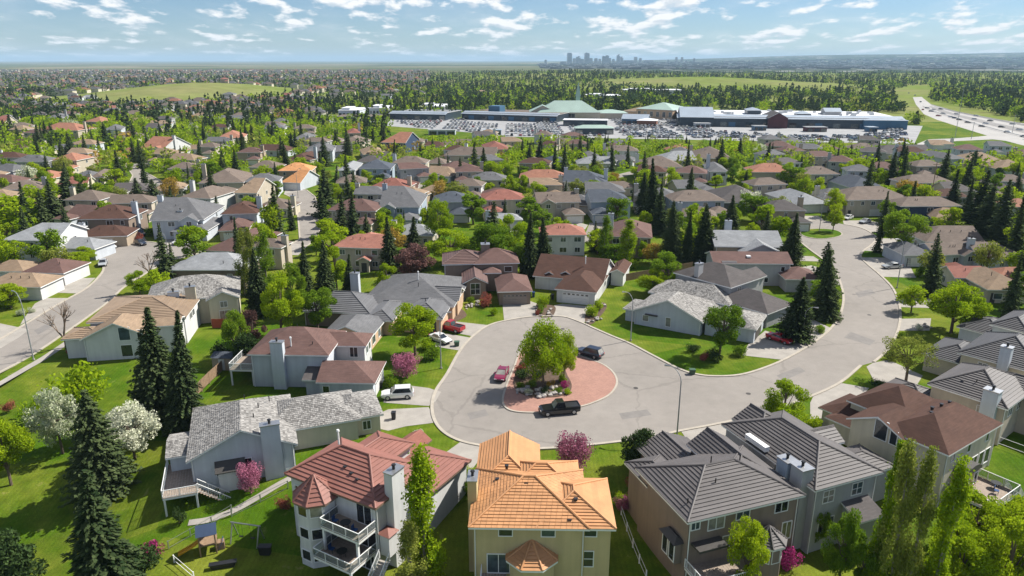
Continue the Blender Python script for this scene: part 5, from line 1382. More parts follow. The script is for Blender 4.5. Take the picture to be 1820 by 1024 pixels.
NAMES = {'limefull': ('leafy_tree', 'bright yellow-green leafy tree', 'tree'), 'lime': ('leafy_tree', 'bright yellow-green leafy tree', 'tree'), 'green': ('leafy_tree', 'fresh green leafy tree', 'tree'), 'olive': ('leafy_tree', 'pale olive leafy tree', 'tree'), 'airy': ('leafy_tree', 'sparse pale-leaved spreading tree', 'tree'),
         'white': ('blossom_tree', 'white-blossomed round tree', 'tree'), 'pink': ('blossom_tree', 'pink-blossomed tree', 'tree'), 'plum': ('plum_tree', 'purple-leaved round tree', 'tree'), 'spruce': ('spruce_tree', 'tall dark green spruce', 'tree'),
         'poplar': ('poplar_tree', 'tall narrow green poplar', 'tree'), 'pine': ('pine_tree', 'squat dark bushy pine', 'tree'), 'bare': ('bare_tree', 'leafless brown-twigged tree', 'tree'), 'dark': ('leafy_tree', 'dense dark-leaved tree', 'tree'), 'amber': ('leafy_tree', 'amber-leaved tree', 'tree'),
         'shrub': ('shrub', 'rounded green shrub', 'shrub'), 'limeshrub': ('shrub', 'bright lime shrub', 'shrub'), 'redshrub': ('shrub', 'reddish-leaved shrub', 'shrub'), 'magentashrub': ('shrub', 'magenta flowering shrub', 'shrub'), 'darkshrub': ('shrub', 'low dark green shrub', 'shrub'), 'whiteshrub': ('shrub', 'white flowering shrub', 'shrub'), 'ambershrub': ('shrub', 'golden-leaved shrub', 'shrub')}
TREES = []
COUNT = {}
def plant(kind, x, y, H, wf=1.0, z=None, label=None):
    base = kind.rstrip('2')
    nm, desc, cat = NAMES[base]
    prs = VAR[kind]; i = RNG.integers(0, len(prs)); s = H / VH[kind]
    z = tz(x, y) if z is None else z
    root = link(nm, None, None, (x, y, z), RNG.uniform(0, 6.28)); root.scale = (s * wf, s * wf, s); root.rotation_euler[0] = float(RNG.normal()) * .035; root.rotation_euler[1] = float(RNG.normal()) * .035
    cr_, tr = prs[i]
    if cat == 'shrub': link('foliage', cr_, root); link('stem', tr, root)
    else:
        link('crown', cr_, root)
        if tr is not None: link('trunk', tr, root)
    grp = {'spruce_tree': 'spruces of the neighbourhood', 'leafy_tree': 'leafy trees of the neighbourhood', 'poplar_tree': 'poplars of the neighbourhood', 'shrub': 'shrubs of the gardens'}.get(nm, 'ornamental trees of the gardens')
    COUNT[nm] = COUNT.get(nm, 0) + 1
    root['group'] = grp
    if label: tag(root, label, cat)
    else: pend(root, desc, cat, x, y, z + H * .5)
    TREES.append((x, y, H * .3 * wf))
    return root
def T(kind, bx, by, ty, wpx=None, label=None):
    """Tree whose foot is at pixel (bx, by) and whose tip reaches row ty; crown wpx wide."""
    g = ground(bx, by); H = 1.0
    lo, hi = .3, 30.0
    for _ in range(30):
        mid = (lo + hi) / 2
        if proj(g.x, g.y, g.z + mid)[1] > ty: lo = mid
        else: hi = mid
    H = lo; wf = 1.0
    if wpx:
        dep = g.y * CP + (CAMH - g.z) * SP; wm_ = wpx * dep / FPX
        rad = {'limefull': 7.4, 'lime': 6.4, 'green': 6.0, 'olive': 7.2, 'airy': 7.6, 'white': 6.2, 'pink': 5.2, 'plum': 5.6, 'spruce': 5.2, 'poplar': 3.0, 'pine': 4.4, 'bare': 5.5, 'dark': 5.6, 'amber': 5.6}.get(kind.rstrip('2'), 2.6)
        wf = wm_ / (rad * H / VH[kind])
    return plant(kind, g.x, g.y, H, max(.4, min(wf, 2.4)), g.z, label)

# --- trees that can be named one by one
T('spruce', 185, 875, 691, 105, 'tall dark spruce between the two white-blossomed trees'); T('spruce', 195, 1085, 832, 165, 'big dark spruce at the bottom left edge of the picture')
T('spruce', 285, 745, 543, 110, 'tallest dark spruce in front of the tan-tiled white house'); T('spruce', 330, 765, 553, 88, 'slimmer dark spruce right of the tallest one before the tan-tiled house')
T('pine', 25, 1060, 955, 120, 'dark bushy conifer in the bottom left corner'); T('darkshrub', 255, 1020, 975, 90, 'low dark green bush at the bottom left by the pink shrub')
T('white', 112, 806, 694, 92, 'white-blossomed tree left of the tall spruce on the lawn'); T('white', 240, 815, 722, 104, 'white-blossomed tree right of the tall spruce on the lawn')
T('limeshrub', 130, 722, 645, 130, 'wide bright green thicket above the white-blossomed trees'); T('lime', 20, 862, 748, 90, 'bright green tree at the left edge of the lawn'); T('limeshrub', 60, 760, 700, 60)
T('bare', 118, 618, 528, 75, 'bare leafless tree beside the left street'); T('bare', 268, 498, 442, 50, 'bare leafless tree by the left turning circle'); T('lime', 250, 528, 482, 45, 'small bright tree by the bare tree on the left street')
T('lime', 148, 470, 440, 52, 'small round tree on the lawn of the left turning circle'); T('lime', 20, 548, 505, 60, 'yellow-green tree on the lawn at far left edge')
T('pink', 447, 878, 822, 52, 'pink-blossomed small tree against the deck house wall'); T('magentashrub', 275, 990, 962, 46, 'rounded pink shrub on the lawn near the playset')
T('poplar', 757, 1040, 794, 72, 'tall narrow poplar between the red-tiled and orange-tiled houses'); T('poplar', 735, 1060, 930, 52, 'shorter poplar at the foot of the tall one')
T('lime', 738, 632, 541, 88, 'big bright round tree on the lawn by the white car'); T('pink', 724, 672, 627, 60, 'purple-pink round tree below the big bright tree')
T('limefull', 966, 690, 570, 84, 'large yellow-green tree in the bed of the traffic island'); T('limefull', 1002, 678, 590, 46, 'smaller yellow-green tree on the right of the traffic island bed')
T('pink', 1020, 848, 769, 76, 'pink-blossomed tree behind the orange-tiled house'); T('pine', 1135, 832, 761, 62, 'dark bushy pine left of the dark-tiled house')
T('redshrub', 1127, 868, 842, 36, 'upper of two red shrubs beside the dark-tiled house'); T('redshrub', 1124, 895, 868, 40, 'lower of two red shrubs beside the dark-tiled house'); T('limeshrub', 1108, 898, 872, 40); T('pink', 1105, 906, 884, 34)
T('lime', 1385, 768, 680, 82, 'round bright tree on the verge above the twin-chimney house'); T('limeshrub', 1438, 768, 732, 50, 'lime shrub beside the drive right of the round bright tree')
T('green', 1278, 632, 537, 68, 'slender green tree in front of the pale shake-roofed house'); T('spruce', 1412, 604, 493, 62, 'dark spruce beside the long red car in the drive'); T('spruce', 1466, 566, 443, 64, 'dark spruce at the bend of the street, nearest the kerb'); T('spruce', 1400, 486, 377, 56, 'dark spruce in front of the pale-roofed house')
T('lime', 1690, 592, 505, 98, 'wide yellow-green tree on the right-hand lawns'); T('airy', 1610, 678, 594, 100, 'sparse spreading tree beside the street at right'); T('green', 1600, 452, 372, 74, 'bright green tree by the second turning circle'); T('lime', 1480, 412, 362, 30, 'small lime tree on the round grass island')
T('poplar', 1543, 1065, 786, 34, 'leftmost poplar at the lower right'); T('poplar', 1576, 1085, 782, 50, 'second poplar from the left at the lower right'); T('poplar', 1606, 1095, 800, 46, 'third poplar from the left at the lower right'); T('poplar', 1648, 1095, 806, 56, 'rightmost poplar at the lower right')
for bx, by, ty, w_ in ((1605, 1075, 985, 90), (1745, 1010, 915, 90), (1815, 985, 905, 90), (1690, 1010, 925, 80), (1560, 1085, 1000, 70), (1725, 985, 880, 115), (1790, 990, 890, 110), (1700, 1065, 945, 110), (1775, 1075, 925, 120), (1660, 1075, 985, 90), (1830, 1060, 925, 110)): T('lime', bx, by, ty, w_)
for bx, by, ty, w_ in ((1490, 1050, 905, 70), (1530, 1060, 950, 80)): T('green', bx, by, ty, w_)
T('green', 1447, 975, 905, 44, 'small green tree beside the dark-tiled houses at lower right'); T('lime', 1322, 1062, 922, 74, 'yellow-green tree in front of the dark-tiled house with the bay'); T('magentashrub', 1404, 1010, 972, 48, 'magenta flowering shrub at the foot of the tiled bay')
T('poplar', 436, 525, 408, 26); T('poplar', 455, 535, 405, 26); T('poplar', 475, 520, 412, 28); T('spruce', 462, 560, 440, 52); T('lime', 500, 602, 490, 76); T('green', 520, 560, 470, 60); T('spruce', 545, 545, 425, 46); T('spruce', 580, 560, 425, 56); T('lime', 600, 520, 440, 60); T('green', 565, 590, 510, 70); T('spruce', 620, 540, 450, 40)
T('plum2', 452, 622, 545, 50, 'reddish bare-branched tree by the red fence'); T('green', 425, 640, 550, 50); T('pine', 445, 650, 590, 60); T('darkshrub', 395, 640, 610, 50)
T('spruce', 695, 485, 384, 50); T('spruce', 735, 480, 385, 56); T('plum2', 733, 492, 430, 78, 'dark purple tree behind the long grey-tiled house'); T('lime', 800, 470, 408, 90); T('lime', 780, 440, 355, 50); T('green', 870, 470, 395, 90); T('lime', 905, 460, 385, 66); T('green', 925, 490, 430, 50); T('spruce', 940, 492, 376, 48); T('spruce', 966, 488, 385, 44); T('lime', 690, 520, 470, 40)
T('poplar', 1072, 462, 384, 24); T('poplar', 1114, 476, 393, 34); T('amber2', 1160, 468, 432, 36, 'amber-leaved shrubby tree behind the brown-roofed cul-de-sac house'); T('green', 1185, 520, 450, 70); T('lime', 1160, 525, 480, 60); T('spruce', 1160, 402, 280, 46); T('spruce', 1192, 470, 355, 44); T('spruce', 1218, 470, 372, 30); T('spruce', 1250, 468, 362, 48); T('spruce', 1298, 415, 346, 42); T('spruce', 1142, 380, 305, 36)
for bx, by, ty, w_ in ((1725, 420, 300, 56), (1745, 430, 330, 64), (1775, 440, 318, 60), (1800, 470, 350, 60), (1690, 380, 300, 44), (1820, 520, 420, 60)): T('spruce2', bx, by, ty, w_)
for bx, by, ty, w_ in ((25, 420, 345, 130), (70, 400, 330, 70)): T('lime2', bx, by, ty, w_)
for bx, by, ty, w_ in ((50, 425, 322, 36), (100, 400, 318, 50), (145, 360, 325, 34), (250, 375, 315, 40), (275, 375, 318, 44), (460, 400, 350, 40), (490, 420, 325, 40), (580, 385, 300, 50)): T('spruce2', bx, by, ty, w_)
for bx, by, ty, w_ in ((485, 420, 358, 46), (475, 470, 400, 40), (590, 440, 385, 60), (375, 395, 375, 24)): T('lime2', bx, by, ty, w_)
# shrubs in the beds
for kind, bx, by, ty, w_ in (('darkshrub', 935, 655, 640, 30), ('redshrub', 925, 660, 645, 22), ('darkshrub', 930, 675, 655, 40), ('shrub', 925, 690, 676, 22), ('darkshrub', 955, 672, 655, 34), ('shrub', 945, 690, 672, 24), ('ambershrub', 978, 690, 676, 20), ('magentashrub', 1005, 690, 676, 20), ('limeshrub', 1008, 702, 690, 22), ('shrub', 990, 700, 688, 24), ('whiteshrub', 940, 702, 690, 22), ('limeshrub', 998, 680, 664, 24), ('darkshrub', 968, 700, 688, 22),
                             ('limeshrub', 968, 545, 520, 34), ('redshrub', 862, 545, 522, 32), ('limeshrub', 876, 560, 545, 18), ('limeshrub', 1050, 560, 538, 36), ('limeshrub', 1064, 552, 530, 26), ('shrub', 835, 540, 525, 18), ('limeshrub', 795, 535, 520, 20), ('shrub', 962, 558, 540, 20), ('redshrub', 955, 560, 548, 14), ('shrub', 940, 530, 512, 18),
                             ('shrub', 700, 690, 668, 40), ('shrub', 770, 640, 612, 44), ('limeshrub', 760, 622, 600, 40), ('darkshrub', 1268, 640, 620, 40), ('shrub', 1310, 632, 610, 36), ('redshrub', 1250, 640, 625, 24), ('shrub', 1180, 555, 530, 40), ('darkshrub', 1232, 625, 612, 34), ('whiteshrub', 745, 775, 762, 24), ('shrub', 530, 625, 600, 30), ('limeshrub', 600, 655, 630, 30),
                             ('whiteshrub', 40, 560, 548, 24), ('whiteshrub', 55, 556, 546, 16), ('shrub', 20, 545, 520, 50), ('shrub', 270, 420, 402, 24), ('redshrub', 248, 430, 415, 20), ('shrub', 1635, 492, 470, 24), ('shrub', 1600, 600, 588, 18), ('whiteshrub', 1632, 586, 576, 18), ('darkshrub', 1585, 640, 625, 30), ('darkshrub', 1560, 690, 675, 40), ('redshrub', 15, 730, 712, 26), ('redshrub', 8, 775, 760, 20),
                             ('shrub', 840, 880, 840, 40), ('limeshrub', 835, 850, 825, 30), ('limeshrub', 975, 1050, 1008, 40), ('limeshrub', 1055, 1050, 1010, 40), ('shrub', 1385, 1000, 975, 30), ('darkshrub', 320, 930, 905, 30), ('redshrub', 505, 905, 880, 30), ('shrub', 300, 640, 625, 30), ('darkshrub', 135, 625, 608, 40), ('redshrub', 130, 632, 618, 24), ('shrub', 1480, 560, 545, 30), ('shrub', 1455, 590, 575, 30)): T(kind, bx, by, ty, w_)

# --- infill: gardens full of trees between the houses, each its own object while they can be told apart
rr = random.Random(4)
def crowded(x, y, r):
    for a, b_, c in TREES:
        if abs(a - x) < c + r and abs(b_ - y) < c + r and (a - x) ** 2 + (b_ - y) ** 2 < ((c + r) * .62) ** 2: return True
    return False
def house_near(x, y, m_):
    for a, b_, c in HOUSES:
        if (x - a) ** 2 + (y - b_) ** 2 < (c * .82 + m_) ** 2: return True
    return False
GRASSY = [W2([(1640, 205), (1760, 240), (1660, 248), (1625, 240)]), W2([(1480, 262), (1850, 256), (1850, 290), (1720, 262), (1560, 272)])]
FAR_STUFF = []
FWPIX = [(1596, 150), (1660, 148), (1652, 166), (1840, 200), (1840, 262), (1625, 262), (1645, 200), (1590, 176)]     # the freeway stays in view
cap = {'spruce_tree': 296, 'leafy_tree': 298}
cand = []
for _ in range(5200):
    yv = (rr.random() * (600 ** 2 - 128 ** 2) + 128 ** 2) ** .5
    xv = rr.uniform(-.80, .80) * yv
    cand.append((yv, xv))
cand.sort()
for yv, xv in cand:
    if rr.random() > (.75 if yv < 330 else .95): continue
    H = rr.uniform(4.5, 9.5)
    k = rr.random()
    kind = 'lime2' if k < .46 else 'green2' if k < .60 else 'olive2' if k < .70 else 'spruce2' if k < .94 else 'dark2' if k < .965 else rr.choice(['amber2', 'white2', 'olive2'])
    if kind == 'spruce2': H = rr.uniform(7, 15)
    r = H * .3 if kind != 'spruce2' else H * .17
    if yv < 170 and abs(xv) < 60: continue
    if on_road(xv, yv, 1.2) or house_near(xv, yv, r * .55) or crowded(xv, yv, r): continue
    if any(in_poly(xv, yv, P) for P in GRASSY): continue
    px, py = proj(xv, yv, H)
    if px < -60 or px > 1880: continue
    if in_poly(px, py, FWPIX): continue
    if (1080 < px < 1615 and py < 244) or (690 < px <= 1080 and py < 236):
        if yv > 455: continue
        H = rr.uniform(3.0, 5.0); py = proj(xv, yv, H)[1]; kind = rr.choice(['lime2', 'green2', 'spruce2', 'olive2'])
        if py < 238 and rr.random() < .6: continue         # the mall and its lots stay in view
    nm = NAMES[kind.rstrip('2')][0]
    if COUNT.get(nm, 0) < cap.get(nm, 290): plant(kind, xv, yv, H, rr.uniform(.75, 1.35))
    else:
        FAR_STUFF.append((xv, yv, H, kind.rstrip('2'))); TREES.append((xv, yv, r))
# --- the wooded rest, out to the ridge: too many to count
def far_wood(items, dens):
    """One mesh of leaf sprays for each foliage colour."""
    groups = {}
    for x, y, H, k in items: groups.setdefault(k, []).append((x, y, H))
    for k, L in groups.items():
        Q = []
        for x, y, H in L:
            d = max(900.0, y) if y > 600 else 600.0
            n = int(dens * max(10, min(90, 38000 / max(y, 300.0))))
            sz = H * .085 * (90 / max(n, 14)) ** .35
            P = RNG.normal(size=(n, 3)); P /= np.linalg.norm(P, axis=1)[:, None]; P *= (RNG.uniform(.3, 1, n) ** .5)[:, None]
            z0 = tz(x, y)
            if k == 'spruce':
                t = RNG.uniform(0, 1, n) ** 1.5; a = RNG.uniform(0, 6.283, n); rad = H * .23 * (1 - t) * RNG.uniform(.6, 1.05, n) + .1
                C = np.stack([x + rad * np.cos(a), y + rad * np.sin(a), z0 + H * (.06 + .94 * t)], 1)
                Q.append(leaf_quads(C, sz * .9, .2, .75))
            else:
                C = np.array([x, y, z0 + H * .52]) + P * np.array([H * .50, H * .50, H * .44])
                Q.append(leaf_quads(C, sz, .5, .75))
        me = quads_mesh('wood', np.concatenate(Q, 0), LEAF[k])
        o = link({'spruce': 'conifer_wood', 'lime': 'leafy_wood', 'green': 'leafy_wood', 'olive': 'leafy_wood', 'dark': 'leafy_wood'}.get(k, 'leafy_wood'), me)
        tag(o, {'spruce': 'dark conifers massed between the far houses and along the ridge', 'lime': 'bright spring-green trees massed beyond the near houses', 'green': 'fresh green trees massed beyond the near houses', 'olive': 'pale olive trees massed on the far slopes', 'dark': 'dark-leaved trees massed on the far slopes'}.get(k, 'purple and golden trees scattered among the far gardens'), 'trees', kind='stuff')
rr = random.Random(9)
OPEN = [(-425, 960, 150, 210), (400, 1400, 230, 230)]
for _ in range(21000):
    yv = 600 * (2900 / 600) ** rr.random(); xv = rr.uniform(-.78, .78) * yv
    if any(((xv - a) / c) ** 2 + ((yv - b_) / d) ** 2 < 1 for a, b_, c, d in OPEN): continue
    if on_road(xv, yv, 6): continue
    px, py = proj(xv, yv, 8)
    if in_poly(px, py, FWPIX): continue
    if 930 < px < 1640 and yv < 700: continue
    if 690 < px < 960 and yv < 640: continue
    n_ = math.sin(xv * .011 + 1) * math.sin(yv * .009) + math.sin(xv * .023 + yv * .017)
    if n_ < -.75 and rr.random() < .75: continue
    if house_near(xv, yv, 2): continue
    k = rr.random(); patch = math.sin(xv * .0133 + 2.1 * math.sin(yv * .0061)) + math.sin(yv * .0117 + xv * .0047); dark = (.72 if patch > .5 else .15 if patch < -.35 else .4) if yv < 1500 else (.8 if patch > -.4 else .4)
    kind = 'spruce' if k < dark else 'green' if k < dark + .13 else 'olive' if k < dark + .2 else 'lime' if k < dark + .27 else 'dark'
    FAR_STUFF.append((xv, yv, rr.uniform(7, 14) if kind == 'spruce' else rr.uniform(6, 11), kind))
far_wood([t if t[3] in ('spruce', 'lime', 'green', 'olive', 'dark') else (t[0], t[1], t[2], 'amber' if t[3] == 'amber' else 'plum') for t in FAR_STUFF], 1.0)

# ------------------------------------------------------------------ vehicles
def wheel_part(parent, x, y, r, w):
    s = 1 if y > 0 else -1
    mb = MB(); mb.tube((x, y - s * w, r), (x, y, r), r, r, 16); o = mb.obj('wheel', M_TYRE, parent)
    mb = MB(); mb.tube((x, y, r), (x, y + s * .02, r), r * .62, r * .55, 12); mb.obj('rim', M_METAL, o)
def vehicle(kind, paint, front, rear, label, name=None, scale=1.0):
    a, b_ = ground(*front), ground(*rear); c = (a + b_) / 2; d = (a - b_)
    L, Wd, Hh = {'pickup': (5.8, 2.0, 1.9), 'suv': (4.8, 1.95, 1.75), 'sedan': (4.7, 1.82, 1.42), 'coupe': (4.9, 1.85, 1.35)}[kind]
    root = link(name or {'pickup': 'pickup_truck'}.get(kind, 'car'), None, None, (c.x, c.y, 0.035), math.atan2(d.y, d.x)); root.scale = (scale,) * 3
    pm = PAINT[paint]; hw = Wd / 2; l = L / 2
    if kind == 'pickup': st = [(-l, .55, .98, .86), (-l + .1, .42, 1.12, .97), (-l + .9, .34, 1.14, 1.0), (-.5, .34, 1.14, 1.0), (.9, .34, 1.15, 1.0), (1.2, .36, 1.14, 1.0), (l - .35, .40, 1.06, .97), (l - .05, .48, .92, .9), (l, .55, .82, .8)]; cab = (-.75, -.55, 1.05, .45, 1.9)
    elif kind == 'suv': st = [(-l, .5, .95, .84), (-l + .15, .38, 1.06, .97), (-1.0, .3, 1.06, 1.0), (.6, .3, 1.06, 1.0), (1.0, .32, 1.03, 1.0), (l - .4, .36, .94, .95), (l - .05, .45, .82, .86), (l, .5, .7, .74)]; cab = (-l + .12, -l + .5, 1.15, .35, 1.72)
    else: st = [(-l, .45, .85, .8), (-l + .2, .34, .96, .95), (-1.2, .26, .95, 1.0), (.5, .26, .94, 1.0), (1.1, .28, .92, .99), (l - .4, .32, .82, .94), (l - .05, .4, .7, .84), (l, .45, .6, .72)]; cab = (-1.65, -.95, 1.15, .2, Hh)
    mb = MB(); rings = []
    for x, zl, zh, k in st:
        zm = zl + (zh - zl) * .62
        rings.append([(x, -hw * k * .96, zl), (x, -hw * k, zm), (x, -hw * k * .92, zh), (x, hw * k * .92, zh), (x, hw * k, zm), (x, hw * k * .96, zl)])
    for i in range(len(rings) - 1):
        p, q = rings[i], rings[i + 1]
        for j in range(6): mb.face([p[j], q[j], q[(j + 1) % 6], p[(j + 1) % 6]][::-1])
    mb.face(rings[0]); mb.face(rings[-1][::-1])
    me = mb.data('body', pm); bm = bmesh.new(); bm.from_mesh(me); bmesh.ops.remove_doubles(bm, verts=bm.verts, dist=1e-4); bmesh.ops.recalc_face_normals(bm, faces=bm.faces); bm.to_mesh(me); bm.free()
    body = link('body', me, root)
    xr, xrt, xf, xft, zt = cab; zb = 1.0 if kind == 'pickup' else .95 if kind == 'suv' else .86
    if kind == 'pickup': zb = 1.1
    bw, tw = hw * .9, hw * .74
    B = [(xr, -bw, zb), (xf, -bw, zb), (xf, bw, zb), (xr, bw, zb)]; Tt = [(xrt, -tw, zt), (xft, -tw, zt), (xft, tw, zt), (xrt, tw, zt)]
    mb = MB(); 
    for i in range(4): mb.face([B[i], B[(i + 1) % 4], Tt[(i + 1) % 4], Tt[i]])
    mb.obj('cabin', pm, root)
    mb = MB(); V = Vector
    mb.face(Tt); 
    rt = [(x * .98 + .0, y * .9, z + .05) for x, y, z in Tt]
    for i in range(4): mb.face([Tt[i], Tt[(i + 1) % 4], rt[(i + 1) % 4], rt[i]])
    mb.face(rt); mb.obj('roof', pm, root)
    def pane(nm, q, i, inset):
        q = [V(p) for p in q]; cc = sum(q, V()) / 4; n = (q[1] - q[0]).cross(q[2] - q[0]).normalized()
        if n.dot(cc - V(((xr + xf) / 2, 0, 1.2))) < 0: n = -n
        mb = MB(); mb.face([cc + (p - cc) * inset + n * .012 for p in q]); mb.obj(nm, M_GLASS, root)
    pane('side_window', [B[0], B[1], Tt[1], Tt[0]], 0, .86); pane('windshield', [B[1], B[2], Tt[2], Tt[1]], 1, .88); pane('side_window', [B[2], B[3], Tt[3], Tt[2]], 2, .86); pane('rear_window', [B[3], B[0], Tt[0], Tt[3]], 3, .86)
    if kind == 'pickup':
        mb = MB(); mb.face([(-l + .18, -hw * .8, 1.16), (-.82, -hw * .8, 1.16), (-.82, hw * .8, 1.16), (-l + .18, hw * .8, 1.16)]); mb.obj('bed_cover', M_BLACK, root)
        for s in (-1, 1):
            mb = MB(); mb.box(-l + .1, s * hw * .86 - .06, 1.1, -.8, s * hw * .86 + .06, 1.26); mb.obj('bed_rail', pm, root)
        mb = MB(); mb.box(-l + .02, -hw * .84, 1.0, -l + .12, hw * .84, 1.26); mb.obj('tailgate', pm, root)
    r = .40 if kind == 'pickup' else .37 if kind == 'suv' else .33
    for x in (l - .95, -l + 1.0):
        for s in (-1, 1): wheel_part(root, x, s * (hw + .01), r, .24)
    for s in (-1, 1):
        mb = MB(); mb.box(l - .14, s * hw * .62 - .2, st[-2][2] - .18, l - .005, s * hw * .62 + .2, st[-2][2] - .02); mb.obj('headlight', M_TRIM, root)
        mb = MB(); mb.box(-l - .005, s * hw * .72 - .12, .72, -l + .1, s * hw * .72 + .12, .98); mb.obj('taillight', PAINT['red'], root)
        mb = MB(); mb.box(xf - .45, s * (hw + .02), zb + .05, xf - .25, s * (hw + .2), zb + .2); mb.obj('mirror', pm, root)
    mb = MB(); mb.box(l - .1, -hw * .8, .38, l + .04, hw * .8, .56); mb.obj('bumper', M_BLACK, root)
    tag(root, label, 'pickup truck' if kind == 'pickup' else 'car')
    return root
vehicle('pickup', 'black', (961, 737), (1027, 731), 'black pickup truck parked along the pink-paved traffic island')
vehicle('suv', 'navy', (1029, 628), (1067, 638), 'dark SUV parked at the right side of the traffic island')
vehicle('sedan', 'maroon', (885, 685), (898, 657), 'dark red car parked at the left side of the traffic island')
vehicle('pickup', 'red', (779, 582), (822, 592), 'red pickup truck in the drive of the long grey-tiled house')
vehicle('sedan', 'white', (796, 612), (770, 602), 'white car half under the big bright tree')
vehicle('suv', 'white', (682, 708), (732, 705), 'white SUV in the drive of the pale blue house')
vehicle('coupe', 'red', (1414, 616), (1358, 598), 'long red car in the drive below the dark spruce')
vehicle('sedan', 'silver', (1561, 478), (1609, 476), 'silver car in the drive on the far side of the bend')
vehicle('sedan', 'white', (1498, 393), (1516, 387), 'white car by the second turning circle, left of another')
vehicle('coupe', 'silver', (1527, 399), (1547, 394), 'silver car right of the white one by the second turning circle')
vehicle('suv', 'black', (1575, 402), (1577, 392), 'black SUV behind the bright tree at the second turning circle')
vehicle('sedan', 'silver', (181, 477), (186, 466), 'silver car parked on the left street at the kerb')
vehicle('suv', 'white', (203, 444), (185, 440), 'white SUV in front of the brown garage on the left'); vehicle('sedan', 'silver', (183, 441), (168, 437), 'silver car beside the white SUV at the left garages')
vehicle('sedan', 'navy', (256, 437), (244, 433), 'dark car nearer of two on the left turning circle'); vehicle('sedan', 'black', (256, 420), (243, 417), 'black car farther of two on the left turning circle')
vehicle('suv', 'white', (313, 436), (329, 431), 'white SUV in front of the grey garage with windows'); vehicle('coupe', 'white', (334, 436), (348, 432), 'low white car beside the white SUV at the grey garage')
vehicle('sedan', 'black', (77, 508), (85, 503), 'dark car tucked beside the tan-roofed garage at left')

# ------------------------------------------------------------------ street lamps, poles
def lamp(bx, by, ty, label, arm=(-1.6, 0), mat=None):
    g = ground(bx, by); lo, hi = 2.0, 18.0
    for _ in range(30):
        mid = (lo + hi) / 2
        if proj(g.x, g.y, g.z + mid)[1] > ty: lo = mid
        else: hi = mid
    H = lo; root = link('street_lamp', None, None, (g.x, g.y, g.z))
    mb = MB(); mb.tube((0, 0, -.2), (0, 0, H * .82), .11, .075, 8); mb.obj('pole', mat or M_POLE, root)
    mb = MB(); p = Vector((0, 0, H * .82))
    for k in range(1, 6):
        t = k / 5; q = Vector((arm[0] * t ** 1.5, arm[1] * t ** 1.5, H * .82 + H * .18 * math.sin(t * math.pi / 2))); mb.tube(p, q, .06, .055, 6); p = q
    mb.obj('arm', mat or M_POLE, root)
    mb = MB(); e = Vector((arm[0], arm[1], 0)).normalized(); 
    mb.tube(p, p + e * .7 - Vector((0, 0, .03)), .09, .16, 6); mb.obj('lamp_head', M_METAL, root)
    mb = MB(); mb.tube((0, 0, -.1), (0, 0, .25), .22, .2, 8); mb.obj('base', M_CONC, root)
    tag(root, label, 'street lamp', 'street lamps')
    return root
lamp(1121, 606, 520, 'street lamp on the kerb beside the pale shake-roofed house', (-1.2, .3)); lamp(1203, 776, 655, 'tall curved street lamp on the near kerb in front of the dark-tiled house', (-1.4, .8))
lamp(784, 655, 556, 'street lamp on the lawn by the white car', (1.2, .2)); lamp(1594, 512, 425, 'street lamp on the right side of the bend', (-1.4, 0)); lamp(1425, 608, 545, 'street lamp beside the long red car', (1.2, -.4))
lamp(1456, 411, 357, 'street lamp on the round grass island', (1.2, 0)); lamp(530, 352, 300, 'street lamp at the street of the orange-roofed house', (1.2, 0)); lamp(60, 640, 520, 'street lamp beside the left street sidewalk', (-1.2, .6)); lamp(300, 462, 415, 'street lamp at the left turning circle', (-1.0, .4))
def utility_pole(bx, by, ty, label, cross=True):
    g = ground(bx, by); lo, hi = 3.0, 45.0
    for _ in range(30):
        mid = (lo + hi) / 2
        if proj(g.x, g.y, g.z + mid)[1] > ty: lo = mid
        else: hi = mid
    root = link('utility_pole', None, None, (g.x, g.y, g.z)); H = lo
    mb = MB(); mb.tube((0, 0, -.5), (0, 0, H), .17, .11, 8); mb.obj('pole', M_WOOD if cross else M_POLE, root)
    if cross:
        mb = MB(); mb.box(-1.2, -.07, H - .9, 1.2, .07, H - .72); mb.obj('crossarm', M_WOOD, root)
    else:
        mb = MB(); mb.box(-.3, -.3, H - .2, .3, .3, H + .1); mb.obj('antenna', M_POLE, root)
    tag(root, label, 'pole')
utility_pole(1652, 366, 288, 'wooden utility pole behind the dark blue house at right'); utility_pole(1697, 246, 152, 'tall thin mast standing on the grass by the freeway', False); utility_pole(1726, 248, 218, 'short light pole beside the freeway ramp', False)
utility_pole(1799, 236, 205, 'light pole by the freeway at the right edge', False); utility_pole(418, 228, 188, 'thin white mast behind the terracotta-roofed house', False)

# ------------------------------------------------------------------ garden things
def fence(p0, p1, h, mat, label, kind='plank', z0=None):
    a, b_ = ground(*p0), ground(*p1); d = (b_ - a).to_2d(); L = d.length
    root = link('fence', None, None, (a.x, a.y, 0), math.atan2(d.y, d.x))
    zf = lambda t: tz(a.x + d.x * t, a.y + d.y * t)
    n = max(1, int(L / 2.4))
    for i in range(n + 1):
        mb = MB(); x = L * i / n; z = zf(i / n); mb.box(x - .06, -.06, z - .3, x + .06, .06, z + h + .05); mb.obj('post', mat, root)
    if kind == 'plank':
        w = .22
        for i in range(min(290, int(L / w))):
            x = i * w; z = zf(x / L); mb = MB(); mb.box(x + .008, -.02 - (.015 if i % 2 else 0), z, x + w - .008, .02, z + h + random.uniform(-.02, .02)); mb.obj('plank', mat, root)
    else:
        for zz in ((.08, h) if kind == 'wire' else (.3, h)):
            mb = MB()
            for i in range(n): mb.tube((L * i / n, 0, zf(i / n) + zz), (L * (i + 1) / n, 0, zf((i + 1) / n) + zz), .028, .028, 4)
            mb.obj('rail', mat, root)
    tag(root, label, 'fence')
fence((345, 708), (398, 656), 1.7, M_WOOD, 'brown plank fence behind the shake-roofed deck house')
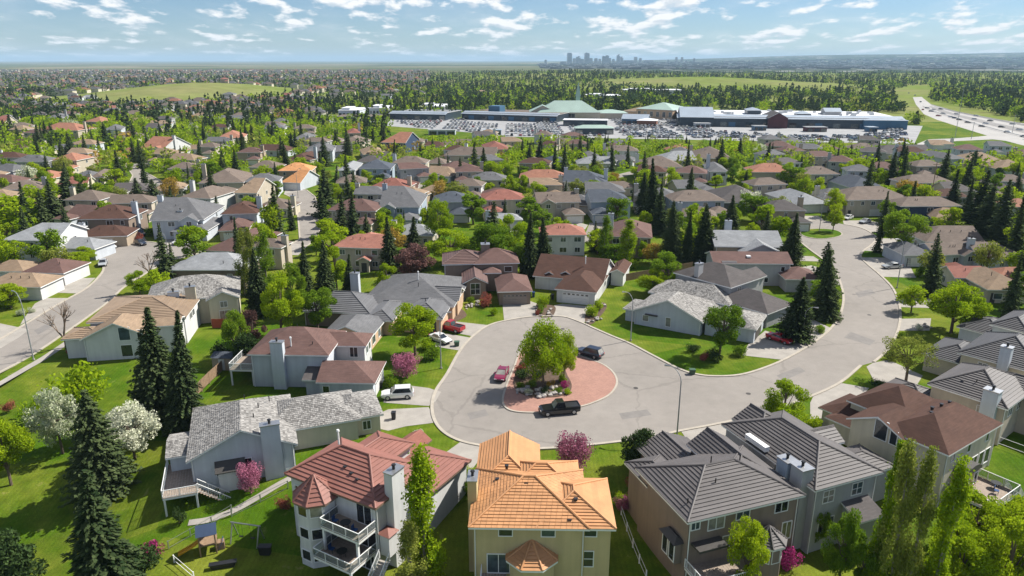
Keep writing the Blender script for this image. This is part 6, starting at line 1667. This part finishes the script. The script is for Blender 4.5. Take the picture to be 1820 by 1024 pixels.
fence((378, 583), (412, 583), 1.8, M_REDFENCE, 'red-stained plank fence beside the cream shake-roofed house'); fence((1104, 915), (1148, 1030), 1.1, M_TRIM, 'low white rail fence between the orange-tiled and dark-tiled houses', 'rail'); fence((412, 918), (512, 868), 1.0, M_METAL, 'thin wire fence along the path below the deck house', 'wire'); fence((300, 975), (412, 910), .9, M_METAL, 'low thin wire fence on the lawn by the playset', 'wire')
fence((1770, 790), (1830, 812), 1.2, M_TRIM, 'white rail fence at the right edge below the dark-tiled houses', 'rail'); fence((310, 1000), (345, 1030), .9, M_TRIM, 'low white rail fence at the bottom left by the pink shrub', 'rail')
fence((840, 432), (930, 438), 1.7, M_WOOD, 'brown plank fence behind the taupe arched-gable house'); fence((1110, 500), (1230, 478), 1.7, M_WOOD, 'brown plank fence behind the light shake roof')
def playset():
    g = ground(372, 978); r_ = link('playset', None, None, (g.x, g.y, g.z), R(20))
    for x in (-.8, .8):
        for y in (-.8, .8):
            mb = MB(); mb.box(x - .07, y - .07, -.2, x + .07, y + .07, 2.5); mb.obj('post', M_WOOD, r_)
    mb = MB(); mb.box(-.9, -.9, 1.2, .9, .9, 1.3); mb.obj('platform', M_WOOD, r_)
    mb = MB(); pl, _ = roof_planes(-1.05, -1.05, 1.05, 1.05, 2.5, 'gx', .8)
    for p in pl: mb.face(p)
    mb.obj('canopy', WALL['navy'], r_)
    mb = MB(); prev = None
    for k in range(9):
        t = k / 8; x = -.9 - 2.2 * t; z = 1.3 - 1.15 * (t ** .8); row = [(x, -.35, z + .22), (x, -.28, z), (x, .28, z), (x, .35, z + .22)]
        if prev:
            for j in range(3): mb.face([prev[j], prev[j + 1], row[j + 1], row[j]])
        prev = row
    mb.obj('slide', M_YELLOWPL, r_)
    mb = MB(); mb.box(.9, -.4, 0, 1.6, .4, .9); mb.obj('climbing_wall', M_WOOD, r_)
    for k in range(5):
        mb = MB(); mb.tube((1.0 + k * .12, -.5, .2 + k * .22), (1.0 + k * .12, .5, .2 + k * .22), .04, .04, 5); mb.obj('rung', M_BLUEPL, r_)
    tag(r_, 'wooden playset with dark blue canopy and yellow slide on the lawn', 'playset')
    g = ground(440, 962); r_ = link('swing_set', None, None, (g.x, g.y, g.z), R(-12))
    for x in (-1.6, 1.6):
        for y in (-.8, .8):
            mb = MB(); mb.tube((x, y, -.1), (x, 0, 2.2), .07, .07, 6); mb.obj('leg', M_METAL, r_)
    mb = MB(); mb.tube((-1.8, 0, 2.2), (1.8, 0, 2.2), .08, .08, 6); mb.obj('crossbeam', M_METAL, r_)
    for x in (-.7, .7):
        mb = MB(); mb.box(x - .25, -.12, .5, x + .25, .12, .55); mb.tube((x - .22, 0, .55), (x - .22, 0, 2.2), .015, .015, 4); mb.tube((x + .22, 0, .55), (x + .22, 0, 2.2), .015, .015, 4); mb.obj('swing', M_BLACK, r_)
    tag(r_, 'pale-framed swing set on the lawn right of the playset', 'swing set')
playset()
def simple_box(name, bx, by, sx, sy, sz, mat, label, cat, lid=None, rz=0):
    g = ground(bx, by); r_ = link(name, None, None, (g.x, g.y, g.z), rz)
    me = bpy.data.meshes.new('body'); bm = bmesh.new(); bmesh.ops.create_cube(bm, size=1.0)
    for v in bm.verts: v.co = Vector((v.co.x * sx * (1 if v.co.z > 0 else .85), v.co.y * sy * (1 if v.co.z > 0 else .85), (v.co.z + .5) * sz))
    bmesh.ops.bevel(bm, geom=bm.edges[:], offset=.06 * min(sx, sy, sz) + .01, segments=2, affect='EDGES'); bm.to_mesh(me); bm.free(); me.materials.append(mat); link('body', me, r_)
    mb = MB(); mb.box(-sx * .53, -sy * .53, sz, sx * .53, sy * .53, sz + .08); mb.obj('lid', lid or mat, r_)
    tag(r_, label, cat)
simple_box('barbecue', 472, 985, 1.3, .7, 1.0, M_BLACK, 'black covered barbecue on the shaded lawn by the red-tiled house', 'barbecue'); simple_box('garden_bench', 397, 1008, 2.6, .6, .5, M_BLACK, 'dark low bench on the lawn at the bottom left', 'bench', rz=R(15))
simple_box('storage_bin', 795, 882, .9, .7, 1.0, M_BLUEPL, 'blue wheeled bin in the side yard of the red-tiled house', 'bin'); simple_box('storage_bin', 806, 878, .8, .7, .9, M_TRIM, 'white bin beside the blue one', 'bin')
for bx, by, mt, lid, lb in ((676, 690, M_BLACK, None, 'black wheeled bin at the corner of the pale blue garage'), (948, 528, M_BLUEPL, None, 'blue wheeled bin beside the taupe garage'), (982, 532, M_BLACK, None, 'black wheeled bin left of the white garage'), (1348, 588, M_BLACK, None, 'black wheeled bin by the dark garage behind the red car'), (1640, 470, M_BLUEPL, None, 'blue wheeled bin behind the silver car at the bend'), (235, 412, M_BLACK, None, 'black wheeled bin by the brown garage on the left'), (1165, 838, M_BLACK, None, 'black wheeled bin behind the dark-tiled house'), (700, 745, M_BLACK, None, 'black wheeled bin beside the deck house drive')):
    simple_box('wheeled_bin', bx, by, .6, .7, 1.05, mt, lb, 'bin')
for bx, by, lb in ((1230, 690, 'green utility box on the lawn by the kerb'), (812, 640, 'green utility box on the left verge of the cul-de-sac'), (1618, 560, 'green utility box on the right-hand verge')):
    simple_box('utility_box', bx, by - 25, .9, .8, .8, M_GREENBOX, lb, 'utility box')
g = ground(402, 652)
sh = link('garden_shed', None, None, (g.x, g.y, g.z), R(-5))
mb = MB(); mb.box(-1.6, -1.3, -.1, 1.6, 1.3, 2.1); mb.obj('wall', WALL['tan'], sh)
mb = MB(); pl, _ = roof_planes(-1.8, -1.5, 1.8, 1.5, 2.1, 'gx', .35)
for p in pl: mb.face(p, 0, [(q.x, q.y) for q in p])
mb.obj('roof', ROOF['slate'], sh); mb = MB(); mb.box(-.5, -1.36, 0, .5, -1.3, 1.9); mb.obj('door', M_GARAGE, sh); tag(sh, 'small tan garden shed left of the pale blue house', 'shed')
# boulders in the island bed and borders: each stone its own
def rock_data(s):
    bm = bmesh.new(); bmesh.ops.create_icosphere(bm, subdivisions=1, radius=1.0)
    for v in bm.verts: v.co *= random.uniform(.72, 1.15)
    for v in bm.verts: v.co.z *= .65
    me = bpy.data.meshes.new('boulder'); bm.to_mesh(me); bm.free(); me.materials.append(M_ROCK); return me
ROCKS = [rock_data(i) for i in range(4)]
rr = random.Random(2)
def rocks(pxs, n, s0, s1, label, grp):
    for i in range(n):
        bx, by = rr.choice(pxs); g = ground(bx + rr.uniform(-7, 7), by + rr.uniform(-3, 3)); s = rr.uniform(s0, s1)
        o = link('boulder', rr.choice(ROCKS), None, (g.x, g.y, g.z + s * .3 + .12), rr.uniform(0, 6)); o.scale = (s, s * rr.uniform(.7, 1.1), s * rr.uniform(.7, 1.1)); tag(o, label, 'rock', grp)
rocks([(925, 698), (940, 704), (958, 706), (975, 705), (992, 703), (1006, 698), (935, 690), (960, 695), (985, 690)], 26, .28, .7, 'grey boulder in the planted bed of the traffic island', 'boulders of the island bed')
rocks([(958, 560), (970, 562), (980, 560), (956, 550), (975, 552)], 18, .2, .4, 'boulder in the border between the two cul-de-sac drives', 'boulders between the drives'); rocks([(1062, 568), (1048, 574), (1072, 545)], 10, .25, .5, 'boulder beside the path right of the brown-roofed house', 'boulders beside the path')
rocks([(812, 560), (820, 552), (832, 548), (845, 545), (855, 540)], 14, .3, .6, 'boulder edging the lawn of the taupe arched-gable house', 'boulders edging the lawn'); rocks([(745, 772), (750, 775)], 5, .3, .6, 'boulder on the small front lawn of the red-tiled house', 'boulders on the front lawn'); rocks([(1642, 580), (1650, 584)], 5, .3, .5, 'boulder on the right-hand lawn by the wide tree', 'boulders on the right lawn')

# ------------------------------------------------------------------ the mall, church and shops
M_WHITEROOF = plain('white_membrane_roof', (0.70, 0.71, 0.73), 0.6, var=0.08, scale=0.05); M_METROOF = plain('blue_grey_metal_roof', (0.36, 0.41, 0.46), 0.45, 0.3, var=0.1, scale=0.1)
M_GREENROOF = plain('copper_green_roof', (0.30, 0.40, 0.345), 0.6, var=0.12, scale=0.1); M_SHOP = plain('dark_shopfront', (0.035, 0.05, 0.07), 0.35, var=0.3, scale=0.3); M_SHOPBLUE = plain('blue_cladding', (0.05, 0.13, 0.22), 0.5, var=0.2, scale=0.2); M_BRICKRED = plain('red_brick_front', (0.10, 0.035, 0.04), 0.8, var=0.2, scale=0.3)
ROOF['white'] = M_WHITEROOF; ROOF['metal'] = M_METROOF; ROOF['green'] = M_GREENROOF; WALL['shop'] = M_SHOP; WALL['shopblue'] = M_SHOPBLUE; WALL['redbrick'] = M_BRICKRED
def shopfronts(h, bi, n, mats, z=.3, hh=3.2):
    x0, y0, x1, y1 = h.blocks[bi][:4]; w = (x1 - x0 - .9) / n
    for i in range(n): h.panel('shopfront', bi, 'S', w * (i + .5), z, w * .8, hh, mats[i % len(mats)], .25)
h = House((1208, 206), (1606, 211), 7.5, wall='shop', roof='white', near=False, name='mall_building')
w = h.w
h.block(0, 0, w, 75, 7.5, 'flat', base=-.3, ov=.6, roof='white'); h.block(-2, -3, w + 1, 7, 6.4, 'shed', .22, base=-.3, roof='metal'); h.block(0, -5, w * .16, 40, 7.0, 'gx', .28, base=-.3, roof='metal', wall='shop'); h.block(w * .40, -9, w * .49, 26, 7.4, 'gyn', .55, base=-.3, roof='charcoal', wall='redbrick')
h.block(w * .82, -6, w + 2, 30, 6.6, 'hip', .12, base=-.3, roof='metal', wall='shopblue'); h.block(w * .33, 26, w * .40, 44, 10.6, 'hip', .3, base=5, roof='metal'); h.block(w * .70, 30, w * .78, 46, 10.0, 'gx', .3, base=5, roof='metal', wall='grey'); h.block(w * .55, 14, w * .62, 26, 9.2, 'hip', .35, base=5, roof='metal')
shopfronts(h, 1, 26, [M_GLASS, M_SHOPBLUE, M_SHOP, M_GLASS, M_SHOP])
for i in range(36):
    mb = MB(); x, y = rr.uniform(.05, .95) * w, rr.uniform(12, 70); s = rr.uniform(.8, 2.2); mb.box(x - s, y - s * .8, 7.5, x + s, y + s * .8, 8.6 + rr.random()); mb.obj('rooftop_unit', M_METAL, h.root)
tag(h.root, 'long white-roofed shopping mall behind the parking lot', 'mall'); LAND.append((1400, 200, 'long white-roofed mall'))
h = House((822, 199), (992, 204), 6.0, wall='shop', roof='metal', near=False, name='shop_building')
h.block(0, 0, h.w, 45, 6.0, 'flat', base=-.3, roof='taupe'); h.block(0, -3, h.w, 5, 5.0, 'shed', .22, base=-.3); shopfronts(h, 1, 14, [M_GLASS, M_SHOPBLUE, M_SHOP]); mb = MB(); mb.box(h.w * .24, 8, 6, h.w * .36, 20, 11); mb.obj('rooftop_sign_tower', M_SHOPBLUE, h.root); tag(h.root, 'long dark-fronted row of shops left of the green-roofed church', 'shops'); LAND.append((890, 205, 'dark-fronted row of shops'))
h = House((696, 199), (792, 201), 6.0, wall='shop', roof='white', near=False, name='shop_building')
h.block(0, 0, h.w, 40, 6.0, 'flat', base=-.3, roof='light'); h.block(-1, -3, h.w + 1, 4, 5.0, 'shed', .25, base=-.3, roof='metal'); shopfronts(h, 1, 9, [M_GLASS, M_SHOP]); tag(h.root, 'glass-fronted low shops at the left end of the parking lots', 'shops'); LAND.append((740, 203, 'glass-fronted shops'))
h = House((598, 207), (676, 207), 3.6, wall='shop', roof='white', near=False, name='shop_building')
h.block(0, 0, h.w, 22, 3.6, 'flat', base=-.3, roof='taupe'); shopfronts(h, 0, 8, [M_SHOP, M_GLASS], .2, 2.6); tag(h.root, 'low dark strip building at far left of the lots', 'shops')
h = House((955, 200), (1068, 200), 6.0, rot=0, wall='beige', roof='green', near=False, name='church')
h.block(0, 0, h.w, 30, 6.0, 'hip', .6, base=-.3); h.block(-h.w * .12, 4, h.w * .3, 30, 6.0, 'gyn', .5, base=-.3, wall='beige'); h.block(h.w * .9, 6, h.w * 1.45, 30, 5.0, 'hip', .2, base=-.3); h.win(0, 'S', h.w * .5, 1.5, 9, 3.5, 'three')
tx = h.w * .68; mb = MB(); mb.box(tx - 1.8, 26, 0, tx + 1.8, 29.6, 18); mb.obj('tower', M_GREENROOF, h.root); mb = MB(); pl, _ = roof_planes(tx - 2.2, 25.6, tx + 2.2, 30, 18, 'hip', 5.6)
for p in pl: mb.face(p)
mb.obj('spire', M_GREENROOF, h.root); tag(h.root, 'beige church with broad copper-green roof and pointed spire', 'church'); LAND.append((1010, 185, 'green-roofed church'))
h = House((1130, 193), (1196, 196), 8.0, wall='peach', roof='green', near=False, name='hall'); h.block(0, 0, h.w, 34, 8.0, 'hip', .3, base=-.3); h.block(-h.w * .4, 2, h.w * .3, 24, 5.5, 'hip', .3, base=-.3, roof='tan')
for i in range(6): h.win(0, 'S', h.w * (i + .5) / 6, 2.0, 2.6, 4.0, 'two')
tag(h.root, 'peach hall with copper-green hip roof right of the church', 'hall'); LAND.append((1165, 192, 'green-roofed hall'))
h = House((1104, 211), (1152, 212), 4.6, wall='shopblue', roof='metal', near=False, name='shop_building'); h.block(0, 0, h.w, 20, 4.6, 'gx', .3, base=-.3); h.block(h.w * .6, -6, h.w * 1.35, 8, 4.0, 'hip', .2, base=-.3, roof='white', wall='brick'); shopfronts(h, 0, 5, [M_GLASS, M_SHOP], .2, 2.8); tag(h.root, 'small navy restaurant building below the green-roofed hall', 'restaurant')
h = House((1022, 228), (1092, 228), 4.2, wall='shop', roof='green', near=False, name='filling_station'); h.block(0, 0, h.w, 12, 4.2, 'hip', .3, base=-.3); shopfronts(h, 0, 5, [M_GLASS, M_SHOP], .2, 2.6); tag(h.root, 'low green-roofed filling station behind the tree belt', 'filling station')
h = House((1000, 213), (1080, 214), 4.6, wall='shop', roof='white', near=False, name='shop_building'); h.block(0, 0, h.w, 14, 4.6, 'flat', base=-.3); shopfronts(h, 0, 6, [M_GLASS, M_SHOP], .2, 2.8); tag(h.root, 'flat white-roofed shop in front of the church', 'shops')
for xl, xr, ye, rf, wl_, lb in ((1236, 1264, 219, 'light', 'cool', 'small flat kiosk at the left of the mall car park'), (1341, 1364, 224, 'light', 'shopblue', 'small navy kiosk in the middle of the mall car park'), (1434, 1472, 226, 'light', 'redbrick', 'small red kiosk in the mall car park'), (1545, 1562, 226, 'metal', 'shopblue', 'small blue kiosk at the right of the mall car park'), (760, 810, 231, 'light', 'cool', 'low pale building at the near edge of the left car park'), (858, 892, 231, 'metal', 'blue', 'low blue roof at the near edge of the car park')):
    h = House((xl, ye), (xr, ye), 3.4, wall=wl_, roof=rf, near=False, name='kiosk'); h.block(0, 0, h.w, 8, 3.4, 'flat', base=-.2); shopfronts(h, 0, 3, [M_GLASS, M_SHOP], .2, 2.2); tag(h.root, lb, 'kiosk')
for xl, xr, ye, lb in ((1045, 1105, 170, 'long low white warehouse beyond the church'), (1110, 1214, 160, 'long pale flat building below the grassy hill'), (600, 640, 196, 'pale warehouse left of the glass-fronted shops'), (655, 690, 192, 'grey warehouse behind the glass-fronted shops'), (745, 790, 189, 'white stepped building behind the glass-fronted shops')):
    h = House((xl, ye), (xr, ye), 7.0, wall='cool', roof='white', near=False, name='warehouse'); h.block(0, 0, h.w, 40, 7.0, 'flat', base=-.3); h.block(h.w * .1, 5, h.w * .5, 30, 8.6, 'flat', base=5)
    for i in range(6): h.win(0, 'S', h.w * (i + .5) / 6, 2.0, h.w / 9, 2.6, 'two')
    tag(h.root, lb, 'warehouse')
# parked cars: one mesh, one object each for the three hundred largest in view
mb = MB(); st = [(-2.3, .45, .85, .8), (-2.1, .35, .95, .95), (1.0, .3, .95, 1.0), (2.1, .35, .85, .92), (2.3, .45, .7, .75)]
rings = [[(x, -.92 * k, zl), (x, -.92 * k, zh), (x, .92 * k, zh), (x, .92 * k, zl)] for x, zl, zh, k in st]
def small_car(cab):
    mb = MB()
    for i in range(4):
        for j in range(4): mb.face([rings[i][j], rings[i][(j + 1) % 4], rings[i + 1][(j + 1) % 4], rings[i + 1][j]])
    mb.face(rings[0][::-1]); mb.face(rings[-1])
    xr, xrt, xf, xft, zt = cab; B = [(xr, -.82, .95), (xf, -.82, .95), (xf, .82, .95), (xr, .82, .95)]; Tq = [(xrt, -.66, zt), (xft, -.66, zt), (xft, .66, zt), (xrt, .66, zt)]
    for i in range(4): mb.face([B[i], B[(i + 1) % 4], Tq[(i + 1) % 4], Tq[i]], 1)
    mb.face(Tq, 0)
    for x in (-1.4, 1.4):
        for s in (-1, 1): mb.tube((x, s * .7, .33), (x, s * .94, .33), .33, .33, 8, 2)
    return mb.data('parked_car', [M_MIXCAR, M_GLASS, M_TYRE])
SC = [small_car((-1.7, -1.0, 1.1, .2, 1.42)), small_car((-2.1, -1.7, 1.1, .3, 1.75))]
LOTS = [W2(p) for p in ([(694, 214), (800, 212), (1000, 217), (1078, 219), (1075, 243), (900, 242), (840, 235), (740, 227)], [(1085, 228), (1205, 217), (1600, 228), (1620, 250), (1400, 250), (1200, 246), (1090, 243)], [(1075, 214), (1100, 213), (1205, 214), (1200, 222), (1160, 226), (1090, 228)])]
spots = []
rr = random.Random(8)
for P in LOTS:
    x0, x1 = min(p[0] for p in P), max(p[0] for p in P); y0, y1 = min(p[1] for p in P), max(p[1] for p in P)
    y = y0
    while y < y1:
        x = x0
        while x < x1:
            if in_poly(x, y, P) and rr.random() < .80 and not house_near(x, y, 0) and (int((x - x0) / 46) * 46 + x0 + 6 < x):
                spots.append((y, x, math.pi / 2 * rr.choice([1, -1]) + rr.uniform(-.05, .05)))
            x += 2.9
        y += 5.6 if int((y - y0) / 5.6) % 3 != 1 else 11.5
for fx, fy in ((1668, 207), (1690, 209), (1697, 211), (1732, 213), (1660, 196), (1676, 203), (1705, 214), (1720, 219), (1745, 226), (1760, 216), (1790, 236), (1820, 244), (1800, 222), (1735, 207), (1648, 193), (1636, 182), (1626, 170), (1615, 166), (1752, 221), (1672, 195), (1812, 232), (1640, 196), (1655, 199), (1700, 204), (1780, 227)):
    g = ground(fx, fy); spots.append((g.y, g.x, math.atan2(-1.6, 1) if fx > 1640 else R(70)))
spots.sort()
rest = [[], []]
base_me = SC[0]
n_c = 0
for y, x, a in spots:
    if n_c < 296:
        o = link('parked_car', rr.choice(SC), None, (x, y, .13 if y < 430 else .07), a); n_c += 1
        px, py = proj(x, y, .7)
        cn, cc = rr.choices([('white', (.75, .76, .77)), ('black', (.02, .02, .025)), ('silver', (.38, .40, .42)), ('dark grey', (.06, .07, .09)), ('blue', (.03, .06, .16)), ('red', (.30, .02, .02))], (36, 18, 16, 14, 10, 6))[0]
        o.color = (*cc, 1)
        if px > 1630: tag(o, f'{cn} car driving on the freeway right of the mall', 'car', 'cars on the freeway')
        else:
            part = 'left' if px < 880 else 'middle' if px < 1080 else 'left' if px < 1270 else 'middle' if px < 1440 else 'right'
            tag(o, f"{cn} car parked in the {part} lots in front of the {'mall' if px > 1085 else 'dark-fronted shops'}", 'car', 'cars parked at the mall' if px > 1085 else 'cars parked at the shops')
    else: rest.append((x, y, a))
mb = MB()
for q in rest:
    if not q: continue
    x, y, a = q; ca, sa = math.cos(a), math.sin(a)
    i0 = len(mb.v)
    vs_ = [(-2.2, -.9, .3), (2.2, -.9, .3), (2.2, .9, .3), (-2.2, .9, .3), (-2.2, -.9, .95), (2.2, -.85, .8), (2.2, .85, .8), (-2.2, .9, .95), (-1.4, -.7, 1.45), (.5, -.7, 1.45), (.5, .7, 1.45), (-1.4, .7, 1.45)]
    mb.v += [(x + ca * p[0] - sa * p[1], y + sa * p[0] + ca * p[1], p[2] + .05) for p in vs_]
    for f, m_ in (((0, 1, 5, 4), 0), ((1, 2, 6, 5), 0), ((2, 3, 7, 6), 0), ((3, 0, 4, 7), 0), ((4, 5, 9, 8), 1), ((5, 6, 10, 9), 1), ((6, 7, 11, 10), 1), ((7, 4, 8, 11), 1), ((8, 9, 10, 11), 0)):
        mb.f.append(tuple(i0 + k for k in f)); mb.m.append(m_); mb.uv.append(None)
if mb.f: tag(mb.obj('parked_cars', [M_MIXCAR2, M_GLASS]), 'rows of cars filling the back of the mall parking lots', 'cars', kind='stuff')
def plain_freeway_barrier(pts, label):
    P = W2(pts); mb = MB()
    for i in range(len(P) - 1): mb.tube((*P[i], .8), (*P[i + 1], .8), .25, .25, 4)
    o = mb.obj('guard_rail', M_POLE); tag(o, label, 'guard rail')
plain_freeway_barrier([(1640, 190), (1665, 201), (1715, 216), (1770, 232), (1830, 247)], 'near guard rail along the freeway'); plain_freeway_barrier([(1655, 187), (1700, 200), (1760, 212), (1830, 225)], 'far guard rail along the freeway')

# ------------------------------------------------------------------ the distant city
m, nt, b = new_mat('tower_glass'); n = noise(nt, 0.02, 2); nt.links.new(mul(nt, (0.14, 0.16, 0.19), n.outputs['Fac'], .6, 1.4), b.inputs['Base Color']); b.inputs['Roughness'].default_value = .35; M_TOWER = m
M_TOWER2 = plain('tower_stone', (0.30, 0.30, 0.31), .7, var=.15, scale=.02)
TOW = [(1008, 1016, 95, 0), (1024, 1032, 101, 1), (1018, 1024, 105, 0), (1039, 1047, 95, 2), (1030, 1038, 106, 0), (1047, 1053, 105, 0), (1056, 1062, 105, 0), (1064, 1068, 106, 0), (1070, 1076, 101, 2), (1076, 1082, 100, 2), (1082, 1086, 105, 0), (1088, 1092, 107, 0), (1096, 1102, 99, 1), (1102, 1107, 103, 1), (1127, 1132, 104, 0), (1136, 1140, 106, 0), (968, 972, 107, 0), (1186, 1189, 109, 0), (1200, 1204, 105, 0), (1210, 1214, 105, 0), (1232, 1235, 107, 0), (1218, 1221, 110, 0), (1110, 1126, 111, 0), (996, 1006, 112, 0), (1145, 1160, 113, 0)]
rr = random.Random(6)
for i, (x0, x1, ty, tp) in enumerate(TOW):
    Y = 9000 + rr.uniform(-500, 700); dep = Y * CP
    w = (x1 - x0) * dep / FPX; X = ((x0 + x1) / 2 - 910) / FPX * dep
    H = CAMH - Y * math.tan(math.atan((ty - 512) / FPX) + PITCH)
    H = max(H, 30); d = w * .9
    root = link('office_tower', None, None, (X, Y, tz(X, Y)), rr.uniform(-.2, .2))
    mb = MB(); mb.box(-w / 2, -d / 2, -5, w / 2, d / 2, H * (.8 if tp == 1 else .93)); mb.obj('shaft', rr.choice([M_TOWER, M_TOWER, M_TOWER2]), root)
    mb = MB()
    if tp == 1: mb.box(-w * .5, -d * .3, H * .8, w * .15, d * .3, H * .9); mb.box(-w * .1, -d * .3, H * .9, w * .3, d * .3, H)
    elif tp == 2: mb.box(-w * .42, -d * .42, H * .93, w * .1, d * .42, H); mb.box(w * .1, -d * .3, H * .93, w * .4, d * .3, H * .97)
    else: mb.box(-w * .4, -d * .4, H * .93, w * .4, d * .4, H)
    mb.obj('crown_block', M_TOWER, root)
    for k in range(6):
        mb = MB(); z = H * (.1 + .12 * k); mb.box(-w / 2 - 1, -d / 2 - 1, z, w / 2 + 1, d / 2 + 1, z + 2.2); mb.obj('floor_band', M_TOWER2, root)
    lab = {0: 'tallest slab tower at the left of the hazy skyline', 1: 'stepped tower just right of the tallest slab in the skyline', 3: 'tall twin-topped tower right of the stepped one in the skyline', 12: 'rounded stepped tower at the right of the main skyline cluster', 16: 'lone tower left of the main skyline cluster'}.get(i, 'hazy blue high-rise in the skyline cluster' if x0 < 1110 else 'hazy blue high-rise right of the skyline cluster')
    tag(root, lab, 'tower', 'towers of the distant skyline')
# low city around the towers and across the valley
mb = MB()
for i in range(2600):
    Y = rr.uniform(4200, 9500); px = rr.uniform(960, 1850); X = (px - 910) / FPX * Y * CP
    s = rr.uniform(6, 26) if rr.random() < .95 else rr.uniform(30, 70); z = tz(X, Y); hh = rr.uniform(4, 11)
    mb.box(X - s, Y - s * .6, z - 6, X + s, Y + s * .6, z + hh, 0 if rr.random() < .3 else 1)
tag(mb.obj('distant_city_blocks', [plain('pale_far_walls', (.40, .40, .39), .9), plain('grey_far_walls', (.12, .12, .12), .9)]), 'low buildings of the city spread across the hazy valley', 'buildings', kind='stuff')
mb = MB()
for i in range(2300):
    Y = rr.uniform(620, 3600); px = rr.uniform(-20, 760 if Y > 1000 else 560); X = (px - 910) / FPX * Y * CP; z = tz(X, Y)
    if any(((X - a) / c) ** 2 + ((Y - b_) / d) ** 2 < 1 for a, b_, c, d in OPEN) or house_near(X, Y, 8): continue
    w, d = rr.uniform(5, 8), rr.uniform(4, 6); m_ = rr.choice([0, 0, 0, 1, 1, 2]); mb.box(X - w, Y - d, z - 1, X + w, Y + d, z + 5.5, 3)
    pl, _ = roof_planes(X - w - .5, Y - d - .5, X + w + .5, Y + d + .5, z + 5.5, 'hx', .5)
    for p in pl: mb.face(p, m_)
tag(mb.obj('distant_houses', [ROOF['grey'], ROOF['taupe'], ROOF['terra'], WALL['cream']]), 'far houses crowding the slope on the left below the horizon', 'houses', kind='stuff')

# ------------------------------------------------------------------ haze
mb = MB(); mb.box(-42000, -300, -30, 42000, 44000, 238); hz = mb.obj('haze', []); 
m = bpy.data.materials.new('haze_air'); m.use_nodes = True; nt = m.node_tree; nt.nodes.clear(); out = nt.nodes.new('ShaderNodeOutputMaterial'); pv = nt.nodes.new('ShaderNodeVolumePrincipled')
pv.inputs['Color'].default_value = (0.56, 0.80, 1.0, 1); pv.inputs['Density'].default_value = 6e-5; pv.inputs['Anisotropy'].default_value = 0.0
nt.links.new(pv.outputs[0], out.inputs['Volume'])
hz.data.materials.clear(); hz.data.materials.append(m); tag(hz, 'thin blue haze over the whole landscape', kind='stuff')

# ------------------------------------------------------------------ labels from the surroundings
ORD = ['nearest', 'second nearest', 'third nearest', 'fourth nearest', 'fifth nearest', 'sixth nearest', 'seventh nearest', 'eighth nearest', 'ninth nearest', 'tenth nearest']
MARKS = LAND + [(523, 296, 'bright orange-roofed house'), (690, 322, 'red-roofed house at left centre'), (898, 345, 'red-roofed house with matching garage'), (1005, 425, 'white house with pinkish red roof'), (635, 440, 'pinkish red-roofed house with porch'), (180, 385, 'brown house with open garage on the left'), (125, 320, 'bright red low roof on the left'),
                (1760, 485, 'red-roofed house at right edge'), (1320, 350, 'dark low house with charcoal roof'), (1450, 300, 'cream house with taupe roof'), (700, 245, 'navy house with terracotta roof'), (1375, 298, 'long terracotta roof before the mall'), (1086, 350, 'blue-grey gabled house'), (390, 310, 'big taupe-roofed house with chimney'), (1655, 318, 'beige house with taupe roof at right'), (60, 410, 'white house with pale roof on the left'), (310, 380, 'grey gabled house with garage on the left'), (1740, 440, 'long taupe roof at the right bend'), (100, 225, 'long terracotta-roofed house at far left'), (270, 160, 'left grassy hill'), (1240, 145, 'right grassy hill')]
buckets = {}
for o, desc, cat, (px, py), grp, y in PENDING:
    best = min(MARKS, key=lambda L: (L[0] - px) ** 2 + ((L[1] - py) * 1.6) ** 2 + (1e9 if (abs(L[0] - px) + abs(L[1] - py) < 4 and cat == 'house') else 0))
    dx, dy = px - best[0], py - best[1]
    rel = ('left of' if dx < 0 else 'right of') if abs(dx) > abs(dy) * 1.6 else ('behind' if dy < 0 else 'in front of')
    buckets.setdefault((desc, rel, best[2], cat), []).append((dx * dx + dy * dy, o))
for (desc, rel, mk, cat), L in buckets.items():
    L.sort(key=lambda t: t[0])
    for i, (_, o) in enumerate(L):
        o['category'] = cat
        if len(L) == 1: s = f'{desc} {rel} the {mk}'
        elif i < len(ORD): s = f'{desc}, {ORD[i]} of those {rel} the {mk}'
        else: s = f'{desc}, one of the farther ones {rel} the {mk}'
        ws = s.split()
        if len(ws) > 16: s = s.replace(' two-storey', '').replace(' one-storey', '').replace(' of those', '').replace('bright yellow-green leafy', 'yellow-green').replace(' with matching garage', '').replace('small distant ', 'small ')
        if len(s.split()) > 16: s = s.replace(' hip roof', ' roof').replace(' gable roof', ' roof').replace('house with ', 'house, ')
        if len(s.split()) > 16: s = ' '.join(s.split()[:16])
        o['label'] = s

seen = {}
for o, desc, cat, (px, py), grp, y in PENDING:
    if cat == 'house': seen.setdefault(o['label'], []).append((y, o))
for lb, L in seen.items():
    if len(L) > 1:
        L.sort(key=lambda t: t[0])
        for i, (_, o) in enumerate(L): o['label'] = ('nearer ' if i == 0 else 'farther ' if i == 1 else 'farthest ') + lb
